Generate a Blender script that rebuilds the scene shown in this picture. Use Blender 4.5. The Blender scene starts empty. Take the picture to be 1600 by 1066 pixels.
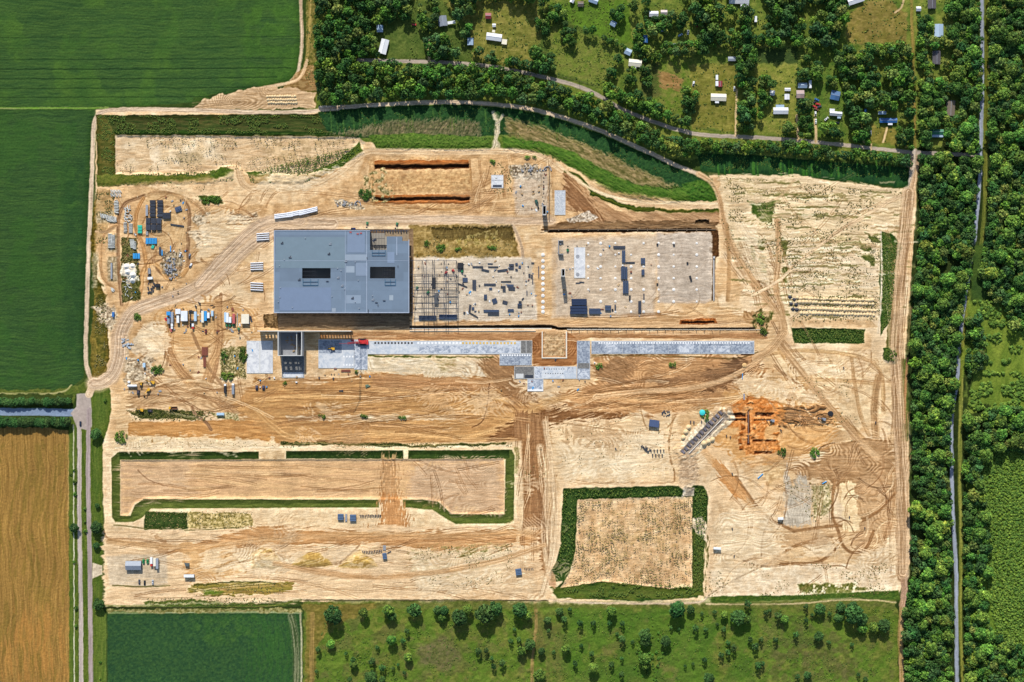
import bpy, math, random
import numpy as np
S=0.65; CH=1400.0           # metres per photo pixel on the ground, camera height
SUN_EL=36.0; SUN_AZ=7.0     # shadows fall south, slightly east
D=math.radians
scn=bpy.context.scene
# ---------------------------------------------------------------- camera, sky, sun, exposure
cam=bpy.data.cameras.new('camera'); co=bpy.data.objects.new('camera',cam); scn.collection.objects.link(co)
co.location=(0,0,CH); co.rotation_euler=(0,0,0)
cam.sensor_width=36; cam.lens=18/(800*S/CH); cam.clip_start=1; cam.clip_end=30000
scn.camera=co
w=bpy.data.worlds.new("World"); scn.world=w; w.use_nodes=True
nt=w.node_tree; bg=nt.nodes['Background']; sky=nt.nodes.new('ShaderNodeTexSky'); sky.sky_type='NISHITA'; sky.sun_disc=False
sky.sun_elevation=D(SUN_EL); sky.sun_rotation=D(-SUN_AZ); sky.air_density=1.0
nt.links.new(sky.outputs[0],bg.inputs[0]); bg.inputs[1].default_value=0.115
sl=bpy.data.lights.new('sun','SUN'); sl.energy=4.4; sl.angle=D(0.5); sl.color=(1,0.96,0.895)
so=bpy.data.objects.new('sun',sl); scn.collection.objects.link(so)
so.rotation_euler=(D(SUN_EL-90),0,D(SUN_AZ))   # light travels towards -y (south)
scn.view_settings.view_transform='Standard'; scn.view_settings.look='None'
scn.view_settings.gamma=1; scn.view_settings.exposure=0.60
scn.render.resolution_x=1024; scn.render.resolution_y=682
K=0.70                       # albedo = K * linear(photo colour)
rng=np.random.default_rng(7); random.seed(7)
def lin(c):
    c=np.clip(np.asarray(c,dtype=np.float32)/255,0,1)
    return np.where(c<=0.04045,c/12.92,((c+0.055)/1.055)**2.4)
# ---------------------------------------------------------------- noise
TB=rng.random((256,256),dtype=np.float32)
def vn(x,y,s=0):
    x=x+s*17.31; y=y+s*5.77
    xi=np.floor(x); yi=np.floor(y); fx=(x-xi).astype(np.float32); fy=(y-yi).astype(np.float32)
    fx=fx*fx*(3-2*fx); fy=fy*fy*(3-2*fy)
    a=xi.astype(np.int64)&255; b=yi.astype(np.int64)&255; a1=(a+1)&255; b1=(b+1)&255
    return ((TB[b,a]*(1-fx)+TB[b,a1]*fx)*(1-fy)+(TB[b1,a]*(1-fx)+TB[b1,a1]*fx)*fy)
def fbm(x,y,o=3,s=0):
    r=0;a=.55;t=0
    for i in range(o):
        r=r+a*vn(x,y,s+i*3); t+=a; a*=.55; x=x*2.03+7.1; y=y*2.03+3.3
    return r/t
# ---------------------------------------------------------------- ground canvas (colour, height, region) on one grid, in photo pixels
def axis(n):
    far=[6000,3500,2000,1200,800,560,420,320]
    m=list(range(264,0,-6))
    return np.array([-f for f in far]+[-f for f in m]+list(range(0,n+1))+[n+f for f in m[::-1]]+[n+f for f in far[::-1]],dtype=np.float32)
GX=axis(1600); GY=axis(1066)
X,Y=np.meshgrid(GX,GY); HH,WW=X.shape
W1=(fbm(X/9,Y/9,3,1)-.5).astype(np.float32); W2=(fbm(X/9,Y/9,3,2)-.5).astype(np.float32)
W3=(fbm(X/60,Y/60,3,3)-.5).astype(np.float32)
C=np.zeros((HH,WW,3),np.float32); Z=np.zeros((HH,WW),np.float32); R=np.zeros((HH,WW),np.uint8)
def win(x0,y0,x1,y1):
    a=max(np.searchsorted(GX,x0)-1,0); b=min(np.searchsorted(GX,x1)+1,WW)
    c=max(np.searchsorted(GY,y0)-1,0); d=min(np.searchsorted(GY,y1)+1,HH)
    return (slice(c,d),slice(a,b))
def sdpoly(x,y,pts):
    n=len(pts); ins=np.zeros(x.shape,bool); dd=np.full(x.shape,1e9,np.float32)
    for i in range(n):
        x0,y0=pts[i]; x1,y1=pts[(i+1)%n]; dx=x1-x0; dy=y1-y0; L=dx*dx+dy*dy
        if L==0: continue
        t=np.clip(((x-x0)*dx+(y-y0)*dy)/L,0,1)
        dd=np.minimum(dd,(x-x0-t*dx)**2+(y-y0-t*dy)**2)
        if dy!=0:
            ins^=((y0>y)!=(y1>y))&(x<(y-y0)*dx/dy+x0)
    dd=np.sqrt(dd); return np.where(ins,dd,-dd)
def rect(x0,y0,x1,y1): return [(x0,y0),(x1,y0),(x1,y1),(x0,y1)]
def tex(x,y,kind,s,ang,st,seed,w3):
    if kind=='m': t=fbm(x/s,y/s,4,seed)
    else:
        c=math.cos(D(ang)); k=math.sin(D(ang)); u=x*c-y*k; v=x*k+y*c
        if kind=='s': t=.6*fbm(u/(s*st),(v+w3*14)/s,2,seed)+.4*fbm(u/(s*st*.5),(v+w3*14)/(s*.45),2,seed+5)
        elif kind=='c':
            q=fbm(x/55,y/38,2,seed)
            ph=(v/s+q*170/s)
            t=.48+.42*np.sin(ph*2.2+2*vn(u/18,v/4,seed+8))*(vn(u/22,v/8,seed+2)**1.5)+.55*(fbm(u/16,v/1.6,2,seed+4)-.5)+.5*(fbm(x/24,y/18,2,seed+6)-.5)
        elif kind=='r': t=.5+.25*np.sin(v*6.283/s)+.7*(fbm(u/(s*st),v/s,2,seed)-.5)
    return np.clip((t-.5)*1.9+.5,0,1)
sd_=[11]
def P(pts,col,c2=None,a=1,soft=1.3,wob=2.,k='m',s=6,ang=0,st=9,z=0,zs=1,zn=0,reg=None,cov=None,pz=None):
    sd_[0]+=1; xs=[p[0] for p in pts]; ys=[p[1] for p in pts]; m=soft+wob+4
    w=win(min(xs)-m,min(ys)-m,max(xs)+m,max(ys)+m); x=X[w]; y=Y[w]
    if x.size==0: return
    sd=sdpoly(x+W1[w]*wob*4,y+W2[w]*wob*4,pts)
    t=tex(x,y,k,s,ang,st,sd_[0],W3[w])
    if k!='m' and soft>=2: sd=sd+(t-.5)*soft*3.2
    mk=np.clip(sd/soft+.5,0,1)
    if cov is not None:   # patchy coverage
        n=tex(x,y,'m' if k=='m' else 's',s*1.6,ang,st*.7,sd_[0]+31,W3[w]); mk=mk*np.clip((n-(1-cov))*5+.5,0,1)
    c1=np.array(col,np.float32); cc=c1 if c2 is None else np.array(c2,np.float32)
    pc=c1+(cc-c1)*t[...,None]; mm=(mk*a)[...,None]
    C[w]=C[w]*(1-mm)+pc*mm
    if z: Z[w]+=z*np.clip(sd/zs,0,1)
    if pz is not None: Z[w]=np.where(mk>.5,pz,Z[w])
    if zn: Z[w]+=zn*(.5 if zn<.45 else .8)*mk*(t-.5)
    if reg is None and a>=.85 and cov is None:
        g1=col[1]>=col[0]*.97; g2=c2 is None or c2[1]>=c2[0]*.97; reg=3 if (g1 and g2) else 0
    if reg is not None: R[w]=np.where(mk>.5,reg,R[w])
def spline(p,n=6):
    if len(p)<3: return p
    q=[p[0]]+list(p)+[p[-1]]; o=[]
    for i in range(1,len(q)-2):
        a,b,c,d=[np.array(v,float) for v in q[i-1:i+3]]
        for t in np.linspace(0,1,n,endpoint=False):
            o.append(tuple(.5*((2*b)+(c-a)*t+(2*a-5*b+4*c-d)*t*t+(3*b-a-3*c+d)*t**3)))
    o.append(tuple(p[-1])); return o
def T(pts,wd,col,c2=None,a=1,soft=1.5,wob=.6,z=0,zn=.1,reg=None,f=1.1,lines=.5,n=6):
    """a track or road along a curve: streaks run along it"""
    sd_[0]+=1; pts=spline(pts,n); xs=[p[0] for p in pts]; ys=[p[1] for p in pts]; m=wd/2+soft+3
    w=win(min(xs)-m,min(ys)-m,max(xs)+m,max(ys)+m); x=X[w]+W1[w]*wob*3; y=Y[w]+W2[w]*wob*3
    if x.size==0: return
    best=np.full(x.shape,1e9,np.float32); ds=np.zeros(x.shape,np.float32); ss=np.zeros(x.shape,np.float32); acc=0
    for i in range(len(pts)-1):
        x0,y0=pts[i]; x1,y1=pts[i+1]; dx=x1-x0; dy=y1-y0; L2=dx*dx+dy*dy
        if L2<1e-6: continue
        L=math.sqrt(L2); t=np.clip(((x-x0)*dx+(y-y0)*dy)/L2,0,1)
        ex=x-x0-t*dx; ey=y-y0-t*dy; d2=ex*ex+ey*ey; u=d2<best
        best=np.where(u,d2,best); ds=np.where(u,np.sign(dx*ey-dy*ex)*np.sqrt(d2),ds); ss=np.where(u,acc+t*L,ss); acc+=L
    d=np.sqrt(best); mk=np.clip((wd/2-d)/soft+.5,0,1)
    t=(fbm(ss/45,ds/f,2,sd_[0])-.5)*2.4*lines*2+.5
    if wd>=4 and reg!=5: t=t+.34*np.cos(ds*2.5+4*vn(ss/70,ds*0,sd_[0]))*(.3+vn(ss/30,ds/2,sd_[0]+2))
    t=np.clip(t,0,1)
    c1=np.array(col,np.float32); cc=c1 if c2 is None else np.array(c2,np.float32)
    pc=c1+(cc-c1)*t[...,None]; mm=(mk*a)[...,None]; C[w]=C[w]*(1-mm)+pc*mm
    Z[w]+=mk*(z+zn*(t-.5))
    if reg is not None: R[w]=np.where(mk>.5,reg,R[w])
def RT(x0,y0,x1,y1,n,ang,spr,ln,col,a=.35,wd=1.2,curve=25):
    for i in range(n):
        px=random.uniform(x0,x1); py=random.uniform(y0,y1); an=D(ang+random.uniform(-spr,spr)); L=random.uniform(.4,1)*ln; p=[]
        cv=D(random.uniform(-curve,curve)); k=4
        for j in range(k+1):
            p.append((px,py)); px+=math.cos(an)*L/k; py-=math.sin(an)*L/k; an+=cv/k
        if not(x0-20<px<x1+20 and y0-15<py<y1+15): continue
        tint=random.choice(col); off=random.uniform(2,3.5); sn=math.sin(an); cs=math.cos(an)
        T(p,wd,tint,a=min(.95,a*random.uniform(.8,1.7)),soft=.8,zn=.1,z=-.1,n=3)
        T([(q[0]+sn*off,q[1]+cs*off) for q in p],wd,tint,a=min(.95,a*random.uniform(.8,1.7)),soft=.8,zn=.1,z=-.1,n=3)
# palette
SAND=(236,212,174); SAND2=(214,180,138); TAN=(214,176,128); TAN2=(186,142,96); BR=(176,130,84); BR2=(136,98,64); OR=(224,152,84); OR2=(194,118,56)
RD=(200,172,140); RD2=(178,148,116); GR=(42,74,26); GR2=(78,108,34); OL=(92,98,38); OL2=(122,112,50); DG=(24,48,20); CON=(190,194,200)
C[:]=np.array((96,108,44),np.float32)
# far surroundings + woodland floor
P(rect(-7000,-7000,8000,8000),(74,90,36),(52,70,28),s=40)
P(rect(480,-7000,8000,250),(126,130,54),(88,110,40),s=9,zn=.5,reg=3)
P([(1424,230),(8000,230),(8000,8000),(1400,8000),(1404,940),(1418,900),(1415,500)],(42,56,24),(60,72,28),s=8,reg=3,zn=.4)
# crop fields  (reg 1 = green crop, 2 = stubble)
P([(-7000,-7000),(478,-7000),(473,0),(471,80),(456,124),(420,133),(396,137),(396,141),(368,141),(368,145),(325,148),(325,152),(303,152),(300,160),(270,163),(175,168),(-7000,168)],(44,74,36),(66,94,38),wob=.4,k='s',s=1.5,ang=.3,st=18,zn=.35,reg=1)
P(rect(-400,-300,470,166),(80,112,36),(58,94,34),a=.5,soft=3,cov=.36,s=26,k='m')
P(rect(380,10,470,130),(70,106,34),(54,88,32),a=.7,soft=12,cov=.6,s=10)
for i in range(46):
    x=random.uniform(-60,460); y=random.uniform(4,600); x=x if y<165 else x*.27; L=random.uniform(12,60)
    P([(x-L,y),(x,y-L*.25),(x+L,y-2),(x+L*.3,y+L*.22)],random.choice([(78,110,38),(34,62,34),(66,98,36),(96,122,46)]),(52,84,36),a=random.uniform(.25,.5),soft=10,wob=3,k='s',s=2,st=10,cov=.55,reg=1)
for i in range(9): T([(8+i*12,672),(7+i*12,850),(9+i*12,1066)],1.2,(112,80,38),a=.55,zn=0,z=-.1)
for yy,aa in ((59,.3),(93,.45),(108,.8),(123,.7),(138,.6),(152,.55),(30,.2),(76,.2)):
    T([(-300,yy+1),(200,yy),(466-max(0,yy-100)*1.5,yy-2)],1.3,(22,46,24),a=aa,zn=0,z=-.15)
P([(-7000,171),(155,171),(147,184),(142,250),(139,400),(133,540),(131,590),(118,600),(104,612),(-7000,614)],(42,70,36),(62,92,38),wob=.4,k='s',s=1.5,ang=.3,st=16,zn=.35,reg=1)
P(rect(-300,175,120,600),(58,96,34),(46,84,32),a=.45,soft=6,cov=.4,s=22)
P(rect(98,250,138,560),(32,62,34),(44,76,34),a=.55,soft=14,cov=.7,s=9)
T([(-300,169),(120,169),(165,168)],3,(92,140,30),(150,150,90),a=.9,zn=.1)
P([(-7000,668),(60,667),(107,672),(109,1066),(111,2500),(-7000,2500)],(130,98,48),(164,126,62),wob=.8,k='s',s=1.6,ang=90,st=30,zn=.3,reg=2)
P(rect(-300,690,105,1300),(104,92,38),(140,112,48),a=.5,k='s',s=3.5,ang=90,st=9,cov=.36,soft=5)
P(rect(0,960,100,1066),(196,134,64),(170,118,56),a=.5,k='s',s=3,ang=90,st=12,cov=.45,soft=14)
P([(168,956),(472,956),(474,2500),(168,2500)],(38,70,42),(56,88,42),wob=.6,k='m',s=3,zn=.3,reg=1)
P(rect(395,965,458,1066),(64,104,40),(44,84,36),a=.7,soft=18,cov=.6,k='s',ang=90,s=2,st=6)
P(rect(300,960,400,1010),(78,112,40),(44,84,36),a=.5,soft=14,cov=.5,s=5)
T([(455,962),(462,1000),(463,1066),(463,1300)],11,(130,128,92),(70,84,48),a=.85,soft=4,lines=.8)
T([(170,958),(300,957),(440,957),(470,958)],3,(190,184,140),(120,128,70),a=.8)
T([(469,957),(471,1000),(471,1100)],2.5,(214,204,168),(150,140,104))
# south margin, pasture
P([(474,940),(1398,936),(1404,960),(1404,2500),(474,2500)],(86,106,34),(116,118,50),k='m',s=7,zn=.9,reg=3)
P([(494,985),(560,960),(640,950),(1400,960),(1404,2500),(494,2500)],(74,106,30),(100,124,40),a=.7,soft=8,s=12,zn=.6,cov=.6)
P([(500,960),(1396,950),(1400,1200),(500,1200)],(112,102,60),(90,92,46),a=.55,soft=8,s=9,cov=.38)
P(rect(880,950,1180,1066),(62,98,28),(84,114,34),a=.7,soft=20,cov=.7,s=18)
P([(650,1010),(700,990),(720,1030),(700,1050),(655,1040)],(116,100,72),(92,92,50),a=.75,soft=9,wob=4,s=4)
P(rect(840,960,880,1066),(112,104,52),(80,92,40),a=.6,soft=9,s=5,cov=.6)
P(rect(1200,1000,1340,1066),(102,96,56),(76,86,34),a=.7,soft=14,s=5,cov=.55)
P(rect(1210,950,1300,1010),(94,94,52),(76,92,36),a=.6,soft=12,s=6,cov=.5)
P([(470,944),(600,944),(560,962),(512,982),(496,1010),(492,1066),(478,1066),(478,960)],(134,118,56),(108,104,44),soft=2,s=5)
T([(488,960),(487,1066),(486,1400)],7,(150,124,66),(126,110,58),reg=4)
T([(836,940),(838,975),(834,1010),(831,1066),(830,1300)],5,(150,124,72),(120,108,56),reg=4)
P(rect(590,940,1400,950),(120,116,60),(86,100,40),a=.8,soft=4,s=5)
# site base ---------------------------------------------------------------
SITE=[(150,172),(500,174),(560,222),(790,232),(900,256),(960,296),(1113,315),(1108,274),(1240,275),(1421,298),(1424,240),(1434,240),(1431,330),(1414,560),(1420,700),(1422,880),(1402,933),(1100,938),(860,940),(480,938),(165,946),(158,600),(146,590),(150,172)]
P(SITE,(226,196,152),(204,166,120),wob=.8,k='s',s=3,ang=2,st=9,zn=.25,reg=0)
P(SITE,(236,216,184),(222,194,156),a=.7,cov=.5,s=28,soft=10)
P(SITE,(196,152,104),(212,172,124),a=.4,cov=.35,s=16,soft=10)
P(rect(478,0,494,165),OL,(140,124,66),wob=1,s=5)
T([(466,-300),(470,0),(472,60),(466,110),(455,126)],5,(206,180,146),(170,140,110))
T([(484,-300),(484,0),(482,70),(474,115)],5,(160,138,74),(130,116,56))
P([(462,112),(490,100),(494,142),(470,142),(440,142)],(172,138,92),(148,112,70),k='c',s=3,a=.9)
T([(480,95),(468,122),(440,132),(400,139)],5,(212,180,138),(186,150,110))
P([(395,137),(440,136),(470,140),(492,146),(492,168),(395,172),(300,170),(320,155)],(206,176,138),(176,144,106),k='c',s=2.6,zn=.3)
for r_ in range(3): T([(300,161+r_*4),(350,158+r_*3),(400,160+r_*2)],1.2,(136,108,78),a=.6,zn=.1,z=-.1)
# roads -------------------------------------------------------------------
T([(146,598),(135,570),(135,500),(139,380),(144,260),(146,200),(152,182),(168,173),(230,171),(330,173),(420,176),(500,173),(560,166),(640,161),(720,160),(800,166),(860,178),(930,201),(1000,232),(1060,260),(1092,272)],6.5,(206,184,158),(176,152,128),reg=4,zn=.15)
T([(1092,272),(1112,288),(1124,312),(1130,340),(1140,380),(1165,430),(1200,470),(1220,500),(1216,540),(1250,580),(1300,640),(1340,690)],9,(208,174,134),(186,148,108),a=.85,reg=4)
T([(1428,250),(1420,300),(1411,380),(1402,470),(1398,540),(1402,600),(1406,700),(1410,800),(1410,900)],19,(208,178,142),(172,138,104),soft=4,f=1.5)
T([(1410,940),(1407,1000),(1409,1066),(1410,1400)],8,(176,142,98),(140,118,62),reg=4)
T([(1412,896),(1413,920),(1410,945)],10,(186,150,124),(160,128,96))
P([(1407,560),(1415,560),(1420,640),(1418,690),(1410,690)],(70,96,34),(96,110,44),a=.8,wob=1)
T([(1418,560),(1414,620),(1413,660)],4,(196,130,90),(170,118,76),a=.8)
# northern lane (paved) & residential lawns
for (q,c,c2) in (([(495,0),(800,0),(870,20),(975,78),(940,140),(830,112),(700,98),(600,90)],(96,108,46),(72,92,36)),([(690,0),(840,0),(845,60),(830,108),(740,95),(730,40)],(138,132,64),(108,114,48)),([(860,35),(940,62),(972,84),(960,110),(940,135),(870,115),(850,70)],(98,116,40),(118,120,54)),
   ([(860,5),(980,0),(990,70),(950,66),(880,30)],(92,124,34),(80,104,34)),([(1010,85),(1075,85),(1078,190),(1010,150)],(92,118,36),(124,122,56)),([(1078,100),(1150,100),(1150,205),(1080,200)],(136,130,60),(112,116,46)),([(1176,80),(1245,80),(1245,210),(1176,205)],(138,134,60),(108,120,44)),
   ([(1180,75),(1246,75),(1246,100),(1180,98)],(70,86,40),(56,76,36)),([(1262,70),(1340,70),(1330,215),(1264,215)],(104,118,44),(76,104,36)),([(1322,24),(1355,0),(1390,0),(1418,20),(1418,68),(1322,68)],(140,124,66),(118,112,50)),([(1355,195),(1400,200),(1400,225),(1358,222)],(142,130,60),(116,116,48))):
    P(q,c,c2,soft=3,wob=2.5,s=6,zn=.2)
P([(1028,110),(1068,122),(1062,142),(1030,135)],(160,124,78),(140,112,62),soft=2,k='s',s=2,ang=-15)
P(rect(1000,98,1030,150),(86,82,48),(60,70,36),a=.6,soft=9,s=5)
NL=[(560,94),(640,96),(700,98),(760,103),(830,116),(900,134),(940,152),(975,172),(1020,190),(1060,203),(1100,211),(1160,214),(1240,219),(1330,228),(1424,238),(1490,241),(1532,243)]
T(NL,6,(176,158,138),(154,140,126),reg=5,zn=.04,soft=1)
for q,wd in (([(1346,196),(1347,214),(1350,222)],3),([(1151,140),(1150,180),(1149,212)],3),([(1245,180),(1247,218)],4),([(1274,180),(1275,222)],4),([(670,60),(671,98)],4),([(1386,200),(1380,222)],3),([(1412,0),(1408,12),(1398,20)],3),([(1540,106),(1556,102),(1572,98)],4),([(1498,545),(1515,545),(1600,547)],1.6),([(1361,240),(1361,225)],2)):
    T(q,wd,(206,176,130),(176,150,108),zn=.1,reg=4)
T([(1424,-300),(1424,0),(1426,60),(1427,110),(1429,170),(1429,238)],5,(148,124,62),(116,110,46),zn=.1)
T([(1534,-300),(1534,0),(1535,100),(1532,240),(1530,290),(1524,360),(1516,420),(1506,480),(1499,540),(1495,600),(1487,650),(1487,720),(1489,800),(1494,900),(1495,1066),(1495,1400)],6,(148,156,170),(130,136,148),reg=5,zn=.04,soft=1)
T([(1541,-300),(1541,100),(1540,240),(1538,330),(1528,430)],6,(112,112,42),(86,96,34),zn=.2)
T([(1502,900),(1501,960),(1503,1010),(1507,1066)],3,(176,146,90),(150,130,76),a=.6)
T([(1516,450),(1505,540),(1501,640),(1500,760),(1502,860),(1500,960),(1505,1066)],6,(136,134,54),(100,108,40),zn=.2)
P([(1510,470),(1600,470),(1700,470),(1700,640),(1600,640),(1512,640),(1505,560)],(88,112,36),(122,136,48),soft=6,wob=4,s=9,k='s',ang=80,st=3,zn=.6)
P(rect(1515,380,1700,470),(48,72,30),(70,92,34),soft=8,s=12)
P(rect(1512,700,1900,1300),(76,104,32),(106,128,42),soft=6,wob=3,s=5,zn=.7)
T([(1429,236),(1427,262),(1418,290),(1424,310)],8,(196,180,160),(168,150,130))
# west: road with junction
P([(104,608),(133,598),(146,600),(141,614),(118,618),(112,636),(0,636),(-600,636),(-600,614)],(104,108,44),(78,94,34),s=5,zn=.2)
T([(-400,615),(0,615),(90,614),(112,602)],2.5,(176,164,110),(130,128,70))
P(rect(-600,616,112,636),(46,62,26),(62,76,30),a=.8,s=5,reg=3)
P(rect(-600,651,108,668),(46,62,26),(62,76,30),a=.8,s=5,reg=3)
P([(108,650),(164,600),(160,700),(160,950),(166,960),(166,1500),(108,1500)],(76,98,34),(104,116,44),wob=.6,k='s',s=2,ang=90,st=9,zn=.2,reg=3)
P([(148,608),(172,606),(174,640),(160,700),(156,790),(160,860),(160,950),(144,950),(143,700)],(70,94,32),(98,110,42),wob=1,k='s',s=2,ang=90,st=8,zn=.2,reg=3)
T([(-600,643.5),(0,643.5),(70,644),(112,645),(122,645)],11.5,(128,146,170),(112,128,150),reg=5,zn=.03,soft=1,lines=.2)
P([(120,616),(141,614),(143,640),(143.5,668),(134,672),(120,668),(114,652),(110,646),(119,636)],(176,160,148),(160,146,134),wob=.4,reg=5,s=8)
T([(124,660),(124,700),(124,760),(124.5,840),(126,920),(127,1066),(128,1500)],6.6,(182,166,154),(160,146,136),reg=5,zn=.03,soft=1)
T([(139,640),(138,700),(138,770),(140,860),(141,960),(142,1066),(143,1500)],7,(166,148,142),(146,130,124),reg=5,zn=.03,soft=1)
T([(115,664),(115,760),(115.5,900),(116,1066),(116,1300)],1.5,(212,204,180),(190,180,150),reg=6,zn=0,soft=.8)
T([(107,680),(107,760),(106,820)],1.5,(196,160,92),(160,130,70),a=.8,zn=0)
P([(144,880),(160,884),(160,898),(144,904)],(206,192,168),(190,172,146),reg=4,wob=.8)
T([(139,616),(147,600),(160,592),(176,574),(182,540),(184,500)],12,(214,190,160),(194,168,136),reg=4)
T([(147,600),(142,590),(137,575)],5,(206,184,158),(180,156,130),reg=4)
# grass island + side verges of the perimeter
P([(141,560),(147,450),(141,380),(150,296),(175,296),(182,330),(170,350),(150,395),(152,430),(166,470),(168,520),(170,560),(166,580),(152,592),(144,588)],(96,90,38),(132,112,44),s=3.2,zn=.6,wob=1.5)
P([(150,300),(180,300),(176,340),(152,350)],(60,84,30),(104,98,40),a=.8,s=4,cov=.6)
P([(150,440),(168,450),(164,560),(150,580)],(62,76,30),(112,98,38),a=.7,s=4,cov=.6)
P([(150,180),(180,180),(180,292),(152,292)],(104,96,42),(78,86,34),wob=1,s=4,zn=.3)
P([(165,180),(500,178),(525,208),(545,214),(180,212)],(84,80,38),(50,72,28),wob=1,k='s',s=2.2,ang=0,st=7,z=-.8,zs=12,zn=.5)
T([(180,206),(300,207),(420,208),(520,210)],6,(38,66,24),(56,84,28),zn=.3)
# basin 1
P([(180,211),(560,214),(572,226),(548,250),(480,274),(380,270),(366,258),(345,264),(330,272),(180,272)],(230,204,166),(204,170,128),wob=1,k='s',s=3,ang=0,st=6,z=-1.4,zs=3,zn=.3)
P([(190,220),(330,214),(350,250),(260,262),(190,260)],(240,224,196),(226,200,160),a=.8,soft=12,cov=.7,s=12)
P([(270,240),(310,236),(320,250),(280,258)],(166,144,108),(190,166,126),a=.7,soft=8,s=5)
P([(400,212),(560,214),(540,245),(420,265)],(176,150,108),(222,194,152),a=.6,soft=10,cov=.6,s=6)
P([(180,273),(330,273),(346,262),(364,264),(366,280),(330,288),(150,291),(150,273)],(84,98,34),(112,110,44),s=3,zn=.6,z=.8,zs=4)
P([(326,266),(362,264),(366,282),(334,286)],(64,90,26),(92,108,34),s=3,zn=.6)
P([(384,268),(470,272),(530,250),(562,222),(570,240),(520,268),(470,288),(400,288)],(66,94,28),(94,106,38),s=3,zn=.8,z=.8,zs=4,wob=1.5)
# northern green belt
P([(497,176),(560,169),(640,165),(720,163),(800,170),(860,182),(930,206),(1000,236),(1060,264),(1095,278),(1112,290),(1105,302),(1060,292),(1000,278),(930,240),(860,212),(790,212),(560,216),(530,212),(510,205)],(30,64,34),(48,84,38),wob=1,s=3,zn=.9)  # lush grass, its colour darkened further for the tree belt's long shade
P([(512,208),(560,200),(600,190),(680,186),(748,190),(750,212),(640,214),(540,214)],(132,116,84),(72,84,50),wob=2,soft=4,s=3,k='s',ang=70,st=3,zn=.3)
P([(790,184),(840,196),(900,218),(960,246),(1060,292),(1000,292),(940,268),(890,242),(790,208)],(158,134,92),(92,94,48),wob=1.5,soft=3,s=3,k='s',ang=-30,st=3,zn=.3)
P([(575,212),(640,208),(766,214),(768,236),(690,236),(588,233)],(64,96,30),(98,118,44),wob=1.2,s=2.2,k='m',zn=1.3,z=1.0,zs=8)
P([(784,214),(850,222),(900,240),(945,266),(990,288),(1050,296),(1090,286),(1112,284),(1122,312),(1060,318),(990,314),(940,294),(900,266),(850,240),(786,236)],(58,94,28),(92,118,40),wob=1.2,s=2.2,k='s',ang=-28,st=4,zn=1.3,z=1.0,zs=8)
for q in ([(771,176),(776,190),(774,210),(778,232)],[(785,182),(779,192),(775,215),(770,235)]): T(q,6,(214,196,164),(164,150,110),soft=3,wob=2)
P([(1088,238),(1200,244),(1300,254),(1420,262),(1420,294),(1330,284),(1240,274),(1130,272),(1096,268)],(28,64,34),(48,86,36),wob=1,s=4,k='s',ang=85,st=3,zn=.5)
for i in range(26):
    xx=random.uniform(1100,1400); T([(xx,250+random.random()*8),(xx+1,275)],random.uniform(1,3.5),(66,118,34),a=.7,zn=.2)
for i in range(30):
    xx=random.uniform(510,900); yo=0 if xx<800 else (xx-800)*.3; T([(xx,172+yo),(xx+2,172+yo+random.uniform(8,40))],random.uniform(.8,2),(84,118,40),a=.55,zn=.2)
P([(1066,285),(1112,280),(1124,308),(1116,315),(1080,315)],(50,90,28),(78,110,34),s=3,zn=.8)
# haul roads and tracks in the NW yard
T([(500,168),(560,166)],5,(206,184,158),(176,152,128))
P([(150,292),(560,262),(575,236),(790,236),(860,244),(900,266),(960,300),(1120,322),(1120,345),(870,352),(640,345),(430,350),(300,460),(200,600),(170,600),(172,480),(150,400)],(220,184,136),(190,150,104),a=.85,wob=2,soft=5,k='m',s=9,zn=.25)
P([(230,290),(330,285),(370,262),(385,290),(500,285),(560,255),(560,270),(470,320),(330,320),(250,300)],(234,208,168),(216,182,140),a=.8,soft=5,s=7)
T([(372,255),(374,275),(385,292),(420,300),(480,292),(530,270),(570,240),(600,237),(700,238),(800,237),(845,245),(870,262),(920,292),(960,312),(1060,320),(1130,325)],10,(222,194,154),(200,166,126),soft=3)
T([(480,350),(560,346),(700,345),(800,347),(860,342)],12,(208,184,156),(180,152,126),soft=3,reg=4)
T([(480,350),(430,360),(390,385),(340,430),(290,460),(240,475),(205,490),(185,520),(182,560),(176,590)],20,(210,186,158),(180,152,124),soft=4,reg=4)
T([(480,350),(430,352),(370,395),(330,440),(300,462)],26,(212,188,160),(182,154,126),soft=5,reg=4)
T([(190,476),(186,430),(184,380),(186,340),(196,318),(215,310),(240,302),(268,303),(288,315),(296,335),(294,380),(292,420),(280,432),(262,432),(246,420),(238,405)],6,(176,140,104),(150,116,84),reg=4)
T([(210,480),(220,455),(222,430),(228,415),(222,380),(213,362),(213,335),(224,310)],6,(206,158,102),(176,130,84))
T([(220,450),(222,425),(235,412),(250,418),(262,436),(285,430),(295,415)],6,(214,170,112),(184,140,92))
T([(182,352),(166,362),(158,385),(158,420),(166,440),(184,455)],5,(198,158,112),(170,134,94))
T([(150,362),(166,362),(178,356)],4,(186,154,116),(160,130,96))
P([(228,300),(288,300),(292,420),(262,425),(228,360)],(220,188,140),(192,156,110),a=.7,soft=4,s=5,wob=3)
P([(190,372),(214,372),(220,470),(190,472)],(72,80,38),(120,116,66),wob=1.5,s=3,zn=.6)
for q in (rect(152,330,176,350),rect(168,365,182,392),rect(168,400,184,440),rect(144,395,152,450)): P(q,(186,176,152),(120,112,84),a=.7,s=2.5,soft=4)
P([(192,412),(212,414),(216,440),(200,444),(190,430)],(236,228,212),(206,196,176),soft=2,wob=2.5,s=3,zn=1.2,z=.8,zs=5)
P([(256,392),(285,392),(284,432),(262,434),(250,410)],(200,186,160),(112,98,74),soft=3,wob=4,s=2.2,zn=1.0)
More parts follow.
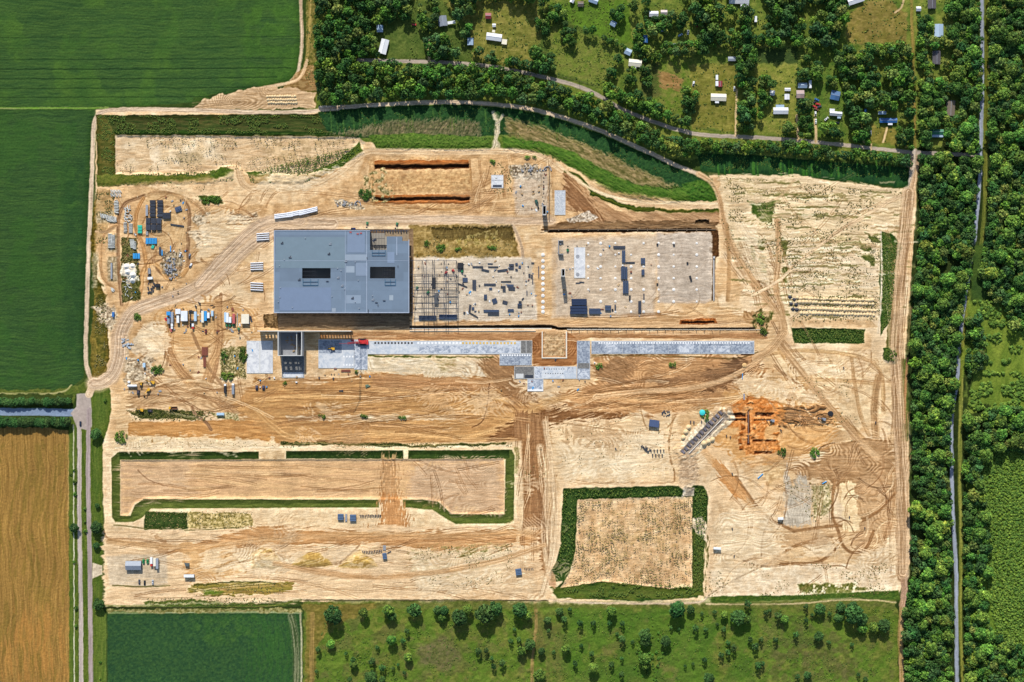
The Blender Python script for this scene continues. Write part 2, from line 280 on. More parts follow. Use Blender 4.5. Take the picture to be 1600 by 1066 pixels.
for q in ([(300,360),(330,365),(332,386),(305,388)],[(300,332),(325,330),(322,352),(306,350)],[(355,336),(400,334),(420,345),(360,352)],[(140,478),(178,478),(182,500),(172,520)],[(185,500),(205,505),(200,560),(186,560)],[(190,560),(240,558),(240,620),(200,615)]):
    P(q,(224,208,180),(150,130,104),soft=3,wob=4,s=3,zn=.6)
P([(308,306),(346,306),(350,318),(318,320)],(66,84,30),(104,104,46),wob=2,s=3,zn=.8)
P([(230,560),(262,552),(262,500),(230,505),(210,530),(205,548)],(222,204,176),(202,180,150),a=.9,soft=3,wob=3,s=4,zn=.3)
P([(262,470),(345,470),(400,480),(420,520),(330,540),(270,540),(240,500)],(222,184,130),(196,150,98),a=.8,soft=6,wob=3,k='c',s=4)
T([(345,460),(342,500),(340,560),(330,600)],6,(186,142,100),(160,118,84),a=.8)
T([(268,500),(262,540),(275,570),(310,610),(350,640),(390,680),(430,695)],16,(206,164,112),(172,130,90),soft=5)
T([(340,470),(342,540),(330,570),(322,600)],14,(208,166,114),(176,134,92),soft=4,a=.8)
T([(300,520),(330,580),(380,640),(420,690)],5,(150,114,82),(176,138,100),a=.7)
# mid-west
P([(344,545),(384,540),(384,592),(344,590)],(206,186,140),(110,106,56),wob=2,soft=2,s=2.5,zn=.6)
P([(200,598),(420,600),(440,640),(330,650),(205,640)],(204,170,126),(174,138,98),a=.85,soft=5,k='c',s=5)
P([(200,660),(420,655),(500,690),(420,692),(200,690)],(214,162,100),(184,132,78),wob=1.5,k='s',s=2.5,ang=-3,st=9,zn=.2)
P([(196,642),(230,640),(320,642),(316,656),(220,654)],(54,66,28),(92,92,44),wob=1.5,s=2.5,zn=.8)
P([(326,643),(372,648),(376,658),(340,654)],(120,120,66),(214,196,156),s=2,wob=1.5)
P([(205,680),(430,690),(440,702),(180,704),(172,690)],(240,218,178),(222,192,148),wob=1,soft=3,s=5)
T([(300,636),(306,648),(322,660),(330,672)],5,(170,132,98),(150,114,84))
for q in ([(238,684),(240,693),(254,694),(266,688),(268,680)],[(280,678),(292,688),(296,700)],[(300,680),(290,690)]): T(q,2.4,(190,146,92),a=.8,zn=.1)
# central brown working area
P([(400,592),(480,598),(560,590),(600,585),(760,592),(800,610),(860,640),(860,700),(620,704),(440,690),(360,640)],(206,160,102),(176,130,82),wob=2,soft=4,k='s',s=2.4,ang=0,st=14,zn=.3)
P([(580,585),(760,590),(790,606),(750,612),(580,608)],(176,130,88),(196,152,106),soft=3,k='s',s=2,ang=-2,st=12,a=.9)
P([(500,618),(760,618),(760,648),(500,646)],(182,138,84),(206,160,104),soft=4,k='s',s=2,ang=0,st=14,a=.8)
T([(400,625),(480,618),(560,614),(660,614),(760,618),(820,630),(900,618),(980,612),(1080,610),(1160,600)],7,(226,182,120),(206,160,104),soft=3,a=.85)
T([(400,640),(430,668),(470,685),(600,680),(720,682),(780,668),(830,640),(880,622)],8,(222,178,118),(196,150,96),soft=3,a=.85)
P([(445,650),(560,648),(690,648),(715,655),(600,658),(450,657)],(226,210,180),(176,140,98),wob=1.5,soft=1.5,s=3,k='s',st=5)
P([(745,570),(770,556),(800,560),(820,590),(840,625),(800,640),(770,600)],(176,134,90),(142,104,70),wob=1.5,k='s',s=2,ang=-35,st=8,soft=4.5,zn=.35,a=.9)
P([(560,556),(600,556),(700,562),(745,560),(760,590),(660,586),(585,580),(560,585)],(222,208,184),(200,182,150),wob=1,soft=2,k='c',s=5)
P([(680,562),(710,562),(715,575),(690,580)],(150,128,70),(190,170,120),a=.7,soft=6,s=4)
T([(534,555),(620,557),(700,558),(770,558)],2.5,(92,110,44),(150,140,80),wob=1.5)
P([(855,640),(980,634),(970,656),(880,664),(830,690),(760,690),(790,665)],(156,112,70),(126,88,56),wob=2,soft=6,k='s',s=2,ang=8,st=9,zn=.3)
for i in range(16):
    yy=random.uniform(585,690); x0=random.uniform(410,600); T([(x0,yy),(x0+80,yy+random.uniform(-3,3)),(x0+random.uniform(120,250),yy+random.uniform(-5,5))],random.uniform(.8,2.2),random.choice([(140,100,64),(232,192,134),(150,108,68)]),a=.5,zn=.12)
T([(765,600),(760,640),(752,660),(738,668)],1.6,(112,78,54),a=.8)
P([(804,640),(850,650),(856,720),(850,830),(858,900),(800,860),(812,760),(806,700)],(176,132,88),(150,108,72),soft=4,wob=1.5,k='s',s=2.2,ang=90,st=10,zn=.3)
# brown strip between wall and slabs
P([(500,518),(866,516),(882,520),(1190,518),(1200,530),(925,528),(903,532),(900,570),(832,572),(832,532),(500,530)],(196,150,104),(170,124,84),wob=.6,k='s',s=2,ang=0,st=12,zn=.15)
P([(832,530),(846,518),(846,560),(886,560),(886,518),(903,530),(903,568),(896,572),(834,572)],(176,124,78),(146,98,60),wob=.6,k='c',s=3)
P([(850,518),(882,518),(882,556),(850,556)],(206,176,134),(170,136,98),wob=1,s=3,zn=.5)
# zone between building and slabs
P([(410,490),(1200,490),(1220,500),(1190,520),(400,520)],(216,180,132),(190,150,106),soft=4,wob=1,k='s',s=2.5,ang=0,st=10,zn=.2)
P([(428,488),(642,488),(642,511),(430,511)],(120,104,88),(150,126,98),a=.85,soft=2,wob=.8,k='s',s=2.5)  # warehouse's cast shadow painted as a darker band along its south wall
P([(412,490),(434,490),(434,512),(412,512)],(150,120,80),(90,74,50),wob=1.5,s=2.5,zn=1,z=.8,zs=5)
# slab platforms around
P([(648,402),(830,402),(840,500),(648,502)],(216,200,178),(204,180,148),wob=1.2,soft=3,s=8,zn=.12)
P([(862,372),(1030,366),(1024,496),(862,498)],(214,190,160),(200,170,136),wob=1,soft=4,s=9,zn=.12)
P([(1026,364),(1114,362),(1114,470),(1100,474),(1028,474)],(204,184,162),(190,168,144),wob=.8,soft=1.5,s=6,k='c',zn=.1)
P([(800,260),(858,262),(856,340),(806,335)],(208,184,156),(190,162,132),wob=2,soft=3,s=6)
P([(640,352),(800,350),(812,400),(760,404),(645,402)],(176,150,94),(134,112,60),wob=2,soft=2,s=5,zn=.5)
P([(672,356),(800,354),(805,376),(680,376)],(96,80,44),(122,104,56),wob=1,soft=2,k='s',s=2,ang=90,st=3,z=-1,zs=3)
P([(760,360),(786,360),(780,386),(700,390),(690,380)],(140,128,60),(186,164,104),a=.7,s=3,cov=.5)
T([(800,348),(815,385),(818,420),(820,450)],5,(208,184,154),(184,158,130))
T([(846,258),(846,330)],5,(222,198,164),(190,160,122))
T([(856,250),(859,290),(862,320),(866,345)],6,(214,186,146),(186,154,118))
P([(883,270),(900,285),(940,312),(960,330),(1000,330),(1120,328),(1125,350),(890,352),(900,335),(936,342),(920,330),(880,330)],(196,158,116),(160,122,86),wob=1.5,soft=2,s=4,k='s',ang=-25,st=6,zn=.3)
P([(883,274),(915,300),(945,345),(930,340),(895,326),(885,320)],(158,116,78),(136,98,66),wob=1,k='s',s=2,ang=-45,st=6,soft=4.5,zn=.4)
for dx in (0,5,9): T([(884+dx,278),(912+dx,305),(938+dx,340)],1.5,(196,154,108),a=.8,zn=.2)
for i,q in enumerate(([(883,268),(905,276),(925,300)],)): T(q,4,(62,92,30),(104,112,44),zn=.5)
T([(925,302),(950,312),(985,325),(1020,328)],7,(66,94,28),(100,108,40),zn=.8,wob=2)
T([(1025,328),(1060,330),(1100,329),(1122,329)],5,(70,96,30),(120,118,52),zn=.7,wob=2)
T([(870,255),(915,290),(960,308),(1010,316),(1060,317),(1120,318)],4,(228,206,168),(206,178,138))
# north excavation edge of pads
P([(846,352),(900,346),(1000,346),(1108,344),(1120,350),(1118,404),(1112,404),(1110,362),(1000,360),(900,361),(848,362)],(156,124,86),(116,88,60),wob=1.5,soft=2.5,s=2.6,k='s',st=5,zn=.9)
P([(856,359),(1112,357),(1112,362),(856,364)],(70,50,34),(110,82,56),wob=.4,soft=1,s=2,z=-1.8,zs=2)
P([(1112,360),(1121,360),(1124,400),(1116,404),(1112,398)],(122,88,54),(92,64,40),wob=1.2,s=3,zn=.6)
P([(1113,400),(1118,400),(1117,470),(1112,470)],(150,132,116),(120,100,80),wob=.5,soft=1)
P([(884,343),(920,330),(935,341),(915,346),(890,350)],(214,204,188),(140,120,98),wob=1.5,s=2,zn=.9)
P([(1085,345),(1110,343),(1110,349),(1085,350)],(86,70,46),(60,48,34),soft=1,z=-1.2,zs=2)
# excavation north of building
P([(575,248),(735,246),(740,326),(590,328),(576,316)],(216,178,124),(186,144,98),wob=1.5,s=4,zn=.4)
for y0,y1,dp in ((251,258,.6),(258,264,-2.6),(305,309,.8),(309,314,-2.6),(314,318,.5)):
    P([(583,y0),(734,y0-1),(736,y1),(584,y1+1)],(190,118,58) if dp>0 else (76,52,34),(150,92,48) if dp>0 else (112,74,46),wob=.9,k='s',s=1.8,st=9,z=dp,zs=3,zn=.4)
T([(584,250),(582,290),(586,320),(640,326),(728,324),(736,290),(734,250)],3,(206,164,110),(176,132,86))
P([(570,275),(600,262),(620,300),(600,320),(560,310)],(206,186,140),(96,96,50),wob=2.5,s=3,soft=2,cov=.5,zn=.6)
P([(520,310),(560,318),(572,328),(545,326),(522,318)],(216,204,180),(130,112,90),wob=2,s=2,zn=.9)
T([(770,280),(740,300),(742,330),(760,350)],9,(198,158,112),(172,132,90),a=.8)
T([(735,330),(770,300),(800,262)],8,(206,168,124),(180,142,102),a=.7)
P([(795,258),(835,255),(850,266),(846,282),(800,278)],(214,202,180),(116,98,76),wob=2,s=2.4,zn=.9)
# east part
P([(1122,275),(1240,275),(1420,298),(1412,380),(1396,440),(1380,500),(1250,500),(1220,480),(1160,420),(1135,360)],(236,214,176),(208,182,142),wob=1,soft=3,k='s',s=2.2,ang=-4,st=9,zn=.35)
P([(1225,380),(1370,385),(1375,450),(1225,450)],(238,222,194),(214,190,156),a=.8,soft=5,k='s',s=2.2,ang=-1,st=9,zn=.35)
for (yy,aa,xx0,xx1) in ((306,.8,1240,1380),(282,.5,1130,1240),(300,.5,1150,1260),(338,.35,1240,1320),(370,.4,1250,1350),(395,.5,1240,1360),(412,.4,1240,1350),(428,.4,1240,1360),(437,.45,1230,1340)):
    P([(xx0,yy-3),(xx1,yy),(xx1,yy+5),(xx0,yy+3)],(110,112,52),(190,170,120),a=aa,soft=2.5,wob=3,k='s',s=2,st=5,cov=.6)
P([(1376,362),(1392,364),(1410,385),(1400,410),(1390,500),(1376,525),(1374,440)],(46,76,26),(66,94,30),wob=1,soft=1.2,s=3,zn=.7)
T([(1376,360),(1378,440),(1372,520)],3,(230,212,184),(200,180,150))
P([(1392,420),(1400,400),(1406,470),(1398,560),(1384,560),(1388,470)],(150,130,74),(86,100,44),a=.8,wob=1,k='s',s=1.6,ang=86,st=10)
T([(1215,340),(1218,400),(1213,450),(1226,490),(1234,520)],8,(226,200,160),(200,172,134),wob=1)
T([(1414,302),(1370,326),(1310,362),(1250,408),(1215,440),(1180,460)],4,(222,194,154),(200,170,132))
T([(1414,302),(1372,325),(1310,361)],7,(216,188,150),(196,166,130),a=.7)
T([(1135,370),(1160,400),(1200,450),(1250,520)],3,(206,176,136),a=.8)
T([(1136,350),(1138,420),(1136,470)],4,(196,158,112),(176,138,96),a=.8)
P([(1175,320),(1205,318),(1208,348),(1196,350),(1184,340)],(60,84,30),(104,108,52),s=3,wob=3,soft=2,cov=.7,zn=.6)
P([(1236,512),(1352,514),(1350,524),(1352,537),(1240,537)],(40,68,24),(66,88,34),wob=1,s=3,zn=.5,z=-1.5,zs=6)
P([(1240,500),(1360,500),(1372,512),(1352,512),(1236,511)],(222,190,146),(200,164,120),wob=1)
P([(1380,544),(1400,544),(1402,568),(1390,570),(1380,562)],(44,74,26),(62,88,30),wob=1,zn=.7,z=.8,zs=4)
# south-east: tan/brown with sweeping tracks
P([(930,556),(1060,558),(1180,555),(1200,580),(1150,620),(1060,650),(900,640),(870,620),(930,600)],(206,160,110),(176,130,86),wob=2,soft=5,k='c',s=4,zn=.25)
P([(934,576),(965,560),(1000,562),(985,590),(960,600),(936,600)],(132,98,64),(176,136,96),wob=1.5,k='s',s=2.4,ang=-40,st=6,soft=4.5,zn=.5)
P([(1100,580),(1150,560),(1182,560),(1186,572),(1160,595),(1120,615),(1100,612)],(150,114,80),(122,90,64),wob=1.5,k='c',s=3.2,soft=4.5,zn=.5)
P([(945,595),(1110,585),(1115,592),(1040,600),(950,600)],(126,92,64),(166,126,88),a=.85,soft=2,k='s',s=1.8,ang=3,st=10)
T([(925,556),(1000,556),(1080,558),(1150,560),(1185,550)],2.2,(96,74,50),(140,120,70),a=.8,wob=1)
P([(1210,560),(1300,545),(1390,560),(1400,640),(1330,680),(1240,640)],(236,210,168),(214,182,138),wob=3,soft=4,s=8,cov=.8)
T([(1220,545),(1240,575),(1275,620),(1330,670),(1370,710)],11,(206,164,110),(180,138,92),a=.85,soft=3)
T([(1180,560),(1240,548),(1330,555),(1375,580),(1380,640)],6,(214,178,126),(190,150,104),a=.8)
T([(1200,592),(1260,592),(1330,596),(1365,600)],6,(216,178,126),(192,152,106),a=.7)
T([(1331,560),(1335,595),(1345,650),(1358,680)],6,(212,174,126),(186,146,100),a=.8)
T([(1372,590),(1366,640),(1372,700),(1390,720)],11,(196,158,112),(166,128,88),a=.85,soft=3)
T([(1396,590),(1398,650),(1392,700)],8,(206,172,128),(178,142,102),a=.8)
P([(1282,706),(1330,690),(1370,680),(1400,700),(1400,760),(1360,790),(1340,770),(1300,750),(1255,752),(1240,726),(1280,722)],(198,160,116),(166,128,88),wob=2,soft=4,k='c',s=3,zn=.4)
P([(1330,745),(1402,740),(1404,830),(1340,870),(1330,820)],(208,170,126),(182,144,102),wob=3,soft=5,k='c',s=3,zn=.35,a=.85)
for q in ([(1304,750),(1300,800),(1310,830),(1316,850),(1330,863),(1352,858),(1365,830)],[(1240,830),(1300,822),(1330,820),(1370,800),(1400,770)],[(1312,852),(1290,872),(1270,880),(1220,882)],[(1130,935),(1180,900),(1215,870),(1250,850),(1300,840)],[(1150,745),(1190,800),(1240,830)]):
    T(q,5,(176,132,88),(152,112,74),a=.85,soft=2,zn=.2)
P([(1110,780),(1150,770),(1200,820),(1230,870),(1110,940),(1102,880)],(230,202,162),(208,176,136),soft=5,wob=2,s=6,a=.8)
P([(1115,820),(1150,806),(1175,825),(1170,870),(1120,880)],(190,168,132),(216,190,152),soft=6,k='c',s=3.5,a=.7)
P([(1110,890),(1300,880),(1400,885),(1402,930),(1110,936)],(240,222,192),(222,196,160),wob=1.5,soft=4,s=6)
P([(1245,912),(1330,912),(1360,922),(1300,930),(1250,928)],(98,112,46),(150,146,84),wob=2,soft=3,s=3,cov=.7,zn=.4)
P([(1100,932),(1260,930),(1330,926),(1404,922),(1406,938),(1330,934),(1100,943)],(62,92,32),(90,110,40),wob=.8,s=3,zn=.5)
T([(1104,944),(1230,944),(1310,938),(1370,938),(1400,942)],2.4,(196,172,124),(150,138,84))
P([(1225,730),(1230,722),(1236,760),(1242,755),(1248,740),(1260,745),(1268,770),(1269,820),(1225,822)],(206,196,178),(180,168,150),wob=1.5,soft=2.5,k='s',s=1.8,ang=90,st=6,zn=.12)
P([(1268,760),(1296,756),(1298,800),(1272,810)],(226,206,168),(150,142,90),s=3,soft=3)
P([(1315,755),(1335,755),(1345,830),(1318,830)],(240,216,172),(226,196,150),soft=2,wob=3,s=5)
P([(1185,720),(1215,705),(1225,720),(1228,740),(1200,760)],(224,196,150),(196,160,112),soft=4)
# orange trench zone
P([(1105,640),(1130,612),(1190,600),(1260,612),(1310,650),(1300,690),(1240,720),(1160,722),(1120,690)],(222,178,122),(206,156,98),wob=3,soft=6,s=6,k='c')
P([(1136,632),(1170,620),(1215,628),(1232,660),(1200,665),(1195,668),(1192,694),(1160,700),(1154,668),(1134,664)],OR,OR2,wob=2,soft=3,s=3,zn=.6)
P([(1160,694),(1215,690),(1222,706),(1165,712)],OR,(176,112,56),wob=1.5,soft=2,s=2.5,zn=.6)
P([(1215,636),(1290,636),(1300,660),(1280,664),(1215,664)],(190,148,102),(150,112,76),wob=1.5,soft=3,k='c',s=1.6,zn=1.4,z=.6,zs=4)
P([(1210,626),(1228,640),(1225,660),(1205,652)],OR,(190,130,70),wob=2,zn=.8)
for q,dz in ((rect(1136,645,1166,652),-2),(rect(1180,645,1210,651),-2),(rect(1134,654,1166,659),-1.6),(rect(1178,655,1206,660),-1.6),(rect(1167.5,640,1172,696),-1.6),(rect(1178,705,1206,709),-1.2),(rect(1176,687,1215,691),-1.2)):
    P(q,(104,62,36),(132,80,44),wob=.6,soft=1,z=dz,zs=2)
T([(1168,620),(1168,640)],3,(186,110,50),zn=.4)
for xx,yy in ((1161,668),(1157,678),(1178,668),(1177,682),(1158,700),(1156,690)): P([(xx-3,yy-4),(xx+3,yy-4),(xx+4,yy+3),(xx-3,yy+4)],(190,116,56),(160,94,44),z=1.4,zs=3,wob=1)
P([(1112,718),(1130,724),(1160,760),(1168,778),(1150,780),(1125,750)],(196,134,78),(216,162,104),wob=1.5,soft=3,k='s',s=2.4,ang=-50,st=6)
T([(1100,705),(1130,740),(1170,785),(1190,810)],10,(214,170,118),(190,144,96),a=.6,soft=4)
P([(1050,702),(1120,634),(1142,636),(1150,656),(1128,672),(1084,716),(1062,722)],(236,222,194),(196,172,140),wob=1.5,soft=2,z=1,zs=5,s=3,zn=.9)
P([(1062,705),(1126,640),(1139,651),(1075,716)],(176,164,148),(138,126,118),wob=.6,soft=1,k='s',s=1.5,ang=45,st=3,z=-1.3,zs=4)
P([(1060,716),(1090,712),(1092,740),(1086,772),(1068,776),(1060,750)],(214,190,158),(176,146,116),wob=1,soft=2,k='s',s=2,ang=0,st=1.5,zn=.8,a=.9)
P([(1056,764),(1086,754),(1088,768),(1076,778),(1068,776)],(206,196,180),(150,138,122),wob=2,zn=1)
P([(860,660),(1060,650),(1064,700),(1050,752),(880,756),(862,740)],(234,208,168),(214,182,140),wob=2,soft=5,k='s',s=3,ang=3,st=7,zn=.2)
T([(860,658),(900,664),(960,672),(1030,680),(1056,676)],1.5,(170,130,90),a=.7)
T([(1052,650),(1045,700),(1054,745),(1040,755),(950,754),(900,758),(880,770)],3,(176,136,96),(206,170,126),a=.85)
T([(1000,635),(1012,670),(1040,670),(1056,650)],2.2,(184,144,100),a=.8)
T([(844,700),(852,760),(852,840),(860,900)],12,(224,198,160),(186,154,118),soft=4,f=1.3)
# basin 3 (square)
P([(862,756),(1112,752),(1112,944),(858,944)],(230,204,166),(210,178,138),soft=4,a=.6)
P([(880,763),(1060,759),(1070,768),(1085,758),(1100,760),(1107,775),(1104,830),(1100,860),(1098,925),(1090,934),(1000,940),(872,934),(864,926),(872,916),(880,908),(862,910),(856,900),(868,880),(876,850),(878,800)],(40,66,26),(64,88,34),wob=.8,s=3,z=-1.4,zs=10,zn=.5)
P([(862,917),(960,908),(1082,914),(1096,880),(1098,930),(1000,938),(868,934)],(70,92,30),(98,102,40),wob=.8,soft=3,s=3,k='s',st=6,a=.9,zn=.4)
P([(1084,830),(1104,840),(1098,925),(1084,920)],(74,92,34),(100,100,46),soft=4,k='s',ang=90,s=2,a=.8)
P([(902,781),(1082,776),(1082,918),(1046,920),(1000,915),(940,909),(876,919),(890,895),(899,865),(901,820)],(232,200,156),(208,168,122),wob=.8,s=9,k='m',zn=.2,z=-.6,zs=4)
P([(905,850),(950,800),(1060,790),(1060,860),(960,890)],(186,156,104),(226,192,148),a=.55,soft=14,cov=.55,s=6)
P([(1083,812),(1096,806),(1104,820),(1104,848),(1094,840),(1082,824)],(232,214,184),(200,178,146),wob=1.5)
P([(1068,760),(1086,762),(1084,774),(1066,776)],(210,198,180),(160,146,126),wob=1.5,zn=.8)
T([(858,937),(900,941),(980,943),(1050,943),(1096,940),(1110,928),(1150,905),(1200,880)],3,(216,194,164),(190,164,130))
P([(856,898),(866,892),(868,920),(856,916)],(206,160,120),(190,140,100),a=.8)
# basin 2 (long)
P([(164,700),(815,690),(820,825),(700,828),(170,830)],(236,214,176),(220,190,148),wob=.6,soft=4,a=.8)
P([(184,707),(404,706),(406,718),(188,719),(188,806),(204,806),(211,789),(224,780),(592,781),(592,793),(236,795),(222,809),(208,816),(180,816),(175,808),(174,716)],(74,88,36),(104,112,50),wob=.3,soft=1,s=2.6,k='s',st=6,zn=.3,z=-1.0,zs=6)
P([(447,705),(630,704),(630,717),(447,717)],(38,58,24),(56,74,30),wob=.3,soft=1,s=2.6,zn=.3,z=-1,zs=6)
P([(638,704),(800,703),(804,712),(803,814),(796,818),(712,819),(696,810),(676,797),(630,793),(630,781),(660,781),(684,784),(706,803),(788,804),(790,718),(638,717)],(74,88,36),(104,112,50),wob=.3,soft=1,s=2.6,k='s',ang=0,st=5,zn=.3,z=-1.0,zs=6)
P([(186,706),(404,706),(404,718),(186,718)],(36,58,22),(54,74,28),wob=.3,soft=1,a=.8)
P([(638,704),(796,703),(796,717),(638,717)],(36,58,22),(54,74,28),wob=.3,soft=1,a=.8)
P([(188,719),(404,718),(788,717),(788,803),(707,803),(686,784),(660,780),(224,779),(209,788),(200,806),(188,806)],(220,182,132),(204,164,122),wob=.4,soft=1,k='s',s=2.4,ang=0,st=14,z=-1.2,zs=3,zn=.2)
P([(640,722),(784,720),(784,800),(708,800),(680,780),(640,778)],(212,184,152),(194,160,126),a=.8,soft=5,k='c',s=3,ang=0,zn=.2)
P([(194,724),(300,722),(300,770),(215,778),(196,800)],(212,184,150),(196,160,124),a=.7,soft=14,s=4,k='s')
T([(215,735),(235,752),(262,760)],1.4,(150,110,80),a=.7)
T([(470,760),(540,766),(600,762)],1.6,(156,114,74),a=.5)
P([(598,716),(618,716),(622,782),(594,782)],(196,154,108),(180,136,92),soft=6,k='s',s=1.8,ang=90,st=8,z=.6,zs=3,a=.8)
P([(593,776),(630,776),(634,800),(640,850),(625,858),(600,845),(560,840),(594,815)],(214,156,98),(190,130,76),wob=2,soft=7,k='s',s=2,ang=80,st=5,zn=.2,a=.84)
T([(180,700),(400,699),(640,698),(800,697)],3,(238,220,186),(214,188,148))
P([(404,704),(446,704),(446,720),(404,720)],(222,196,156),(200,168,126),wob=.6)
P([(228,799),(292,801),(294,827),(280,829),(224,827)],(44,66,26),(70,86,34),wob=1,soft=1.5,s=3,zn=.6)
P([(292,801),(392,802),(395,822),(294,828)],(226,200,144),(150,136,74),wob=1.5,s=3,k='m')
T([(178,820),(230,826),(290,829),(380,824)],1.8,(84,92,40),(140,130,80),a=.8)
# strip between the two basins: weeds hedge
T([(440,693),(520,694),(640,697),(720,695),(790,694)],4,(62,82,30),(140,130,80),wob=2,zn=.6)
T([(560,694),(620,694),(625,696)],3,(50,74,26),wob=1)
P([(804,700),(812,700),(810,740),(804,740)],(120,128,60),(196,176,130),s=2,a=.7,soft=2)
# southern strip
P([(160,830),(420,826),(620,822),(840,826),(850,930),(480,938),(164,945)],(234,206,166),(216,182,140),wob=1,soft=3,k='s',s=2.6,ang=0,st=10,zn=.2)
P([(400,822),(600,835),(760,830),(850,826),(830,850),(700,860),(560,850),(440,850),(270,862)],(214,168,116),(186,138,90),wob=1.5,soft=4,k='s',s=2,ang=2,st=12,zn=.25)
T([(650,860),(740,885),(830,868)],4,(206,166,118),a=.6); T([(440,880),(560,902),(660,898),(760,886),(840,860)],6,(212,170,122),(188,146,104),a=.85,soft=2.5)
T([(260,865),(320,850),(400,846)],5,(186,140,96),(206,160,110),a=.8)
T([(162,830),(170,842),(200,842),(236,846),(262,858)],3,(170,128,88),(200,160,120),a=.8)
P([(236,832),(268,850),(262,868),(240,866),(250,850)],(176,134,94),(206,168,124),soft=2,a=.8,k='c',s=2.5)
P([(165,868),(260,866),(262,912),(240,918),(172,914)],(218,200,172),(204,184,156),wob=1,soft=4,s=6,zn=.08)
T([(176,915),(220,917),(265,915)],2.4,(110,112,60),(150,140,96),a=.8)
P([(288,850),(350,860),(380,878),(384,896),(300,908),(290,880)],(226,184,128),(204,158,104),a=.8,soft=5,k='c',s=4)
for q in ([(393,866),(406,855),(425,858),(446,886),(430,888),(393,888)],[(460,876),(484,862),(500,864),(520,884),(480,888),(456,884)],[(528,886),(540,872),(562,860),(580,872),(590,886),(560,888)]): P(q,(214,180,100),(186,150,84),wob=1.2,soft=3,s=5,z=1.5,zs=12,zn=.3)
for q in ([(530,880),(548,866),(562,852)],[(340,896),(350,875),(360,866),(384,890)]): T(q,3,(150,112,76),(190,150,100),a=.8)
P([(300,914),(340,910),(460,910),(455,922),(420,930),(330,930),(292,924)],(176,152,76),(134,126,56),wob=1.5,soft=2,s=3,k='s',st=5,zn=.5)
P([(318,922),(350,924),(345,930),(318,930)],(92,120,34),(120,130,50),wob=1,soft=2)
T([(305,914),(340,911),(400,910),(430,912)],2.4,(60,78,30),(140,130,70),wob=1.5,zn=.5)
P([(640,860),(790,850),(800,876),(700,900),(650,905)],(232,212,172),(150,142,84),a=.7,soft=6,s=2.6,cov=.55,k='s',st=3)
P([(715,858),(760,856),(765,870),(720,872)],(98,112,46),(150,140,80),a=.7,soft=5,s=2.5,cov=.55)
T([(160,947),(300,949),(420,948),(456,940),(470,938)],4,(70,100,36),(120,120,54),zn=.4,wob=1)
P([(225,940),(300,936),(360,942),(420,944),(380,947),(230,947)],(66,96,34),(110,116,50),wob=1.5,soft=2,s=2.5,zn=.5)
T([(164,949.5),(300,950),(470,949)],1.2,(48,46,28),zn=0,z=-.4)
P([(166,952),(470,951),(472,957),(168,957)],(104,100,44),(156,146,96),soft=1,s=3,a=.9)
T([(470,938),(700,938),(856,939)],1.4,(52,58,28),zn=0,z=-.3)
P([(165,945),(480,936),(475,939),(166,948)],(236,214,178),(220,190,150),a=.5)
# generic sweeping wheel tracks
DK=[(150,110,74),(166,124,84),(228,198,154),(158,116,78),(140,104,72),(176,134,92)]
RT(420,590,800,690,45,2,8,200,DK,.5); RT(190,720,590,778,30,0,4,160,DK,.35); RT(640,720,785,800,30,150,60,70,DK,.4)
RT(870,560,1190,650,45,5,25,130,DK,.5,curve=50); RT(1200,545,1400,700,55,-45,50,90,DK,.45,curve=70); RT(1290,690,1405,880,26,60,70,70,DK,.5,curve=110)
RT(1110,700,1300,930,45,30,60,100,DK,.4,curve=80); RT(870,650,1060,755,25,0,25,110,DK,.3); RT(165,830,850,935,70,3,14,190,DK,.4)
RT(805,640,858,900,40,88,8,120,DK,.5); RT(190,470,420,650,60,-30,60,90,DK,.45,curve=90); RT(200,300,420,470,45,30,60,80,DK,.4,curve=90)
RT(390,290,860,350,40,5,20,130,DK,.4); RT(740,240,860,350,25,60,50,60,DK,.4); RT(870,375,1110,495,30,0,60,60,DK,.22,curve=120)
P([(1168,315),(1212,314),(1210,330),(1200,348),(1190,346),(1176,332)],(58,86,30),(100,112,48),s=3,wob=3,soft=2,zn=.6)
for q in ([(1184,374),(1194,370),(1196,385),(1188,392)],[(1188,398),(1197,400),(1197,425),(1189,425)],[(1174,380),(1180,384),(1180,412),(1174,408)],[(1220,370),(1232,378),(1228,400),(1221,398)],[(1222,420),(1232,422),(1230,440),(1222,440)],[(1348,362),(1372,370),(1376,382),(1362,378)],[(1344,400),(1364,402),(1366,412),(1350,412)],[(1340,378),(1360,386),(1362,394),(1346,388)],[(1180,492),(1210,488),(1204,500),(1186,502)]): P(q,(66,90,34),(112,120,56),s=2.5,wob=3,soft=2,zn=.5,a=.84)
for i in range(170):
    x=random.uniform(1130,1400); y=random.uniform(285,498); L=random.uniform(14,60)
    P([(x,y-1.2),(x+L,y-2),(x+L,y+1),(x,y+1.2)],random.choice([(176,150,108),(124,128,70),(240,226,198),(186,158,118),(108,116,58),(154,142,92)]),a=.6,soft=1.2,wob=1.5,k='s',s=2,st=5)
RT(1130,280,1410,500,35,-10,60,110,DK,.28); RT(645,490,1200,510,20,0,3,150,DK,.4); RT(1390,300,1420,900,40,88,4,160,DK,.5,wd=1)
RT(890,800,1080,915,10,20,50,70,DK,.2); RT(500,519,1200,530,26,0,2,160,DK,.4)
RT(300,330,500,470,40,35,12,150,[(150,118,92),(226,200,166)],.35); RT(180,300,430,480,50,20,90,60,DK,.4,curve=120); RT(500,600,860,690,40,0,5,220,[(132,94,58),(150,108,68),(222,180,124)],.45)
RT(1290,690,1400,790,16,150,50,60,[(122,90,62),(140,104,72),(196,158,114)],.45,curve=120); RT(1290,790,1405,890,16,100,60,60,DK,.5,curve=120); RT(860,590,1130,650,50,8,14,160,[(128,92,58),(146,106,68),(218,176,122)],.45)
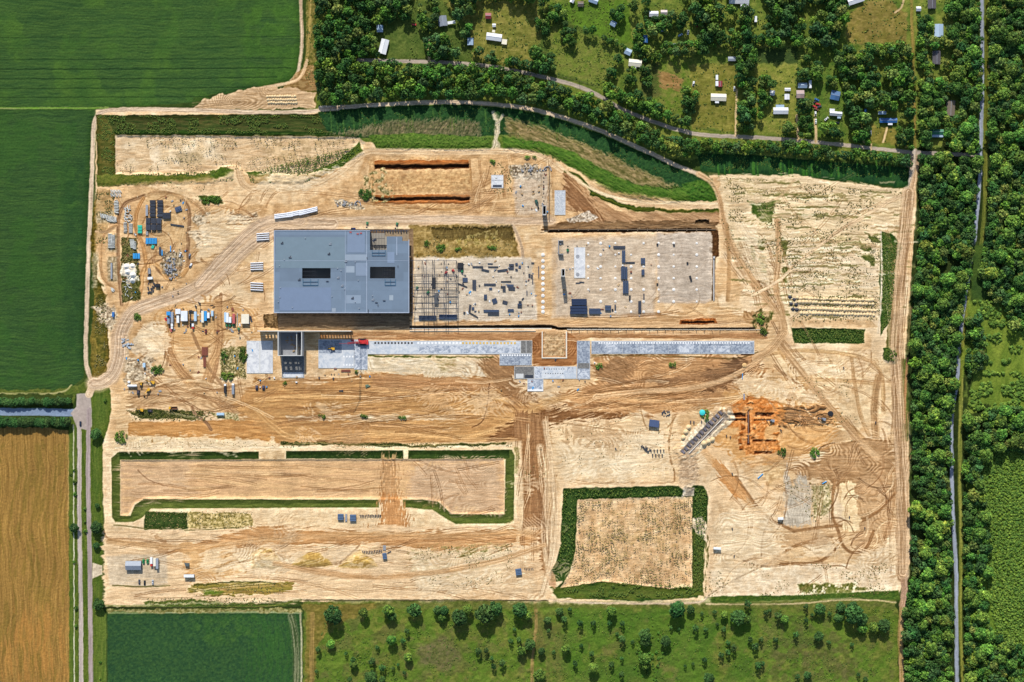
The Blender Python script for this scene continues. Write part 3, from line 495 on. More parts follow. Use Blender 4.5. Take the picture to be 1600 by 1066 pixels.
RT(600,820,850,850,30,0,6,200,[(150,104,66),(164,118,76),(224,186,138)],.45); RT(190,600,430,650,40,0,25,120,DK,.5,curve=60); RT(1190,500,1290,620,40,-50,14,120,DK,.5); RT(1130,330,1230,500,40,-65,18,130,DK,.5)
CR=(240,224,194)
for q in ([(235,560),(262,552),(264,505),(236,505),(212,530)],[(300,352),(340,330),(420,345),(350,400),(310,400)],[(420,262),(540,262),(480,300),(400,296)],[(870,690),(1040,665),(1050,740),(880,748)],[(1120,800),(1200,790),(1230,860),(1110,920)],[(640,865),(830,858),(830,920),(650,930)],[(200,682),(430,690),(440,702),(190,703)],[(890,705),(1000,715),(1000,750),(880,750)],[(330,852),(480,868),(430,900),(300,890)],
 [(1150,590),(1230,596),(1300,620),(1240,634),(1160,612)],[(1230,560),(1320,565),(1330,590),(1240,590)],[(1150,340),(1190,350),(1210,450),(1170,430)],[(1280,830),(1310,850),(1300,870),(1250,868)],[(1340,862),(1400,850),(1400,890),(1330,890)],[(820,560),(850,600),(830,616),(800,600)],[(600,560),(740,564),(745,584),(600,578)]):
    P(q,CR,(222,196,158),a=.75,soft=5,wob=4,k='c',s=5,ang=random.uniform(-20,20),cov=.85)
for q,wd in (([(500,346),(600,343),(700,342),(800,345),(862,345)],11),([(520,350),(440,352),(385,385),(335,430),(290,458),(240,474),(206,490),(190,520),(186,560),(176,585),(160,598),(146,600)],19),([(470,346),(410,348),(350,400),(310,445)],14)):
    T(q,wd+7,(196,164,128),(216,186,148),a=.6,soft=5); T(q,wd,(214,190,162),(188,160,132),soft=3,reg=4,a=.95)
for q,wd in (([(1092,272),(1112,286),(1124,310),(1131,345),(1150,395),(1182,445),(1208,480),(1220,505),(1216,535)],8),([(1216,535),(1245,572),(1290,628),(1335,680),(1370,715)],10),([(1214,345),(1217,400),(1212,450),(1222,485),(1226,515)],8),([(1180,560),(1205,545),(1225,520)],12),([(930,620),(1000,612),(1080,606),(1140,590),(1190,560)],8),([(872,510),(1000,506),(1100,508),(1160,502),(1200,492)],7)):
    T(q,wd,(214,178,134),(184,146,104),soft=2.5,a=.9)
T([(1414,302),(1370,326),(1310,362),(1250,408),(1215,440),(1175,462)],5,(226,200,162),(196,164,128),soft=1.5)
T([(1420,300),(1411,380),(1403,470),(1399,540),(1402,600),(1407,700),(1411,800),(1411,895)],19,(212,182,146),(168,134,98),soft=4,f=1.5,a=.85)
T([(1240,282),(1215,310),(1180,316),(1140,322)],4,(206,176,136),a=.7); T([(1136,350),(1140,420),(1138,470)],5,(190,150,104),a=.7)
T([(430,880),(520,898),(600,900),(680,894),(770,878),(850,852)],8,(222,184,138),(196,154,108),a=.8,soft=3); T([(170,846),(300,856),(420,842),(560,836),(700,838),(830,832)],9,(216,176,126),(190,146,98),a=.75,soft=4)
T([(852,660),(862,740),(866,800),(862,870),(846,930)],10,(228,204,168),(188,158,122),a=.8,soft=3)
# grey pads
P([(648,402),(830,402),(842,500),(648,502)],(214,206,194),(192,182,168),a=.6,soft=4,s=7); P([(870,376),(1028,370),(1022,490),(868,494)],(212,200,184),(190,176,160),a=.6,soft=5,s=7); P([(1028,366),(1112,364),(1112,468),(1030,472)],(200,190,178),(180,168,156),a=.65,soft=2,s=6)
P([(804,270),(856,268),(854,335),(808,330)],(210,200,182),(186,168,148),a=.6,soft=4,s=5)
for i in range(46):
    x=random.gauss(1180,26); y=random.gauss(662,20); a_=random.uniform(3,9); b_=random.uniform(2,5)
    if not(1125<x<1300 and 625<y<715): continue
    P([(x-a_,y),(x,y-b_),(x+a_,y-b_*.3),(x+a_*.4,y+b_)],random.choice([OR,(232,172,108),(214,160,100),OR2,(222,184,134)]),random.choice([OR2,(206,150,90)]),a=.8,soft=2,wob=3,s=2.2,z=random.uniform(-.4,1.2),zs=3,zn=.7)
for i in range(40):
    x=random.uniform(1215,1296); y=random.uniform(636,664); P([(x-5,y),(x,y-2),(x+6,y),(x,y+2)],(176,134,88),(140,102,66),a=.8,soft=1.5,wob=2.5,s=2,z=random.uniform(.3,1.1),zs=2)
# large soft graded patches
for i in range(46):
    x=random.uniform(400,1400); y=random.uniform(560,930); a_=random.uniform(14,50); b_=random.uniform(6,20)
    if 180<x<815 and 700<y<826 or 860<x<1112 and 752<y<944: continue
    P([(x-a_,y),(x-a_*.4,y-b_),(x+a_*.6,y-b_*.8),(x+a_,y),(x+a_*.3,y+b_),(x-a_*.5,y+b_*.8)],random.choice([(196,158,116),(178,142,104),(236,220,192),(206,182,150),(228,208,176)]),random.choice([(214,180,138),(226,200,162),(188,150,108)]),a=.5,soft=7,wob=4,k='c',s=4,ang=random.uniform(-40,40))
# flatten pads, final micro relief
P(rect(428,358,646,494),(150,124,96),(120,100,78),soft=1,wob=.3,pz=0)
for q in ((384,532,426,586),(496,526,576,576),(574,530,832,556),(778,552,834,574),(798,570,905,596),(820,590,856,614),(900,530,1184,556),(900,530,925,596),(436,518,480,592),(648,400,716,500),(866,296,884,337),(766,272,788,296),(895,385,918,437)):
    w_=win(*q); Z[w_]=np.minimum(Z[w_],0)*.15
P([(640,509.5),(862,508),(872,511.5),(1000,513),(1180,512),(1180,515),(1000,516),(872,516),(862,514),(640,515)],(66,56,48),(92,76,58),wob=.3,soft=1,z=-2.6,zs=1.5)
P([(1062,499),(1118,497),(1120,506),(1062,507)],(186,112,52),(130,76,40),wob=1,soft=1.5,s=2.5,z=.5,zs=3,zn=.4); P(rect(1065,502,1116,505),(70,44,28),wob=.5,soft=1,z=-2.4,zs=2)
P([(1160,488),(1185,486),(1200,500),(1190,512),(1165,505)],(196,156,108),(160,120,80),k='c',s=3)
P([(1170,490),(1186,484),(1200,492),(1200,520),(1190,528),(1180,516)],(62,70,32),(150,134,84),wob=3,soft=2,s=3,zn=.6,cov=.6)
Z+=(fbm(X/2.2,Y/2.2,2,40)-.5)*np.where(R==0,.16,np.where(R>=4,.03,.45))
def blur(A,k):
    for ax in (0,1):
        pad=[(0,0)]*A.ndim; pad[ax]=(k+1,k); B=np.cumsum(np.pad(A,pad,mode='edge'),axis=ax,dtype=np.float64)
        n=A.shape[ax]; A=((B.take(range(2*k+1,2*k+1+n),ax)-B.take(range(0,n),ax))/(2*k+1)).astype(np.float32)
    return A
site=(R==0)|(R==4)
st_=tex(X,Y,'s',1.7,1,9,77,W3); st2=tex(X,Y,'m',20,0,1,78,W3)
C=np.where(site[...,None],C*(1+(st_-.5)*.10+(st2-.5)*.09)[...,None],C)
lum=C.mean(2); dl=(lum-blur(lum,2))*.9+(lum-blur(lum,9))*.45
C+=np.clip(dl,-40,32)[...,None]*np.where(site,1,.5)[...,None]
C=np.where(site[...,None],C*np.array((.975,.955,.915),np.float32),C)
C*=(1+(fbm(X/2,Y/2,3,44)-.5)*.16)[...,None]; C*=(1+W3*.10)[...,None]
np.clip(C,0,250,out=C)
# ---------------------------------------------------------------- materials
MATS={}
def nmat(name):
    m=bpy.data.materials.new(name); m.use_nodes=True; n=m.node_tree; b=n.nodes['Principled BSDF']; return m,n,b
def pm(name,col,rough=.6,metal=0,var=.12,sc=.6,bump=0,vary=0):
    """procedural paint / concrete / steel: base colour broken by two noises"""
    if name in MATS: return MATS[name]
    m,n,b=nmat(name); L=n.links; c=lin(col)*K
    tc=n.nodes.new('ShaderNodeTexCoord'); no=n.nodes.new('ShaderNodeTexNoise'); no.inputs['Scale'].default_value=sc; no.inputs['Detail'].default_value=4
    L.new(tc.outputs['Object'],no.inputs['Vector']); mr=n.nodes.new('ShaderNodeMapRange'); mr.inputs['To Min'].default_value=1-var*1.6; mr.inputs['To Max'].default_value=1+var*1.6
    L.new(no.outputs['Fac'],mr.inputs['Value']); mx=n.nodes.new('ShaderNodeVectorMath'); mx.operation='SCALE'; mx.inputs[0].default_value=[float(v) for v in c]
    L.new(mr.outputs[0],mx.inputs['Scale']); out=mx.outputs[0]
    if vary:
        oi=n.nodes.new('ShaderNodeObjectInfo'); m2=n.nodes.new('ShaderNodeMapRange'); m2.inputs['To Min'].default_value=1-vary; m2.inputs['To Max'].default_value=1+vary
        L.new(oi.outputs['Random'],m2.inputs['Value']); v2=n.nodes.new('ShaderNodeVectorMath'); v2.operation='SCALE'; L.new(out,v2.inputs[0]); L.new(m2.outputs[0],v2.inputs['Scale']); out=v2.outputs[0]
    L.new(out,b.inputs['Base Color']); b.inputs['Roughness'].default_value=rough; b.inputs['Metallic'].default_value=metal
    if bump:
        bp=n.nodes.new('ShaderNodeBump'); bp.inputs['Strength'].default_value=bump; bp.inputs['Distance'].default_value=.2; L.new(no.outputs['Fac'],bp.inputs['Height']); L.new(bp.outputs[0],b.inputs['Normal'])
    MATS[name]=m; return m
def am(name,attr,sc,var,rough=.95,obj=False,spec=.1):
    """surface whose colour lives in a mesh attribute, broken up by procedural grain"""
    m,n,b=nmat(name); L=n.links; at=n.nodes.new('ShaderNodeAttribute'); at.attribute_name=attr
    ge=n.nodes.new('ShaderNodeNewGeometry'); no=n.nodes.new('ShaderNodeTexNoise'); no.inputs['Scale'].default_value=sc; no.inputs['Detail'].default_value=3
    L.new(ge.outputs['Position'],no.inputs['Vector']); mr=n.nodes.new('ShaderNodeMapRange'); mr.inputs['From Min'].default_value=.3; mr.inputs['From Max'].default_value=.7; mr.inputs['To Min'].default_value=1-var; mr.inputs['To Max'].default_value=1+var
    L.new(no.outputs['Fac'],mr.inputs['Value']); mx=n.nodes.new('ShaderNodeVectorMath'); mx.operation='SCALE'; L.new(at.outputs['Color'],mx.inputs[0]); L.new(mr.outputs[0],mx.inputs['Scale']); out=mx.outputs[0]
    if obj:
        oi=n.nodes.new('ShaderNodeObjectInfo'); hs=n.nodes.new('ShaderNodeHueSaturation'); a=n.nodes.new('ShaderNodeMapRange'); a.inputs['To Min'].default_value=.475; a.inputs['To Max'].default_value=.52
        v=n.nodes.new('ShaderNodeMapRange'); v.inputs['To Min'].default_value=.65; v.inputs['To Max'].default_value=1.4; wn=n.nodes.new('ShaderNodeTexWhiteNoise'); wn.noise_dimensions='1D'
        L.new(oi.outputs['Random'],a.inputs['Value']); L.new(oi.outputs['Random'],wn.inputs['W']); L.new(wn.outputs['Value'],v.inputs['Value'])
        L.new(a.outputs[0],hs.inputs['Hue']); L.new(v.outputs[0],hs.inputs['Value']); L.new(out,hs.inputs['Color']); out=hs.outputs[0]
    L.new(out,b.inputs['Base Color']); b.inputs['Roughness'].default_value=rough; b.inputs['Specular IOR Level'].default_value=spec
    return m
# ---------------------------------------------------------------- mesh helpers
def fastmesh(name,V,F,cols=None):
    """V Nx3, F MxK equal sided faces; cols per vertex (linear)"""
    me=bpy.data.meshes.new(name); k=F.shape[1]; me.vertices.add(len(V)); me.vertices.foreach_set('co',np.ascontiguousarray(V,dtype=np.float32).ravel())
    me.loops.add(F.size); me.loops.foreach_set('vertex_index',np.ascontiguousarray(F,dtype=np.int32).ravel())
    me.polygons.add(len(F)); me.polygons.foreach_set('loop_start',np.arange(0,F.size,k,dtype=np.int32))
    if cols is not None:
        at=me.color_attributes.new('Col','FLOAT_COLOR','POINT'); c4=np.ones((len(V),4),np.float32); c4[:,:3]=cols; at.data.foreach_set('color',c4.ravel())
    me.update(calc_edges=True); return me
def wx(px): return (px-800)*S
def wy(py): return (533-py)*S
ALL=[]
def link(o,parent=None,label=None,cat=None,group=None,kind=None):
    scn.collection.objects.link(o)
    if parent is not None: o.parent=parent
    if label: o['label']=label
    if cat: o['category']=cat
    if group: o['group']=group
    if kind: o['kind']=kind
    if parent is None: ALL.append(o)
    return o
CL=lin(C)*K
gm={0:('ground','bare tan and pale sandy soil of the construction site, crossed by wheel tracks','ground',am('soil','Col',.9,.16)),
 1:('crop_field','dark green row crop fields beside the construction site','field',am('crop','Col',1.2,.25)),
 2:('stubble_field','golden brown harvested field with fine upright stripes at lower left','field',am('stubble','Col',1.0,.22)),
 3:('grass','green grass of banks, verges, pasture and yards around the site','grass',am('grass_blades','Col',1.1,.28)),
 4:('dirt_road','pale dirt roads and worn haul tracks around the site','road',am('packed_dirt','Col',.8,.12)),
 5:('road','grey paved public roads along the site and through the trees','road',am('asphalt','Col',1.5,.07,.85)),
 6:('path','narrow pale concrete path beside the west road','path',am('path_concrete','Col',1.5,.06))}
idx=np.arange(HH*WW,dtype=np.int32).reshape(HH,WW)
RF=R[:-1,:-1]
VX=((X-800)*S).ravel(); VY=((533-Y)*S).ravel(); VZ=Z.ravel(); VC=CL.reshape(-1,3)
for k,(nm,lb,ct,mt) in gm.items():
    f=RF==k
    if not f.any(): continue
    q=np.stack([idx[1:,:-1][f],idx[1:,1:][f],idx[:-1,1:][f],idx[:-1,:-1][f]],1)
    u,inv=np.unique(q.ravel(),return_inverse=True)
    me=fastmesh(nm,np.stack([VX[u],VY[u],VZ[u]],1),inv.reshape(-1,4),VC[u]); me.materials.append(mt)
    me.polygons.foreach_set('use_smooth',np.ones(len(me.polygons),bool))
    link(bpy.data.objects.new(nm,me),None,lb,ct,None,'structure')
del VX,VY,VZ,VC
def zat(px,py):
    i=min(max(np.searchsorted(GX,px),0),WW-1); j=min(max(np.searchsorted(GY,py),0),HH-1); return float(Z[j,i])
class MB:
    def __init__(s): s.v=[];s.f=[]
    def add(s,v,f):
        n=len(s.v); s.v+=v; s.f+=[tuple(i+n for i in q) for q in f]; return s
    def b(s,cx,cy,cz,sx,sy,sz,rz=0,tp=1):   # box: centre x,y; bottom z
        c,k=math.cos(rz),math.sin(rz); v=[]
        for z,t in ((cz,1),(cz+sz,tp)):
            for x,y in ((-1,-1),(1,-1),(1,1),(-1,1)):
                a=x*sx/2*t; b=y*sy/2*t; v.append((cx+a*c-b*k,cy+a*k+b*c,z))
        return s.add(v,[(3,2,1,0),(4,5,6,7),(0,1,5,4),(1,2,6,5),(2,3,7,6),(3,0,4,7)])
    def r(s,x0,y0,x1,y1,z0,z1,o=(0,0)):      # box from photo pixels relative to origin o
        return s.b((x0+x1-2*o[0])/2*S,-(y0+y1-2*o[1])/2*S,z0,abs(x1-x0)*S,abs(y1-y0)*S,z1-z0)
    def cyl(s,x,y,z,r,h,n=10,r2=None,ax='z'):
        r2=r if r2 is None else r2; v=[]
        for i in range(n):
            a=2*math.pi*i/n; p=(r*math.cos(a),r*math.sin(a)); q=(r2*math.cos(a),r2*math.sin(a))
            for (u,w_,t) in ((p[0],p[1],0),(q[0],q[1],h)):
                v.append((x+u,y+w_,z+t) if ax=='z' else (x+t,y+u,z+w_) if ax=='x' else (x+u,y+t,z+w_))
        f=[(2*i,2*((i+1)%n),2*((i+1)%n)+1,2*i+1) for i in range(n)]; f+=[tuple(2*i for i in range(n))[::-1],tuple(2*i+1 for i in range(n))]
        return s.add(v,f)
    def bar(s,a,b,w_):
        a=np.array(a,float);b=np.array(b,float);d=b-a;L=np.linalg.norm(d);d/=L;u=np.cross(d,(0,0,1.))
        if np.linalg.norm(u)<1e-3:u=np.array((1.,0,0))
        u/=np.linalg.norm(u);w2=np.cross(d,u);v=[]
        for p in (a,b):
            for i,j in ((-1,-1),(1,-1),(1,1),(-1,1)): v.append(tuple(p+u*i*w_/2+w2*j*w_/2))
        return s.add(v,[(3,2,1,0),(4,5,6,7),(0,1,5,4),(1,2,6,5),(2,3,7,6),(3,0,4,7)])
    def gable(s,cx,cy,z,sx,sy,h,ov=.4):      # ridge along x
        x=sx/2+ov;y=sy/2+ov;t=.18
        v=[(cx-x,cy-y,z),(cx+x,cy-y,z),(cx+x,cy,z+h),(cx-x,cy,z+h),(cx+x,cy+y,z),(cx-x,cy+y,z)]; v+=[(a,b,c-t) for a,b,c in v]
        return s.add(v,[(0,1,2,3),(3,2,4,5),(7,6,9,8),(8,9,11,10),(0,6,7,1),(4,10,11,5),(1,7,8,2),(2,8,10,4),(5,11,9,3),(3,9,6,0)])
    def mesh(s,name,mat):
        me=bpy.data.meshes.new(name); me.from_pydata(s.v,[],s.f); me.materials.append(mat); me.update(); return me
def thing(name,label,cat,px,py,rot=0,group=None,z=None):
    o=bpy.data.objects.new(name,None); z=zat(px,py) if z is None else z
    o.location=(wx(px),wy(py),z); o.rotation_euler=(0,0,D(rot)); o.empty_display_size=1
    return link(o,None,label,cat,group)
def part(name,mb,mat,parent,label=None):
    o=bpy.data.objects.new(name,mb.mesh(name,mat)); return link(o,parent,label)
def solo(name,mb,mat,label,cat,px,py,rot=0,group=None,z=None):
    o=bpy.data.objects.new(name,mb.mesh(name,mat)); z=zat(px,py) if z is None else z
    o.location=(wx(px),wy(py),z); o.rotation_euler=(0,0,D(rot)); return link(o,None,label,cat,group)
def dup(o,px,py,rot=0,sc=1,label=None,group=None,z=None,parent=None):
    c=o.copy(); scn.collection.objects.link(c)
    if parent is None:
        c.location=(wx(px),wy(py),zat(px,py) if z is None else z); c.rotation_euler=(0,0,D(rot)); c.scale=(sc,sc,sc) if not isinstance(sc,tuple) else sc
        if label: c['label']=label
        if group: c['group']=group
        ALL.append(c)
    else: c.parent=parent
    for h in KIDS.get(o.name,()) : dup(h,0,0,parent=c)
    return c
KIDS={}
def regkids(*roots):
    ch={}
    for o in bpy.data.objects:
        if o.parent: ch.setdefault(o.parent.name,[]).append(o)
    KIDS.update(ch)
# metals etc
WHITE=pm('white_paint',(236,238,238),.5,var=.05,sc=.4); CREAM=pm('cream_metal',(236,228,206),.5,var=.07); GLASS=pm('window_glass',(40,52,62),.1,var=.02)
TYRE=pm('tyre_rubber',(30,30,32),.9); STEELD=pm('dark_steel',(62,68,80),.5,.3,var=.2,vary=.25); BLUEST=pm('blue_grey_steel',(62,78,104),.5,.2,var=.15,vary=.2)
CONC=pm('concrete',(204,204,200),.9,var=.1,sc=.25,bump=.1); CONCD=pm('grey_concrete',(150,152,156),.9,var=.2,sc=.2); RUST=pm('rusty_steel',(128,66,44),.8,var=.25,sc=.8)
YEL=pm('yellow_paint',(224,170,40),.45,var=.1); RED=pm('red_paint',(206,48,46),.4,var=.1); GREENP=pm('green_paint',(34,140,84),.45,var=.1); TEAL=pm('teal_plastic',(40,196,168),.5,var=.08,vary=.1)
BLUEP=pm('blue_plastic',(44,150,214),.5,var=.08,vary=.12); BLACK=pm('black_steel',(34,36,42),.5,.2,var=.2); GALV=pm('galvanised_steel',(176,182,190),.45,.4,var=.12,sc=1.2); GREYR=pm('grey_metal_roof',(150,158,168),.45,.2,var=.12)
LB=pm('pale_blue_metal',(176,206,228),.45,var=.1); BLU=pm('blue_metal',(48,112,178),.45,var=.14); TANM=pm('weathered_brown_shingle',(112,100,84),.9,var=.25,sc=1.5); PINK=pm('faded_red_metal',(190,92,88),.5,var=.15)
SIDING=pm('pale_siding',(206,204,194),.8,var=.06); PLATE=pm('bright_steel_wall',(214,216,216),.6,var=.08)
def corr(name,col,sc=1,axis='x',var=.15,patch=.1):
    """ribbed sheet metal: fine ribs, panel to panel tone changes"""
    if name in MATS: return MATS[name]
    m,n,b=nmat(name); L=n.links; tc=n.nodes.new('ShaderNodeTexCoord'); wv=n.nodes.new('ShaderNodeTexWave'); wv.bands_direction='X' if axis=='x' else 'Y'
    wv.inputs['Scale'].default_value=sc; wv.inputs['Distortion'].default_value=.2; L.new(tc.outputs['Object'],wv.inputs['Vector'])
    br=n.nodes.new('ShaderNodeTexBrick'); br.inputs['Scale'].default_value=.045; br.inputs['Color1'].default_value=(1-patch,1-patch,1-patch,1); br.inputs['Color2'].default_value=(1+patch,1+patch,1+patch,1)
    br.inputs['Mortar'].default_value=(.92,.92,.94,1); br.inputs['Mortar Size'].default_value=.006; br.offset=.37; br.inputs['Brick Width'].default_value=1.4; br.inputs['Row Height'].default_value=.42
    L.new(tc.outputs['Object'],br.inputs['Vector'])
    no=n.nodes.new('ShaderNodeTexNoise'); no.inputs['Scale'].default_value=.09; no.inputs['Detail'].default_value=5; L.new(tc.outputs['Object'],no.inputs['Vector'])
    mr=n.nodes.new('ShaderNodeMapRange'); mr.inputs['To Min'].default_value=1-var; mr.inputs['To Max'].default_value=1+var; L.new(no.outputs['Fac'],mr.inputs['Value'])
    m3=n.nodes.new('ShaderNodeMapRange'); m3.inputs['To Min'].default_value=.93; m3.inputs['To Max'].default_value=1.04; L.new(wv.outputs['Fac'],m3.inputs['Value'])
    v=n.nodes.new('ShaderNodeVectorMath'); v.operation='SCALE'; v.inputs[0].default_value=[float(q) for q in lin(col)*K]; L.new(mr.outputs[0],v.inputs['Scale'])
    v2=n.nodes.new('ShaderNodeVectorMath'); v2.operation='SCALE'; L.new(v.outputs[0],v2.inputs[0]); L.new(m3.outputs[0],v2.inputs['Scale'])
    v3=n.nodes.new('ShaderNodeVectorMath'); v3.operation='MULTIPLY'; L.new(v2.outputs[0],v3.inputs[0]); L.new(br.outputs['Color'],v3.inputs[1])
    L.new(v3.outputs[0],b.inputs['Base Color']); b.inputs['Roughness'].default_value=.6; MATS[name]=m; return m
# ---------------------------------------------------------------- warehouse under construction
HB=11.5; WHO=(536,426)
wh=thing('warehouse','huge unfinished warehouse with flat blue grey roof and two dark roof openings','warehouse',*WHO,z=0)
ROOF=corr('blue_grey_roof_sheet',(106,124,142),.5,'x')
rb=MB()
for q in ((432,362,580,392),(432,392,640,418),(432,418,475,436),(519,418,580,436),(619,418,640,436),(432,436,640,489),(606,371,630,392),(630,378,640,392)): rb.r(*q,HB,HB+.6,WHO)
part('roof',rb,ROOF,wh)
SH=[(q,tuple(int(v*f) for v,f in zip(c,(.93,.95,.94)))) for q,c in [((542,399,575,408),(150,162,178)),((543,417,556,427),(156,168,184)),((434,372,542,420),(118,136,150)),((543,462,566,475),(142,156,176)),((607,395,618,412),(130,146,172)),((610,462,616,470),(160,170,184)),((545,364,572,396),(126,142,166)),((558,412,576,432),(134,148,170)),((440,450,520,486),(120,136,164)),((521,482,527,488),(156,166,180))]]
for i,(q,c) in enumerate(SH): part('roof_sheet',MB().r(*q,HB+.62+i*.01,HB+.66+i*.01,WHO),pm('roof_sheet_%d'%i,c,.6,var=.06,sc=.2),wh)
sm=MB()
for q in ((574.5,362,575.3,489),(541.5,362,542,489),(621,372,622,400),(432,408.4,640,408.8)): sm.r(*q,HB+.6,HB+.75,WHO)
part('roof_seam',sm,pm('pale_seam',(160,172,190)),wh)
sm=MB().r(431.3,488.4,640.7,489.6,HB+.1,HB+.95,WHO).r(431.2,362,432.2,488.4,HB+.1,HB+.95,WHO).r(639.8,376,640.8,488.4,HB+.1,HB+.95,WHO).r(432.2,361.3,580,362.2,HB+.1,HB+.95,WHO)
part('parapet',sm,pm('pale_parapet',(170,180,196)),wh)
WM=corr('wall_panel',(170,176,184),1.2)
wl=MB().r(432,487.6,640,488.4,0,HB,WHO).r(432,362.6,432.8,487.6,0,HB,WHO).r(639,400,639.8,487.6,3.6,HB,WHO).r(432.8,362.6,580,363.3,0,HB,WHO); part('wall',wl,WM,wh)
for x in range(446,636,13): part('dock_door',MB().r(x,488.5,x+4,488.9,1.2,4.6,WHO),pm('door_white',(210,214,220)),wh)
fl=MB().r(434,364.5,638,486.5,-.2,.35,WHO); part('floor',fl,pm('floor_slab',(158,150,136),.8,var=.12,sc=.08),wh)
for x in range(436,640,25):
    for y in (380,414,440,462): part('column',MB().b((x-WHO[0])*S,-(y-WHO[1])*S,.35,.5,.5,HB-.37),STEELD,wh)
for (x0,y0,x1,y1) in ((475,418,497,436),(601,418,619,436),(583,362,603,392)):
    jm=MB()
    for i in range(int((x1-x0)/2.4)+1): jm.r(x0+i*2.4,y0,x0+i*2.4+.35,y1,HB-.9,HB-.5,WHO)
    for i in range(3): jm.r(x0,y0+(y1-y0)*(i+.2)/3,x1,y0+(y1-y0)*(i+.2)/3+.5,HB-.5,HB-.1,WHO)
    part('roof_frame',jm,BLACK,wh)
for (x0,y0,x1,y1) in ((476,437,500,447),(603,437,620,447),(583,392,604,401)):
    jm=MB()
    for (a,b,c,d) in ((x0,y0,x0+.6,y1),(x1-.6,y0,x1,y1),(x0+.6,y1-.6,x1-.6,y1),((x0+x1)/2,y0,(x0+x1)/2+.5,y1-.6),(x0+.6,y0+4,x1-.6,y0+4.5)): jm.r(a,b,c,d,HB+.8,HB+1.2,WHO)
    part('guard_frame',jm,pm('teal_steel',(40,96,128),.5),wh)
dk=MB().r(603,363,640,371,HB-1.2,HB-.8,WHO).r(630,371,640,378,HB-1.2,HB-.8,WHO); part('roof_deck',dk,pm('bare_deck',(150,128,98),.9,var=.3,sc=.5),wh)
dk=MB()
for i in range(14): dk.r(581+i*4.2,361.6,582.6+i*4.2,363.2+(i%3),HB-.5,HB+.6,WHO)
dk.r(580,360.8,640,361.8,HB-.6,HB+.2,WHO); part('edge_beam',dk,STEELD,wh)
for (x,y,l) in ((588,473,4),(592,476,3),(577,484,5),(600,470,4),(623,416,3),(512,440,4),(575,403,3)): part('roof_material',MB().r(x,y,x+(.8 if l!=4 else l),y+(l if l!=4 else .8),HB+.68,HB+1.4,WHO),STEELD,wh)
for i in range(34):
    x=random.uniform(438,634); y=random.uniform(370,484)
    if any(a-2<x<c+2 and b-2<y<d+14 for a,b,c,d in ((475,418,519,436),(580,418,619,436),(580,362,640,393))): continue
    if i%3: part('roof_vent',MB().cyl((x-WHO[0])*S,-(y-WHO[1])*S,HB+.68,.35,.7,8).cyl((x-WHO[0])*S,-(y-WHO[1])*S,HB+1.38,.5,.12,8),GALV,wh)
    else: part('roof_material',MB().b((x-WHO[0])*S,-(y-WHO[1])*S,HB+.68,2.6,1.1,.6).b((x-WHO[0])*S+.6,-(y-WHO[1])*S+1.3,HB+.68,1.2,.7,.4),GREYR if i%2 else STEELD,wh)
wp=[solo('worker_platform',MB().b(0,0,0,2.2,1.2,.3).b(-.9,0,.3,.1,1.2,1.1).b(.9,0,.3,.1,1.2,1.1),PINK,'small red frame on the warehouse roof near its upper edge','roof frame',x,y,z=HB+.8) for x,y in ((550,364.5),(566,366),(561,367))]
# ---------------------------------------------------------------- steel frame beside it
FO=(680,455); st=thing('building_skeleton','open steel frame of columns, beams and joists east of the warehouse','steel frame',*FO,z=0); HF=10.5
xs=(645.5,660.5,667,676.5,680,694.5,698,713.5); ys=(408,420,430,441,450,459,475,489)
for x in xs:
    for y in (409,430,450,475,497) if x in(660.5,676.5,694.5,713.5) else ():
        part('column',MB().b((x-FO[0])*S,-(y-FO[1])*S,0,.5,.5,HF),STEELD,st)
for x in xs: part('beam',MB().r(x-.35,407,x+.35,499,HF-(.0 if x in(660.5,676.5,694.5,713.5) else .5),HF+.5,FO),STEELD,st)
for y in ys: part('girder',MB().r(643,y-.3,713.1,y+.3,HF+.52,HF+.9,FO),STEELD,st)
jm=MB()
for i in range(7): jm.r(662+i*2,421,662.25+i*2,449,HF+.95,HF+1.2,FO); jm.r(681+i*2,451,681.25+i*2,474,HF+.95,HF+1.2,FO); jm.r(696,431+i*2.6,712,431.3+i*2.6,HF+.95,HF+1.2,FO)
part('joist',jm,pm('light_joist',(120,126,136),.5),st)
solo('deck_bundle',MB().b(0,0,0,4,12,1.6).b(.3,0,1.62,3,11,.4),BLACK,'dark deck bundle set upright on the steel frame beside two lifts','deck bundle',679,443.5,z=HF+.95)
for i,(x0,x1,y0,y1) in enumerate(((654.5,681.5,493,500),(686,714.5,491,499))):
    b=MB()
    for k in range(4): b.b(0,-(k-1.5)*1.15,0,(x1-x0)*S,.9,2.6-k*.4)
    solo('deck_stack',b,BLUEST,('western','eastern')[i]+' dark blue stack of long deck sheets south of the steel frame','steel stack',(x0+x1)/2,(y0+y1)/2)
# ---------------------------------------------------------------- tall precast wall with openings, stair core, retaining walls
TW=pm('precast_panel',(238,232,218),.8,var=.05)
b=MB(); x=406.; op=[414+i*5.2 for i in range(4)]+[500+i*4.4 for i in range(12)]
def slot(b,x0,x1,z0,z1): b.r(x0,516.9,x1,518,z0,z1,(478,517.5))
slot(b,406,551,0,2.6); slot(b,406,551,5.6,14.2); cur=406.
for o_ in sorted(op):
    slot(b,cur,o_,2.6,5.6); cur=o_+2.6
slot(b,cur,551,2.6,5.6)
solo('precast_wall',b,TW,'long tall precast concrete wall south of the warehouse, its top edge white','wall',478,517.5,z=0)
cr=thing('stair_core','open topped concrete stair core standing against the tall precast wall','stair core',457,537,z=0); o=(457,537)
b=MB().r(437.5,518.2,438.8,556,0,14,o).r(474,518.2,475.2,556,0,14,o).r(438.8,518.2,474,519.2,0,13.7,o)
b.r(438.8,555,474,556,0,5,o).r(438.8,555,474,556,6.9,8.4,o).r(438.8,555,474,556,11.4,14,o)
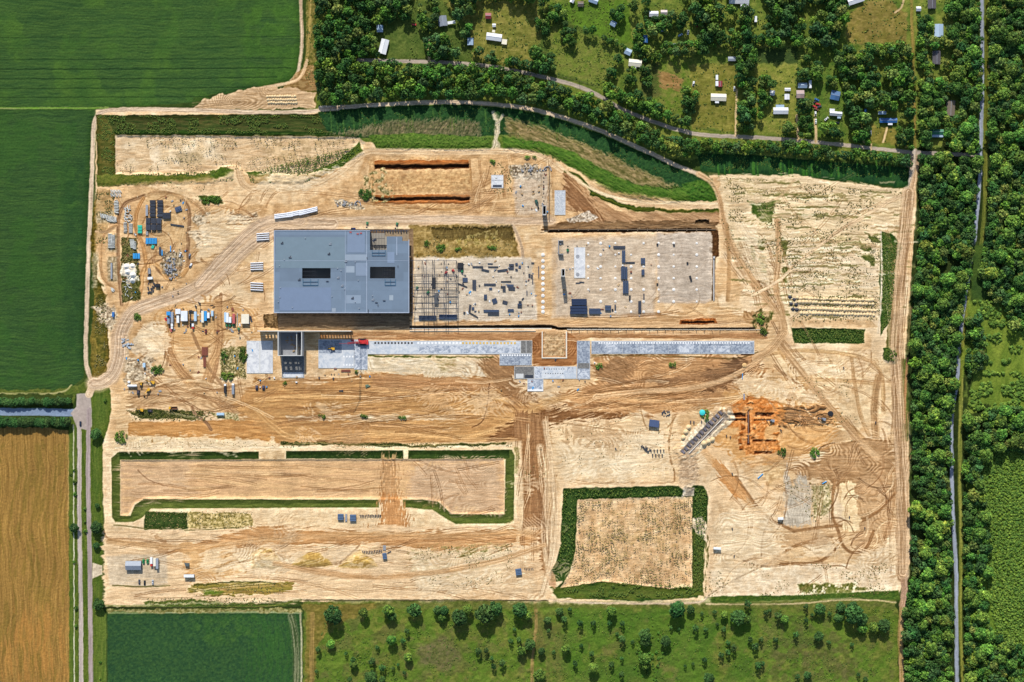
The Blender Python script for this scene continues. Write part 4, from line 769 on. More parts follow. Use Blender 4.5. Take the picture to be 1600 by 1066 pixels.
for z0,z1 in ((5,6.9),(8.4,11.4)):
    cur=438.8
    for q in (443,450.5,459,464.5): b.r(cur,555,q,556,z0,z1,o); cur=q+3.6
    b.r(cur,555,474,556,z0,z1,o)
part('wall',b,CONC,cr); part('wall',MB().r(466,519.2,466.8,555,0,12,o),CONC,cr)
part('floor',MB().r(438.8,519.2,474,555,.1,.5,o),CONCD,cr)
bb=MB(); [bb.b(random.uniform(-7,7),random.uniform(-9,8),.5,random.uniform(.5,2.5),random.uniform(.4,1.5),random.uniform(.3,1.2)) for _ in range(22)]; part('debris',bb,pm('timber_form',(170,140,90),.8,var=.3),cr)
b=MB().r(606,512.8,862,514.6,-2.6,-.2,(734,516)).r(640,516.6,837,517.6,-1,.8,(734,516)); solo('retaining_wall',b,pm('pale_wall_concrete',(226,216,196),.8,var=.08),'long low retaining wall west of the courtyard, south of the pads','wall',734,516,z=0)
b=MB()
for i in range(32): b.r(886+i*9.5,514.4+(.4 if i>10 else 0),886+i*9.5+8.9,515.4,-.5,.7,(1040,515))
solo('retaining_wall',b,pm('pale_wall_concrete',0),'long low retaining wall of pale panels east of the courtyard','wall',1040,515,z=0)
b=MB().r(846.4,518,848,560,-.4,.8,(866,538)).r(884,518,886,560,-.4,.8,(866,538)).r(848,558.4,884,560,-.4,.6,(866,538)); solo('courtyard_wall',b,pm('pale_wall_concrete',0),'pale low wall on three sides of the sandy courtyard between the slabs','wall',866,538,z=0)
b=MB()
for i in range(17): b.r(858+i*15.4,358.4,872+i*15.4,359.4,-1.7,.9,(985,359)); b.r(857+i*15.4,357,858+i*15.4,361,-1.7,1,(985,359))
solo('grade_beam',b,pm('dark_grade_beam',(110,92,72),.9,var=.2),'low dark foundation wall along the upper edge of the eastern pad','wall',985,359,z=0)
solo('grade_beam',MB().r(1114.6,402,1115.8,470,-.3,1.0,(1115,436)).r(1114,401,1116.6,404,0,2,(1115,436)),CONC,'narrow concrete wall on the right edge of the eastern pad','wall',1115,436,z=0)
solo('grade_beam',MB().r(857.5,258,858.6,345,-.3,1.1,(858,300)),pm('dark_grade_beam',0),'narrow dark wall running down beside the concrete yard west of the sand lane','wall',858,300)
# ---------------------------------------------------------------- concrete slabs
def slabmat(name,c,c2,s=.16):
    if name in MATS: return MATS[name]
    m,n,b=nmat(name); L=n.links; tc=n.nodes.new('ShaderNodeTexCoord'); no=n.nodes.new('ShaderNodeTexNoise'); no.inputs['Scale'].default_value=s; no.inputs['Detail'].default_value=6; no.inputs['Roughness'].default_value=.7; no.inputs['Distortion'].default_value=1.2
    L.new(tc.outputs['Object'],no.inputs['Vector']); cr_=n.nodes.new('ShaderNodeValToRGB'); e=cr_.color_ramp.elements; e[0].position=.43; e[1].position=.58; e[0].color=[*map(float,lin(c)*K),1]; e[1].color=[*map(float,lin(c2)*K),1]
    L.new(no.outputs['Fac'],cr_.inputs[0]); L.new(cr_.outputs[0],b.inputs['Base Color']); b.inputs['Roughness'].default_value=.8; MATS[name]=m; return m
SA=slabmat('pale_wet_slab',(210,212,212),(180,188,196)); SB=slabmat('blue_grey_slab',(112,122,138),(172,180,188),.3); SC=slabmat('white_slab',(222,222,220),(190,192,196)); SD=slabmat('dark_slab',(96,94,92),(128,126,120),.4); SE_=slabmat('mixed_slab',(136,146,160),(206,210,214),.22)
def slab(label,x0,y0,x1,y1,mat,patches=(),boxes=(),h=.35,lines=0):
    o=((x0+x1)/2,(y0+y1)/2); t=thing('concrete_slab',label,'slab',*o,z=0); part('slab',MB().r(x0,y0,x1,y1,-.6,h,o),mat,t)
    part('edge',MB().r(x0-.5,y0-.5,x1+.5,y0-.02,-.6,h+.12,o).r(x0-.5,y1+.02,x1+.5,y1+.5,-.6,h+.12,o).r(x0-.5,y0-.02,x0-.02,y1+.02,-.6,h+.12,o).r(x1+.02,y0-.02,x1+.5,y1+.02,-.6,h+.12,o),CONC,t)
    for i,(a,b_,c,d,m) in enumerate(patches): part('pour_patch',MB().r(a,b_,c,d,h+.006,h+.03+i*.004,o),m,t)
    if lines:
        b=MB(); n=int((x1-x0)/lines)
        for i in range(1,n): b.r(x0+i*lines,y0,x0+i*lines+.35,y1,h+.01,h+.09,o)
        part('joint',b,CONC,t)
    for (a,b_,n,st_,w_,hh,m) in boxes:
        for i in range(n): part('pit_opening',MB().r(a+i*st_,b_,a+i*st_+w_,b_+w_*1.1,h+.01,h+hh,o),m,t)
    return t
WB=pm('white_form',(238,238,236),.7); OB=pm('ochre_form',(214,176,90),.7,var=.2); DB=pm('dark_pit',(52,46,44),.9)
slab('pale grey slab at the far left, west of the stair core',386,533,426,583,SC,((405,534,407,583,CONC),))
slab('dark slab footing under the lower end of the stair core',441,557,475,590,SD,((443,582,474,589.5,SC),),((0,0,0,0,1,.1,DB),))  # dark colour paints in the core's cast shadow; pale patch past its end
slab('pale square slab left of the red crane, half shaded by the tall wall',498,531,553,575,SA,((499,532,534,552,SB),),((536,556,4,4.6,2.6,.14,WB),(536,569,4,4.6,2.6,.14,WB)))
slab('narrow grey slab under the red crawler crane',553.8,531,574,577,SE_,(),())
slab('very long pale slab with a row of square openings, east of the red crane',575,533,813,553,SA,((655,540,813,552,SE_),(586,538,586.5,553,CONC)),((585,534.6,12,5.2,2.7,.1,DB),(652,534.6,13,5.5,3,.12,WB),(722,534.6,16,5.4,3,.12,OB)))
slab('dark grey slab block at the east end of the long pale slab',814,532.6,831,552,SD,((821.8,533,822.4,551.5,CONC),))
slab('blue grey slab below the dark block with a row of white squares',781,553,830.5,570.5,SB,(),((784,554,12,3.9,2.3,.12,WB),))
slab('brown grey mixed slab north of the small square slab',804,573,834,591.5,SD,((806,584,818,591,CONC),(820,586,833,591,STEELD)))
slab('bluish slab with two dotted lines of anchors between the brown slab and the tall column slab',834.8,573,900.5,591.5,SA,((836,574,846,591,SE_),(886,574,896,582,SE_)),((850,576,9,3.8,1.2,.1,BLACK),(852,583,8,3.8,1.2,.1,BLACK)))
slab('small square blue white slab hanging below the others',824.5,592.6,848.5,611,SE_,((824.5,608.5,848.5,611,WB),))
slab('narrow upright slab of blue grey squares linking the two wings',902,533,921.5,592,SB,((903,567.5,921,576,SD),(903,577,921,591.5,SE_)),(),lines=0)
slab('very long blue grey slab with a white row of squares, east wing',924.5,533,1178,552.5,SB,((924.5,533,1178,534.4,SC),(945,536,965,551,SE_),(1000,540,1022,551,SE_),(1060,537,1084,551,SE_),(1110,541,1140,551,SE_)),((935,534.8,58,4.1,2.3,.12,WB),),lines=24)
slab('small pale slab with a dark lower edge north west of the concrete yard',768,274,786,293.5,SC,((770,289,784,293,STEELD),(768,281.5,786,282.3,CONCD)))
slab('upright pale slab of many squares east of the sand lane',867,298,883,335.5,slabmat('squares_slab',(164,170,176),(206,208,208),.5),((874.6,299,875.2,335,CONC),(867,306,883,306.5,CONC),(867,311,883,311.5,CONC),(867,322,883,322.5,CONC)))
slab('faded white floor pad with two grey round stains among the footings',897.5,387,914,434,SC,(),())
for y in (401,429): solo('round_stain',MB().cyl(0,0,0,1.9,.06,14),CONCD,('upper' if y<410 else 'lower')+' grey round cover on the faded white pad','round cover',902.5,y,z=.4)
# towers
def tower(label,x0,y0,x1,y1,h):
    o=((x0+x1)/2,(y0+y1)/2); t=thing('lift_shaft',label,'concrete shaft',*o,z=0)
    part('wall',MB().r(x0,y0,x0+.7,y1,0,h,o).r(x1-.7,y0,x1,y1,0,h,o).r(x0+.7,y0,x1-.7,y0+.7,0,h,o).r(x0+.7,y1-1.1,x1-.7,y1,0,h,o),CONC,t); part('floor',MB().r(x0+.7,y0+.7,x1-.7,y1-1.1,.1,1,o),BLACK,t)
tower('tall hollow concrete shaft with dark inside and a long shadow on the pad',876.4,421.5,881.6,433.5,19.5)
tower('hollow concrete shaft beside the lane, at the top of the dark trench',847.4,323,853,337.5,12)
solo('low_frame',MB().r(872,376,873,397,0,3.5,(876,390)).r(873,376,880,377,0,3,(876,390)).r(872.6,397,880,398,0,4.5,(876,390)),CONCD,'low L shaped concrete frame in the upper left corner of the pad','concrete frame',876,390)
# footings
ft=MB().cyl(0,0,0,1.35,.35,14).cyl(0,0,.36,.7,.3,10,.5); f0=None
def foot(px,py,sc,lb,gp):
    global f0
    if f0 is None: f0=solo('column_footing',ft,pm('white_footing',(240,236,228),.8,var=.04,vary=.1),lb,'footing',px,py,group=gp); f0.scale=(sc,)*3
    else: dup(f0,px,py,0,sc,lb,gp)
for i,y in enumerate((398,407.6,417,426,435,443.6,452.5,462,471.5,480.5,487)): foot(848.3,y,1.35,'white round footing in the upright row between the two pads','footings in the upright row between the pads')
for y in (380,398,416.5,434.7,452.4,471,487):
    for x in (919,938.5,961.5,986,1005.6,1029,1052.6,1088.6):
        if (x,y) in ((1005.6,398),(986,380),(938.5,487),(919,471),(1088.6,487),(1052.6,487),(1005.6,434.7)) : continue
        if x<930 and y>455: continue
        foot(x,y,random.choice((.75,.9,1.1)),'pale round footing on the eastern pad, one of a grid','footings in a grid on the eastern pad')
# ---------------------------------------------------------------- stacks and bundles
def stack(label,x0,y0,x1,y1,mat,n=0,h=1.6,rot=0,cat='steel stack',name='steel_bundle',group=None,gap=.12):
    """strips lying side by side on timbers; n strips along the long side"""
    L=(x1-x0)*S; Wd=(y1-y0)*S; b=MB()
    hor=L>=Wd; n=n or max(2,int((Wd if hor else L)/1.1))
    for k in range(n):
        hh=h*random.uniform(.8,1)
        if hor: b.b(random.uniform(-.1,.1),-Wd/2+(k+.5)*Wd/n,.2,L*random.uniform(.93,1),Wd/n*(1-gap),hh)
        else: b.b(-L/2+(k+.5)*L/n,random.uniform(-.1,.1),.2,L/n*(1-gap),Wd*random.uniform(.93,1),hh)
    for t in (-.32,.32):
        if hor: b.b(t*L,0,0,.25,Wd,.2)
        else: b.b(0,t*Wd,0,L,.25,.2)
    return solo(name,b,mat,label,cat,(x0+x1)/2,(y0+y1)/2,rot,group)
g='steel bundles laid out on the middle pad'
for q in ((738,416,755,418),(762,416.2,779,418),(776.5,421,794,424,8),(795,412.5,803,416),(795,417.5,803,421.5),(752,421,764,423.4,-12),(756,443,775,446),(738,437,744,453),(722.5,434,731,441),(782,447,790,449.5),(792,444.5,803,448),(794,448.5,805,453.5),(782,439.2,799,440.4),(785,451.5,790,455),(764,449.5,769,452.5),(756,460,761,468),(769,466.5,776.6,474,20),(785,470,793,475,-15),(755,484,780,488),(762,488.6,780,492.4),(793,483,803,487),(808.5,474.5,815.5,477),(808.5,477.8,815.5,480.4),(810,470.5,815,473.5),(732.5,476,736,487.6,-8),(737,480,741,484),(731,491,748,492.2,-30),(715,445,731,446.6,-22),(822.5,454,824,461),(825.5,428,829,433),(829.6,429,832.6,435),(841,416,842.2,434),(831.5,436,833,444),(805,411,809,414),(810,415,814,419),(805,420,809,423),(830,410,835,412),(762,411.5,770,412.6),(724,487,727,490),(741,485.5,744.5,487.5)):
    m=random.choice((BLUEST,STEELD,STEELD)); sz=max(q[2]-q[0],q[3]-q[1]); kind='long' if sz>13 else 'short' if sz<8.5 else 'mid length'
    stack(f'{kind} dark grey bundle of steel lying on the middle pad',*q[:4],m,n=max(2,int(min(q[2]-q[0],q[3]-q[1])/1.3)),h=random.uniform(.5,1.3),rot=q[4] if len(q)>4 else 0,group=g)
solo('crate',MB().b(0,0,0,5.6,6,2.6).b(0,0,2.6,4.6,5,.3),BLACK,'square dark crate at the upper right corner of the steel frame','crate',719.5,415.5)
for lb,q,m,h,n in (('dark flat stack lying across the pad above the tall one',(958,384.3,977,388.5),STEELD,1.2,2),('tall narrow slate stack below the flat one',(971.5,391,977,411),BLUEST,1.6,2),('thin dark bar joined to the foot of the narrow stack',(977.4,409.4,992,411.4),STEELD,.8,2),
  ('wide slate stack in the middle of the pad',(970,416.5,980.3,436.5),BLUEST,2,3),('rounded slate stack just below the wide one',(973,438.6,982,459),BLUEST,1.8,3),('small slate stack below the bright white footing',(1001,403,1008,412.5),BLUEST,1.8,2),('second small slate stack right of the wide one',(1002,421,1007,430),BLUEST,1.6,2),
  ('pair of dark bars near the lower right of the footings',(997,470,1002,489),STEELD,1.2,2),('slim dark bar above the pair of bars',(1005,459,1007,468),STEELD,1,1),('slim dark bar beside the small blue stack',(960,476,962.5,484.5),STEELD,1,1),('small dark blue square stack beside the big sheets',(945,477,954.5,485.4),BLUEST,1.8,2)):
    stack(lb,*q,m,n=n,h=h)
stack('upper of two big dark blue stacks of long sheets on the pad',892.4,467,917,477,pm('navy_sheet',(46,60,88),.4,.2),n=3,h=2.6); stack('lower of two big dark blue stacks of long sheets on the pad',890,478,918,491,pm('navy_sheet',0),n=3,h=2.8); stack('medium blue stack right of the big dark stacks',920,482,938.5,490.5,BLUEST,n=3,h=1.6)
stack('thin brown bar lying by the medium blue stack',936,482.5,943.5,484,RUST,n=2,h=.6)
for x,y,r_ in ((899,441.5,2),(905,440,-4)): stack('short dark beams dropped below the faded white pad',x,y,x+8,y+1.4,STEELD,n=1,h=.6,rot=r_)
for i,(x,y) in enumerate(((1027,382),(1053,383),(984,468),(957,484),(1079,435),(1074,411),(1027,444),(984,463),(986,425))):
    solo('material_box',MB().b(0,0,0,1.8,1.8 if i!=4 else 5.5,1.2,.3 if i==4 else 0).b(0,0,1.2,1.4,1.4,.2),BLACK if i!=8 else RUST,'small dark box standing among the footings of the eastern pad','box',x,y,group='small boxes among the footings')
# material yard
for c,x0 in ((0,234.5),(1,246.2)):
    for k in range(5): stack(('left' if c==0 else 'right')+' column of dark decking packs in the material yard',x0,313+k*5.3,x0+9,317.6+k*5.3,STEELD,n=3,h=2,group='dark decking packs',cat='decking pack',name='decking_pack')
for r_ in range(2):
    for c in range(3): stack(('upper' if r_==0 else 'lower')+' row of square dark packs below the decking columns',228.5+c*8.3,341+r_*10,236+c*8.3,350+r_*10,STEELD,n=3,h=2.2,group='square dark packs',cat='decking pack',name='decking_pack')
stack('wide dark pack right of the decking columns',254.5,332.5,267,342,STEELD,n=4,h=2,cat='decking pack',name='decking_pack'); stack('narrow pale pack left of the decking columns',228,320,231.6,338,GALV,n=2,h=1.6,cat='decking pack',name='decking_pack')
solo('scrap_pile',MB().b(0,0,0,6.5,5,1.2,.3).b(1,1,1.2,3,3,.5,.9).b(-1.6,-.8,1.2,3,2,.3,.1),BLUEST,'blue grey pile of sheet by the top right bend of the yard loop','sheet pile',279,327)
stack('long dark bar lying right of the square packs',266,351,288,353.5,STEELD,n=2,h=.7,rot=-8); stack('grey narrow pack below the square packs',228,361.5,232,368,CONCD,n=2,h=1)
for k in range(3): stack('teal pipe pack at the left of the square packs',215.5+(k%2)*.3,352+k*4.4,222.6,356+k*4.4,TEAL,n=2,h=1.8,group='stacked teal pipe packs',cat='pipe pack',name='pipe_pack')
for k in range(4): stack('bright blue pipe pack in the row south of the dark packs',228.3+k*4.4,372,232.3+k*4.4,381.5,BLUEP,n=3,h=1.6,group='row of blue pipe packs',cat='pipe pack',name='pipe_pack')
for k in range(3): stack('bright blue pack near the sand piles',208.3+k*3.7,396,211.6+k*3.7,404.6,BLUEP,n=2,h=1.6,group='blue packs near the sand piles',cat='pipe pack',name='pipe_pack')
stack('small tilted teal pack below the blue row',237,383,241,388.5,TEAL,n=2,h=1.2,rot=-25,cat='pipe pack',name='pipe_pack')
stack('blue pipe with a dark pack beside it',252.6,390,254.4,399.5,BLUEP,n=1,h=.8,cat='pipe',name='pipe'); stack('dark pack standing beside the blue pipe',248.6,386,252,398,STEELD,n=2,h=.8); stack('single blue pipe lying alone in the right of the yard',266,384,267.6,393.5,BLUEP,n=1,h=.7,cat='pipe',name='pipe')
pb=MB().b(0,0,0,.55,3.0,.9).b(0,0,.9,.4,2.8,.25); p0=None
def piece(px,py,rot,sc,lb,gp):
    global p0
    if p0 is None: p0=solo('concrete_piece',pb,pm('pale_precast',(208,210,204),.8,var=.1,sc=1,vary=.2),lb,'precast piece',px,py,rot,gp)
    else: dup(p0,px,py,rot,sc,lb,gp)
rows=[((176,299),(190,296),5,0,18),((176,304),(188,302),5,0,15),((178,309),(187,308),4,0,10)]
for k in range(9): piece(182.3+random.uniform(-.5,.5),313+k*2.4,84+random.uniform(-10,10),1.5,'pale precast piece lying in the upright row at the top left of the yard','precast pieces at top left of the yard')
for k in range(14): piece(174+(k%7)*2.4,299+(k//7)*6,20+random.uniform(-15,15),1.2,'pale precast piece lying in the upright row at the top left of the yard','precast pieces at top left of the yard')
for k in range(13): piece(158+k*1.95,337+k*.45+random.uniform(-.5,.5),8+random.uniform(-8,8),1.4,'pale precast piece standing in the slanting row above the small loop','precast pieces in the slanting row')
for k in range(9): piece(168+k*1.6,345+random.uniform(-1,1),55+random.uniform(-8,8),1.1,'pale precast piece standing in the slanting row above the small loop','precast pieces in the slanting row')
for k in range(26):
    piece(random.uniform(195,207),random.uniform(320,347),random.choice((80,20,-10,50))+random.uniform(-15,15),1.15,'pale precast piece in the loose heap inside the haul loop','loose precast pieces inside the loop')
for k in range(8): piece(196+random.uniform(-.4,.4),348+k*2.1,85,1.1,'pale precast piece in one of two short upright rows','precast pieces in short upright rows'); piece(204.6,350+k*1.9,88,1.2,'pale precast piece in one of two short upright rows','precast pieces in short upright rows')
for k in range(11): piece(172.5,366+k*2.1,82,1.4,'grey precast piece in the double column below the small loop','precast pieces in the double column'); piece(176.8,368+k*1.9,95,1.3,'grey precast piece in the double column below the small loop','precast pieces in the double column')
for k in range(7): piece(206.5+k*.25,375+k*2,88,1.5,'pale precast piece left of the bright blue packs','precast pieces left of the blue packs'); piece(210.6,378+k*1.8,80,1.1,'pale precast piece left of the bright blue packs','precast pieces left of the blue packs')
stack('slim pale stack standing alone in the lower part of the yard',173.4,411,176,436,GALV,n=2,h=1.4)
for k in range(14): piece(random.uniform(193,206),random.uniform(430,470),random.uniform(0,180),.9,'broken precast piece among the weeds below the sand piles','broken precast pieces among weeds')
for k in range(8): piece(176+random.uniform(-3,3),454+random.uniform(-3,3),30,.9,'small precast piece by the lower left of the yard','small precast pieces at lower left')
rk=MB()
for k in range(60):
    a=random.uniform(0,6.28); d=random.random()**.6; rk.b(6.5*d*math.cos(a),12*d*math.sin(a),-.2,random.uniform(.6,2.2),random.uniform(.5,1.6),random.uniform(.4,1.6),random.uniform(0,3))
solo('rubble_heap',rk,CONCD,'grey heap of broken concrete inside the right of the yard loop','rubble heap',268,420)
for x,y,s_ in ((255,398,.5),(284,414,.35)): 
    o_=solo('rubble_heap',rk,pm('brown_rubble',(120,108,92),.9,var=.2),('upper' if y<405 else 'right hand')+' small brown grey rubble heap next to the larger one','rubble heap',x,y); o_.scale=(s_,s_*.6,s_)
cone=MB().cyl(0,0,-.3,3.4,2.6,14,.5); c0=None
for x,y in ((198,417),(207,416),(200,425),(208,430),(207,438)): solo('sand_pile',cone,pm('white_sand',(238,232,220),.95,var=.06,sc=1.5,bump=.4),'white sand pile in the cluster beside the weedy strip','sand pile',x,y,group='white sand piles')
# long white beams
bm=MB().b(0,0,.3,13,1.0,1.1).b(0,0,1.4,12.8,.5,.25).b(-4,0,0,.3,1.4,.3).b(4,0,0,.3,1.4,.3); b0=None
def beam(px,py,rot,sc,lb,gp):
    global b0
    if b0 is None: b0=solo('concrete_beam',bm,pm('white_beam',(240,242,246),.6,var=.04),lb,'concrete beam',px,py,rot,gp); b0.scale=(sc,)*3
    else: dup(b0,px,py,rot,sc,lb,gp)
for k in range(4): beam(411,365+k*3.3,4,1.0,'white concrete beam in the upper group left of the warehouse','upper group of white beams')
for k in range(4): beam(401.5,411+k*3.4,2,1.0,'white concrete beam in the middle group left of the warehouse','middle group of white beams')
for k in range(4): beam(401.5,442.5+k*3.6,-3,1.0,'white concrete beam in the lower group left of the warehouse','lower group of white beams')
for c in range(3):
    for k in range(3): beam(443.5+c*19.3,334.5-c*3.2+k*2.6-c*.3,7+c*3.5,1.45,'long white curved girder laid beside the haul road','white girders laid beside the haul road')
stack('rusty red wide steel stack in the middle of the west yard',315.5,542,325,556,RUST,n=4,h=1.4); stack('rusty red narrow steel stack just below the wide one',317.8,557,322,574,RUST,n=2,h=1)
# pallets in rows, concrete stubs
sb=MB().b(0,0,0,.9,1.9,1.3); s0=None
def stub(px,py,rot,lb,gp,sc=1):
    global s0
    if s0 is None: s0=solo('concrete_stub',sb,STEELD,lb,'concrete stub',px,py,rot,gp)
    else: dup(s0,px,py,rot,sc,lb,gp)
for k in range(13): stub(563+k*2.6,806+random.uniform(-.6,.6)-(k*.05),random.uniform(-10,10),'dark stub in the short row right of the two blue containers','stubs right of the two blue containers')
for k in range(12): stub(567+k*2.6,862.5-(max(0,k-5))*.35+random.uniform(-.4,.4),10,'dark stub in the curved row on the yellow mound','stubs on the yellow mound')
for k in range(6): stub(820+k*2.5,889+random.uniform(-.5,.5),10,'dark stub in the short row by the lone container','stubs by the lone container',.8)
for k in range(12): stub(1002+(k%6)*1.8+(6 if k>5 else 0),699+random.uniform(-2,2)+(5 if k>5 else 0),random.uniform(-20,20),'dark stub in the cluster west of the pipe trench','stubs west of the pipe trench')
for k in range(9): stub(1017+k*2.5,704+(k%2)*7,0,'dark stub in the cluster west of the pipe trench','stubs west of the pipe trench',1.2)
for x,y,h in ((1079,659,0),(1084,660,0),(1096,659,5),(1103,657,0)): stub(x,y,h,'upright dark stub near the teal tank','stubs near the teal tank',1.2)
for x,y in ((962,701),(1144,740),(1141,683),(1135,681),(1220,672),(1351,825),(1327,808),(1144,826),(1147,869),(1368,660),(1318,575)): stub(x,y,random.uniform(-30,30),'small dark stub standing alone on the open sand','lone stubs on open sand')
cb=[MB().b(0,0,0,1.6,1.1,.9).b(0,0,.9,1.4,.9,.15),MB().b(0,0,0,2.6,.7,.5).b(.2,.7,0,2.2,.5,.35),MB().cyl(0,0,0,.7,1.1,9)]
cm_=[STEELD,GALV,CONCD,RUST,WHITE,BLUEP,pm('timber_pallet',(176,142,96),.8,var=.2),pm('tan_crate',(206,176,130),.8)]
protos={}
def clutter(n,x0,y0,x1,y1,where,grp):
    for i in range(n):
        k=random.randrange(3); m=random.randrange(8 if 'yard' in where else 7); x=random.uniform(x0,x1); y=random.uniform(y0,y1)
        kn=('crate','timber_bundle','drum')[k]; tn=('dark','silver grey','grey','rusty','white','bright blue','timber coloured','tan')[m]
        lb=f'small {tn} {kn.replace("_"," ")} standing loose {where}'
        if (k,m) not in protos: protos[k,m]=solo(kn,cb[k],cm_[m],lb,kn.replace('_',' '),x,y,random.uniform(0,180),grp)
        else: dup(protos[k,m],x,y,random.uniform(0,180),random.uniform(.7,1.2),lb,grp)
clutter(46,192,300,292,470,'inside the yard loop','loose items inside the yard loop'); clutter(34,258,478,396,522,'around the trailers','loose items around the trailers'); clutter(26,190,545,420,620,'in the lower west yard','loose items in the lower west yard')
clutter(44,722,408,838,496,'on the middle pad','loose items on the middle pad'); clutter(26,872,376,1022,494,'among the footings of the yard','loose items among the footings'); clutter(20,806,262,856,340,'in the concrete yard','loose items in the concrete yard'); clutter(24,646,404,716,500,'under the steel frame','loose items under the steel frame')
clutter(16,384,584,580,600,'below the square slabs','loose items below the slabs'); clutter(16,780,560,930,618,'around the stepped slabs','loose items around the stepped slabs')
# mounds
def mound(seed,r=2.6,h=2.0):
    rr=random.Random(seed); v=[];f=[];n=12
    for i,(q,z) in enumerate(((1,-.2),(.82,.3),(.5,.75),(.2,.98))):
        for j in range(n):
            a=2*math.pi*j/n; k=r*q*(1+rr.uniform(-.13,.13)); v.append((k*math.cos(a),k*math.sin(a),h*z+rr.uniform(-.1,.1)))
    v.append((0,0,h)); 
    for i in range(3):
        for j in range(n): f.append((i*n+j,i*n+(j+1)%n,(i+1)*n+(j+1)%n,(i+1)*n+j))
    for j in range(n): f.append((3*n+j,3*n+(j+1)%n,4*n))
    return MB().add(v,f)
MS=pm('pale_spoil',(222,196,150),.95,var=.12,sc=.9,bump=.3); mg=None
md=[]
for s_ in range(4):
    o_=solo('dirt_mound',mound(s_),MS,'pale dirt mound in the long rows at the right of the site','dirt mound',1250+s_*5.2,472,group='pale dirt mounds in long rows'); md.append(o_)
for r_,(y,x0,x1) in enumerate(((472,1271,1366),(466,1246,1366),(482,1250,1368),(489,1252,1368))):
    x=x0
    while x<x1:
        dup(random.choice(md),x,y+random.uniform(-.6,.6)+(x-1246)*.03,random.uniform(0,360),random.uniform(.62,.95),'pale dirt mound in the long rows at the right of the site','pale dirt mounds in long rows'); x+=random.uniform(4.2,5.2)
for x,y in ((1234,464),(1241,468),(1236,475),(1244,476),(1239,483),(1245,484)):
    o_=solo('asphalt_pile',mound(int(x)),pm('dark_millings',(62,62,70),.9,var=.2),'dark millings pile at the left end of the mound rows','dirt mound',x,y,group='dark piles at the mound rows'); o_.scale=(.9,.7,.8)
for r_,y in enumerate((151,156,161)):
    for k in range(12): dup(random.choice(md),418+k*3.9+r_,y+random.uniform(-.4,.4),random.uniform(0,360),random.uniform(.55,.75),'small tan dirt mound by the field corner north of the bank','small tan mounds by the field corner')
for x,y in ((1076,668),(1072,675),(1068,684),(1100,693),(1107,690),(1113,687)): dup(md[0],x,y,30,1.2,'tan dirt mound beside the pipe trench','dirt mounds beside the pipe trench')
# ---------------------------------------------------------------- vehicles and site cabins (x = forward/right, metres)
def car(label,px,py,rot,mat,pick=False,group=None):
    t=thing('parked_car' if not pick else 'pickup_truck',label,'car' if not pick else 'pickup truck',px,py,rot,group)
    part('body',MB().b(0,0,.35,4.7,1.85,.6).b(1.6,0,.95,1.3,1.7,.12,0,.9),mat,t)
    if pick: cb_=part('cabin',MB().b(.4,0,.95,1.7,1.6,.75,0,.85),mat,t); part('bed',MB().b(-1.4,0,.96,1.7,1.5,.1),BLACK,t)
    else: cb_=part('cabin',MB().b(-.3,0,.96,2.6,1.6,.55,0,.8),GLASS,t); part('roof',MB().b(-.35,0,1.52,1.7,1.25,.05),mat,t)
    part('windscreen',MB().b(1.05,0,1.08,.5,1.4,.08),GLASS,cb_)
    for x in (1.45,-1.45):
        for y in (.75,-1.0): part('wheel',MB().cyl(x,y,.33,.33,.22,10,ax='y'),TYRE,t)
    return t
def trailer(label,px,py,L,Wd,mat,rot=90,h=2.7,group=None,cab=None,name='box_trailer',cat='trailer'):
    t=thing(name,label,cat,px,py,rot,group)
    part('box',MB().b(0,0,1.0,L,Wd,h-.3),mat,t); part('roof',MB().b(0,0,.72+h,L*.99,Wd*.9,.06),mat,t)
    part('chassis',MB().b(0,0,.6,L*.95,Wd*.5,.38),BLACK,t)
    for x in (-L*.35,-L*.25): part('wheel',MB().cyl(x,-Wd/2,.45,.45,Wd*.18,10,ax='y').cyl(x,Wd/2-Wd*.18,.45,.45,Wd*.18,10,ax='y'),TYRE,t)
    if cab is not None:
        cb_=part('cab',MB().b(L/2+1.4,0,.7,2,Wd*.95,2.0,0,.92),cab,t); part('windscreen',MB().b(L/2+2.2,0,1.7,.25,Wd*.8,.6),GLASS,cb_); part('wheel',MB().cyl(L/2+1.6,-Wd/2,.45,.45,Wd,10,ax='y'),TYRE,t)
    return t
def cabin(label,x0,y0,x1,y1,mat,h=2.6,rot=0,gable=0,name='site_cabin',cat='site cabin',group=None,wall=None):
    px,py=(x0+x1)/2,(y0+y1)/2; L=(x1-x0)*S; Wd=(y1-y0)*S; t=thing(name,label,cat,px,py,rot,group)
    part('wall',MB().b(0,0,.3,L-.2,Wd-.2,h-.3),wall or SIDING,t); part('skirt',MB().b(0,0,0,L-.5,Wd-.5,.3),STEELD,t)
    if gable: part('roof',MB().gable(0,0,h,L-.8,Wd-.8,gable),mat,t)
    else: part('roof',MB().b(0,0,h+.002,L,Wd,.15).b(0,0,h+.155,L*.96,Wd*.9,.05),mat,t)
    part('door',MB().b(-L*.2,-Wd/2+.06,.35,.9,.1,1.9),STEELD,t)
    for x in (L*.1,L*.3): part('window',MB().b(x,-Wd/2+.06,1.2,1.0,.1,.8),GLASS,t)
    return t
T_=trailer
cabin('blue site cabin at the far left of the trailer cluster',261,487,267,493,BLUEP,2.6); cabin('blue metal box under the blue cabin, leaning right',265,488,269,496,BLU,2.3,rot=20,name='container',cat='container')
T_('long blue grey trailer right of the blue cabins',270,496,11,2.5,GALV); T_('short grey trailer below the blue cabins',264.3,502,5.5,2.6,GREYR)
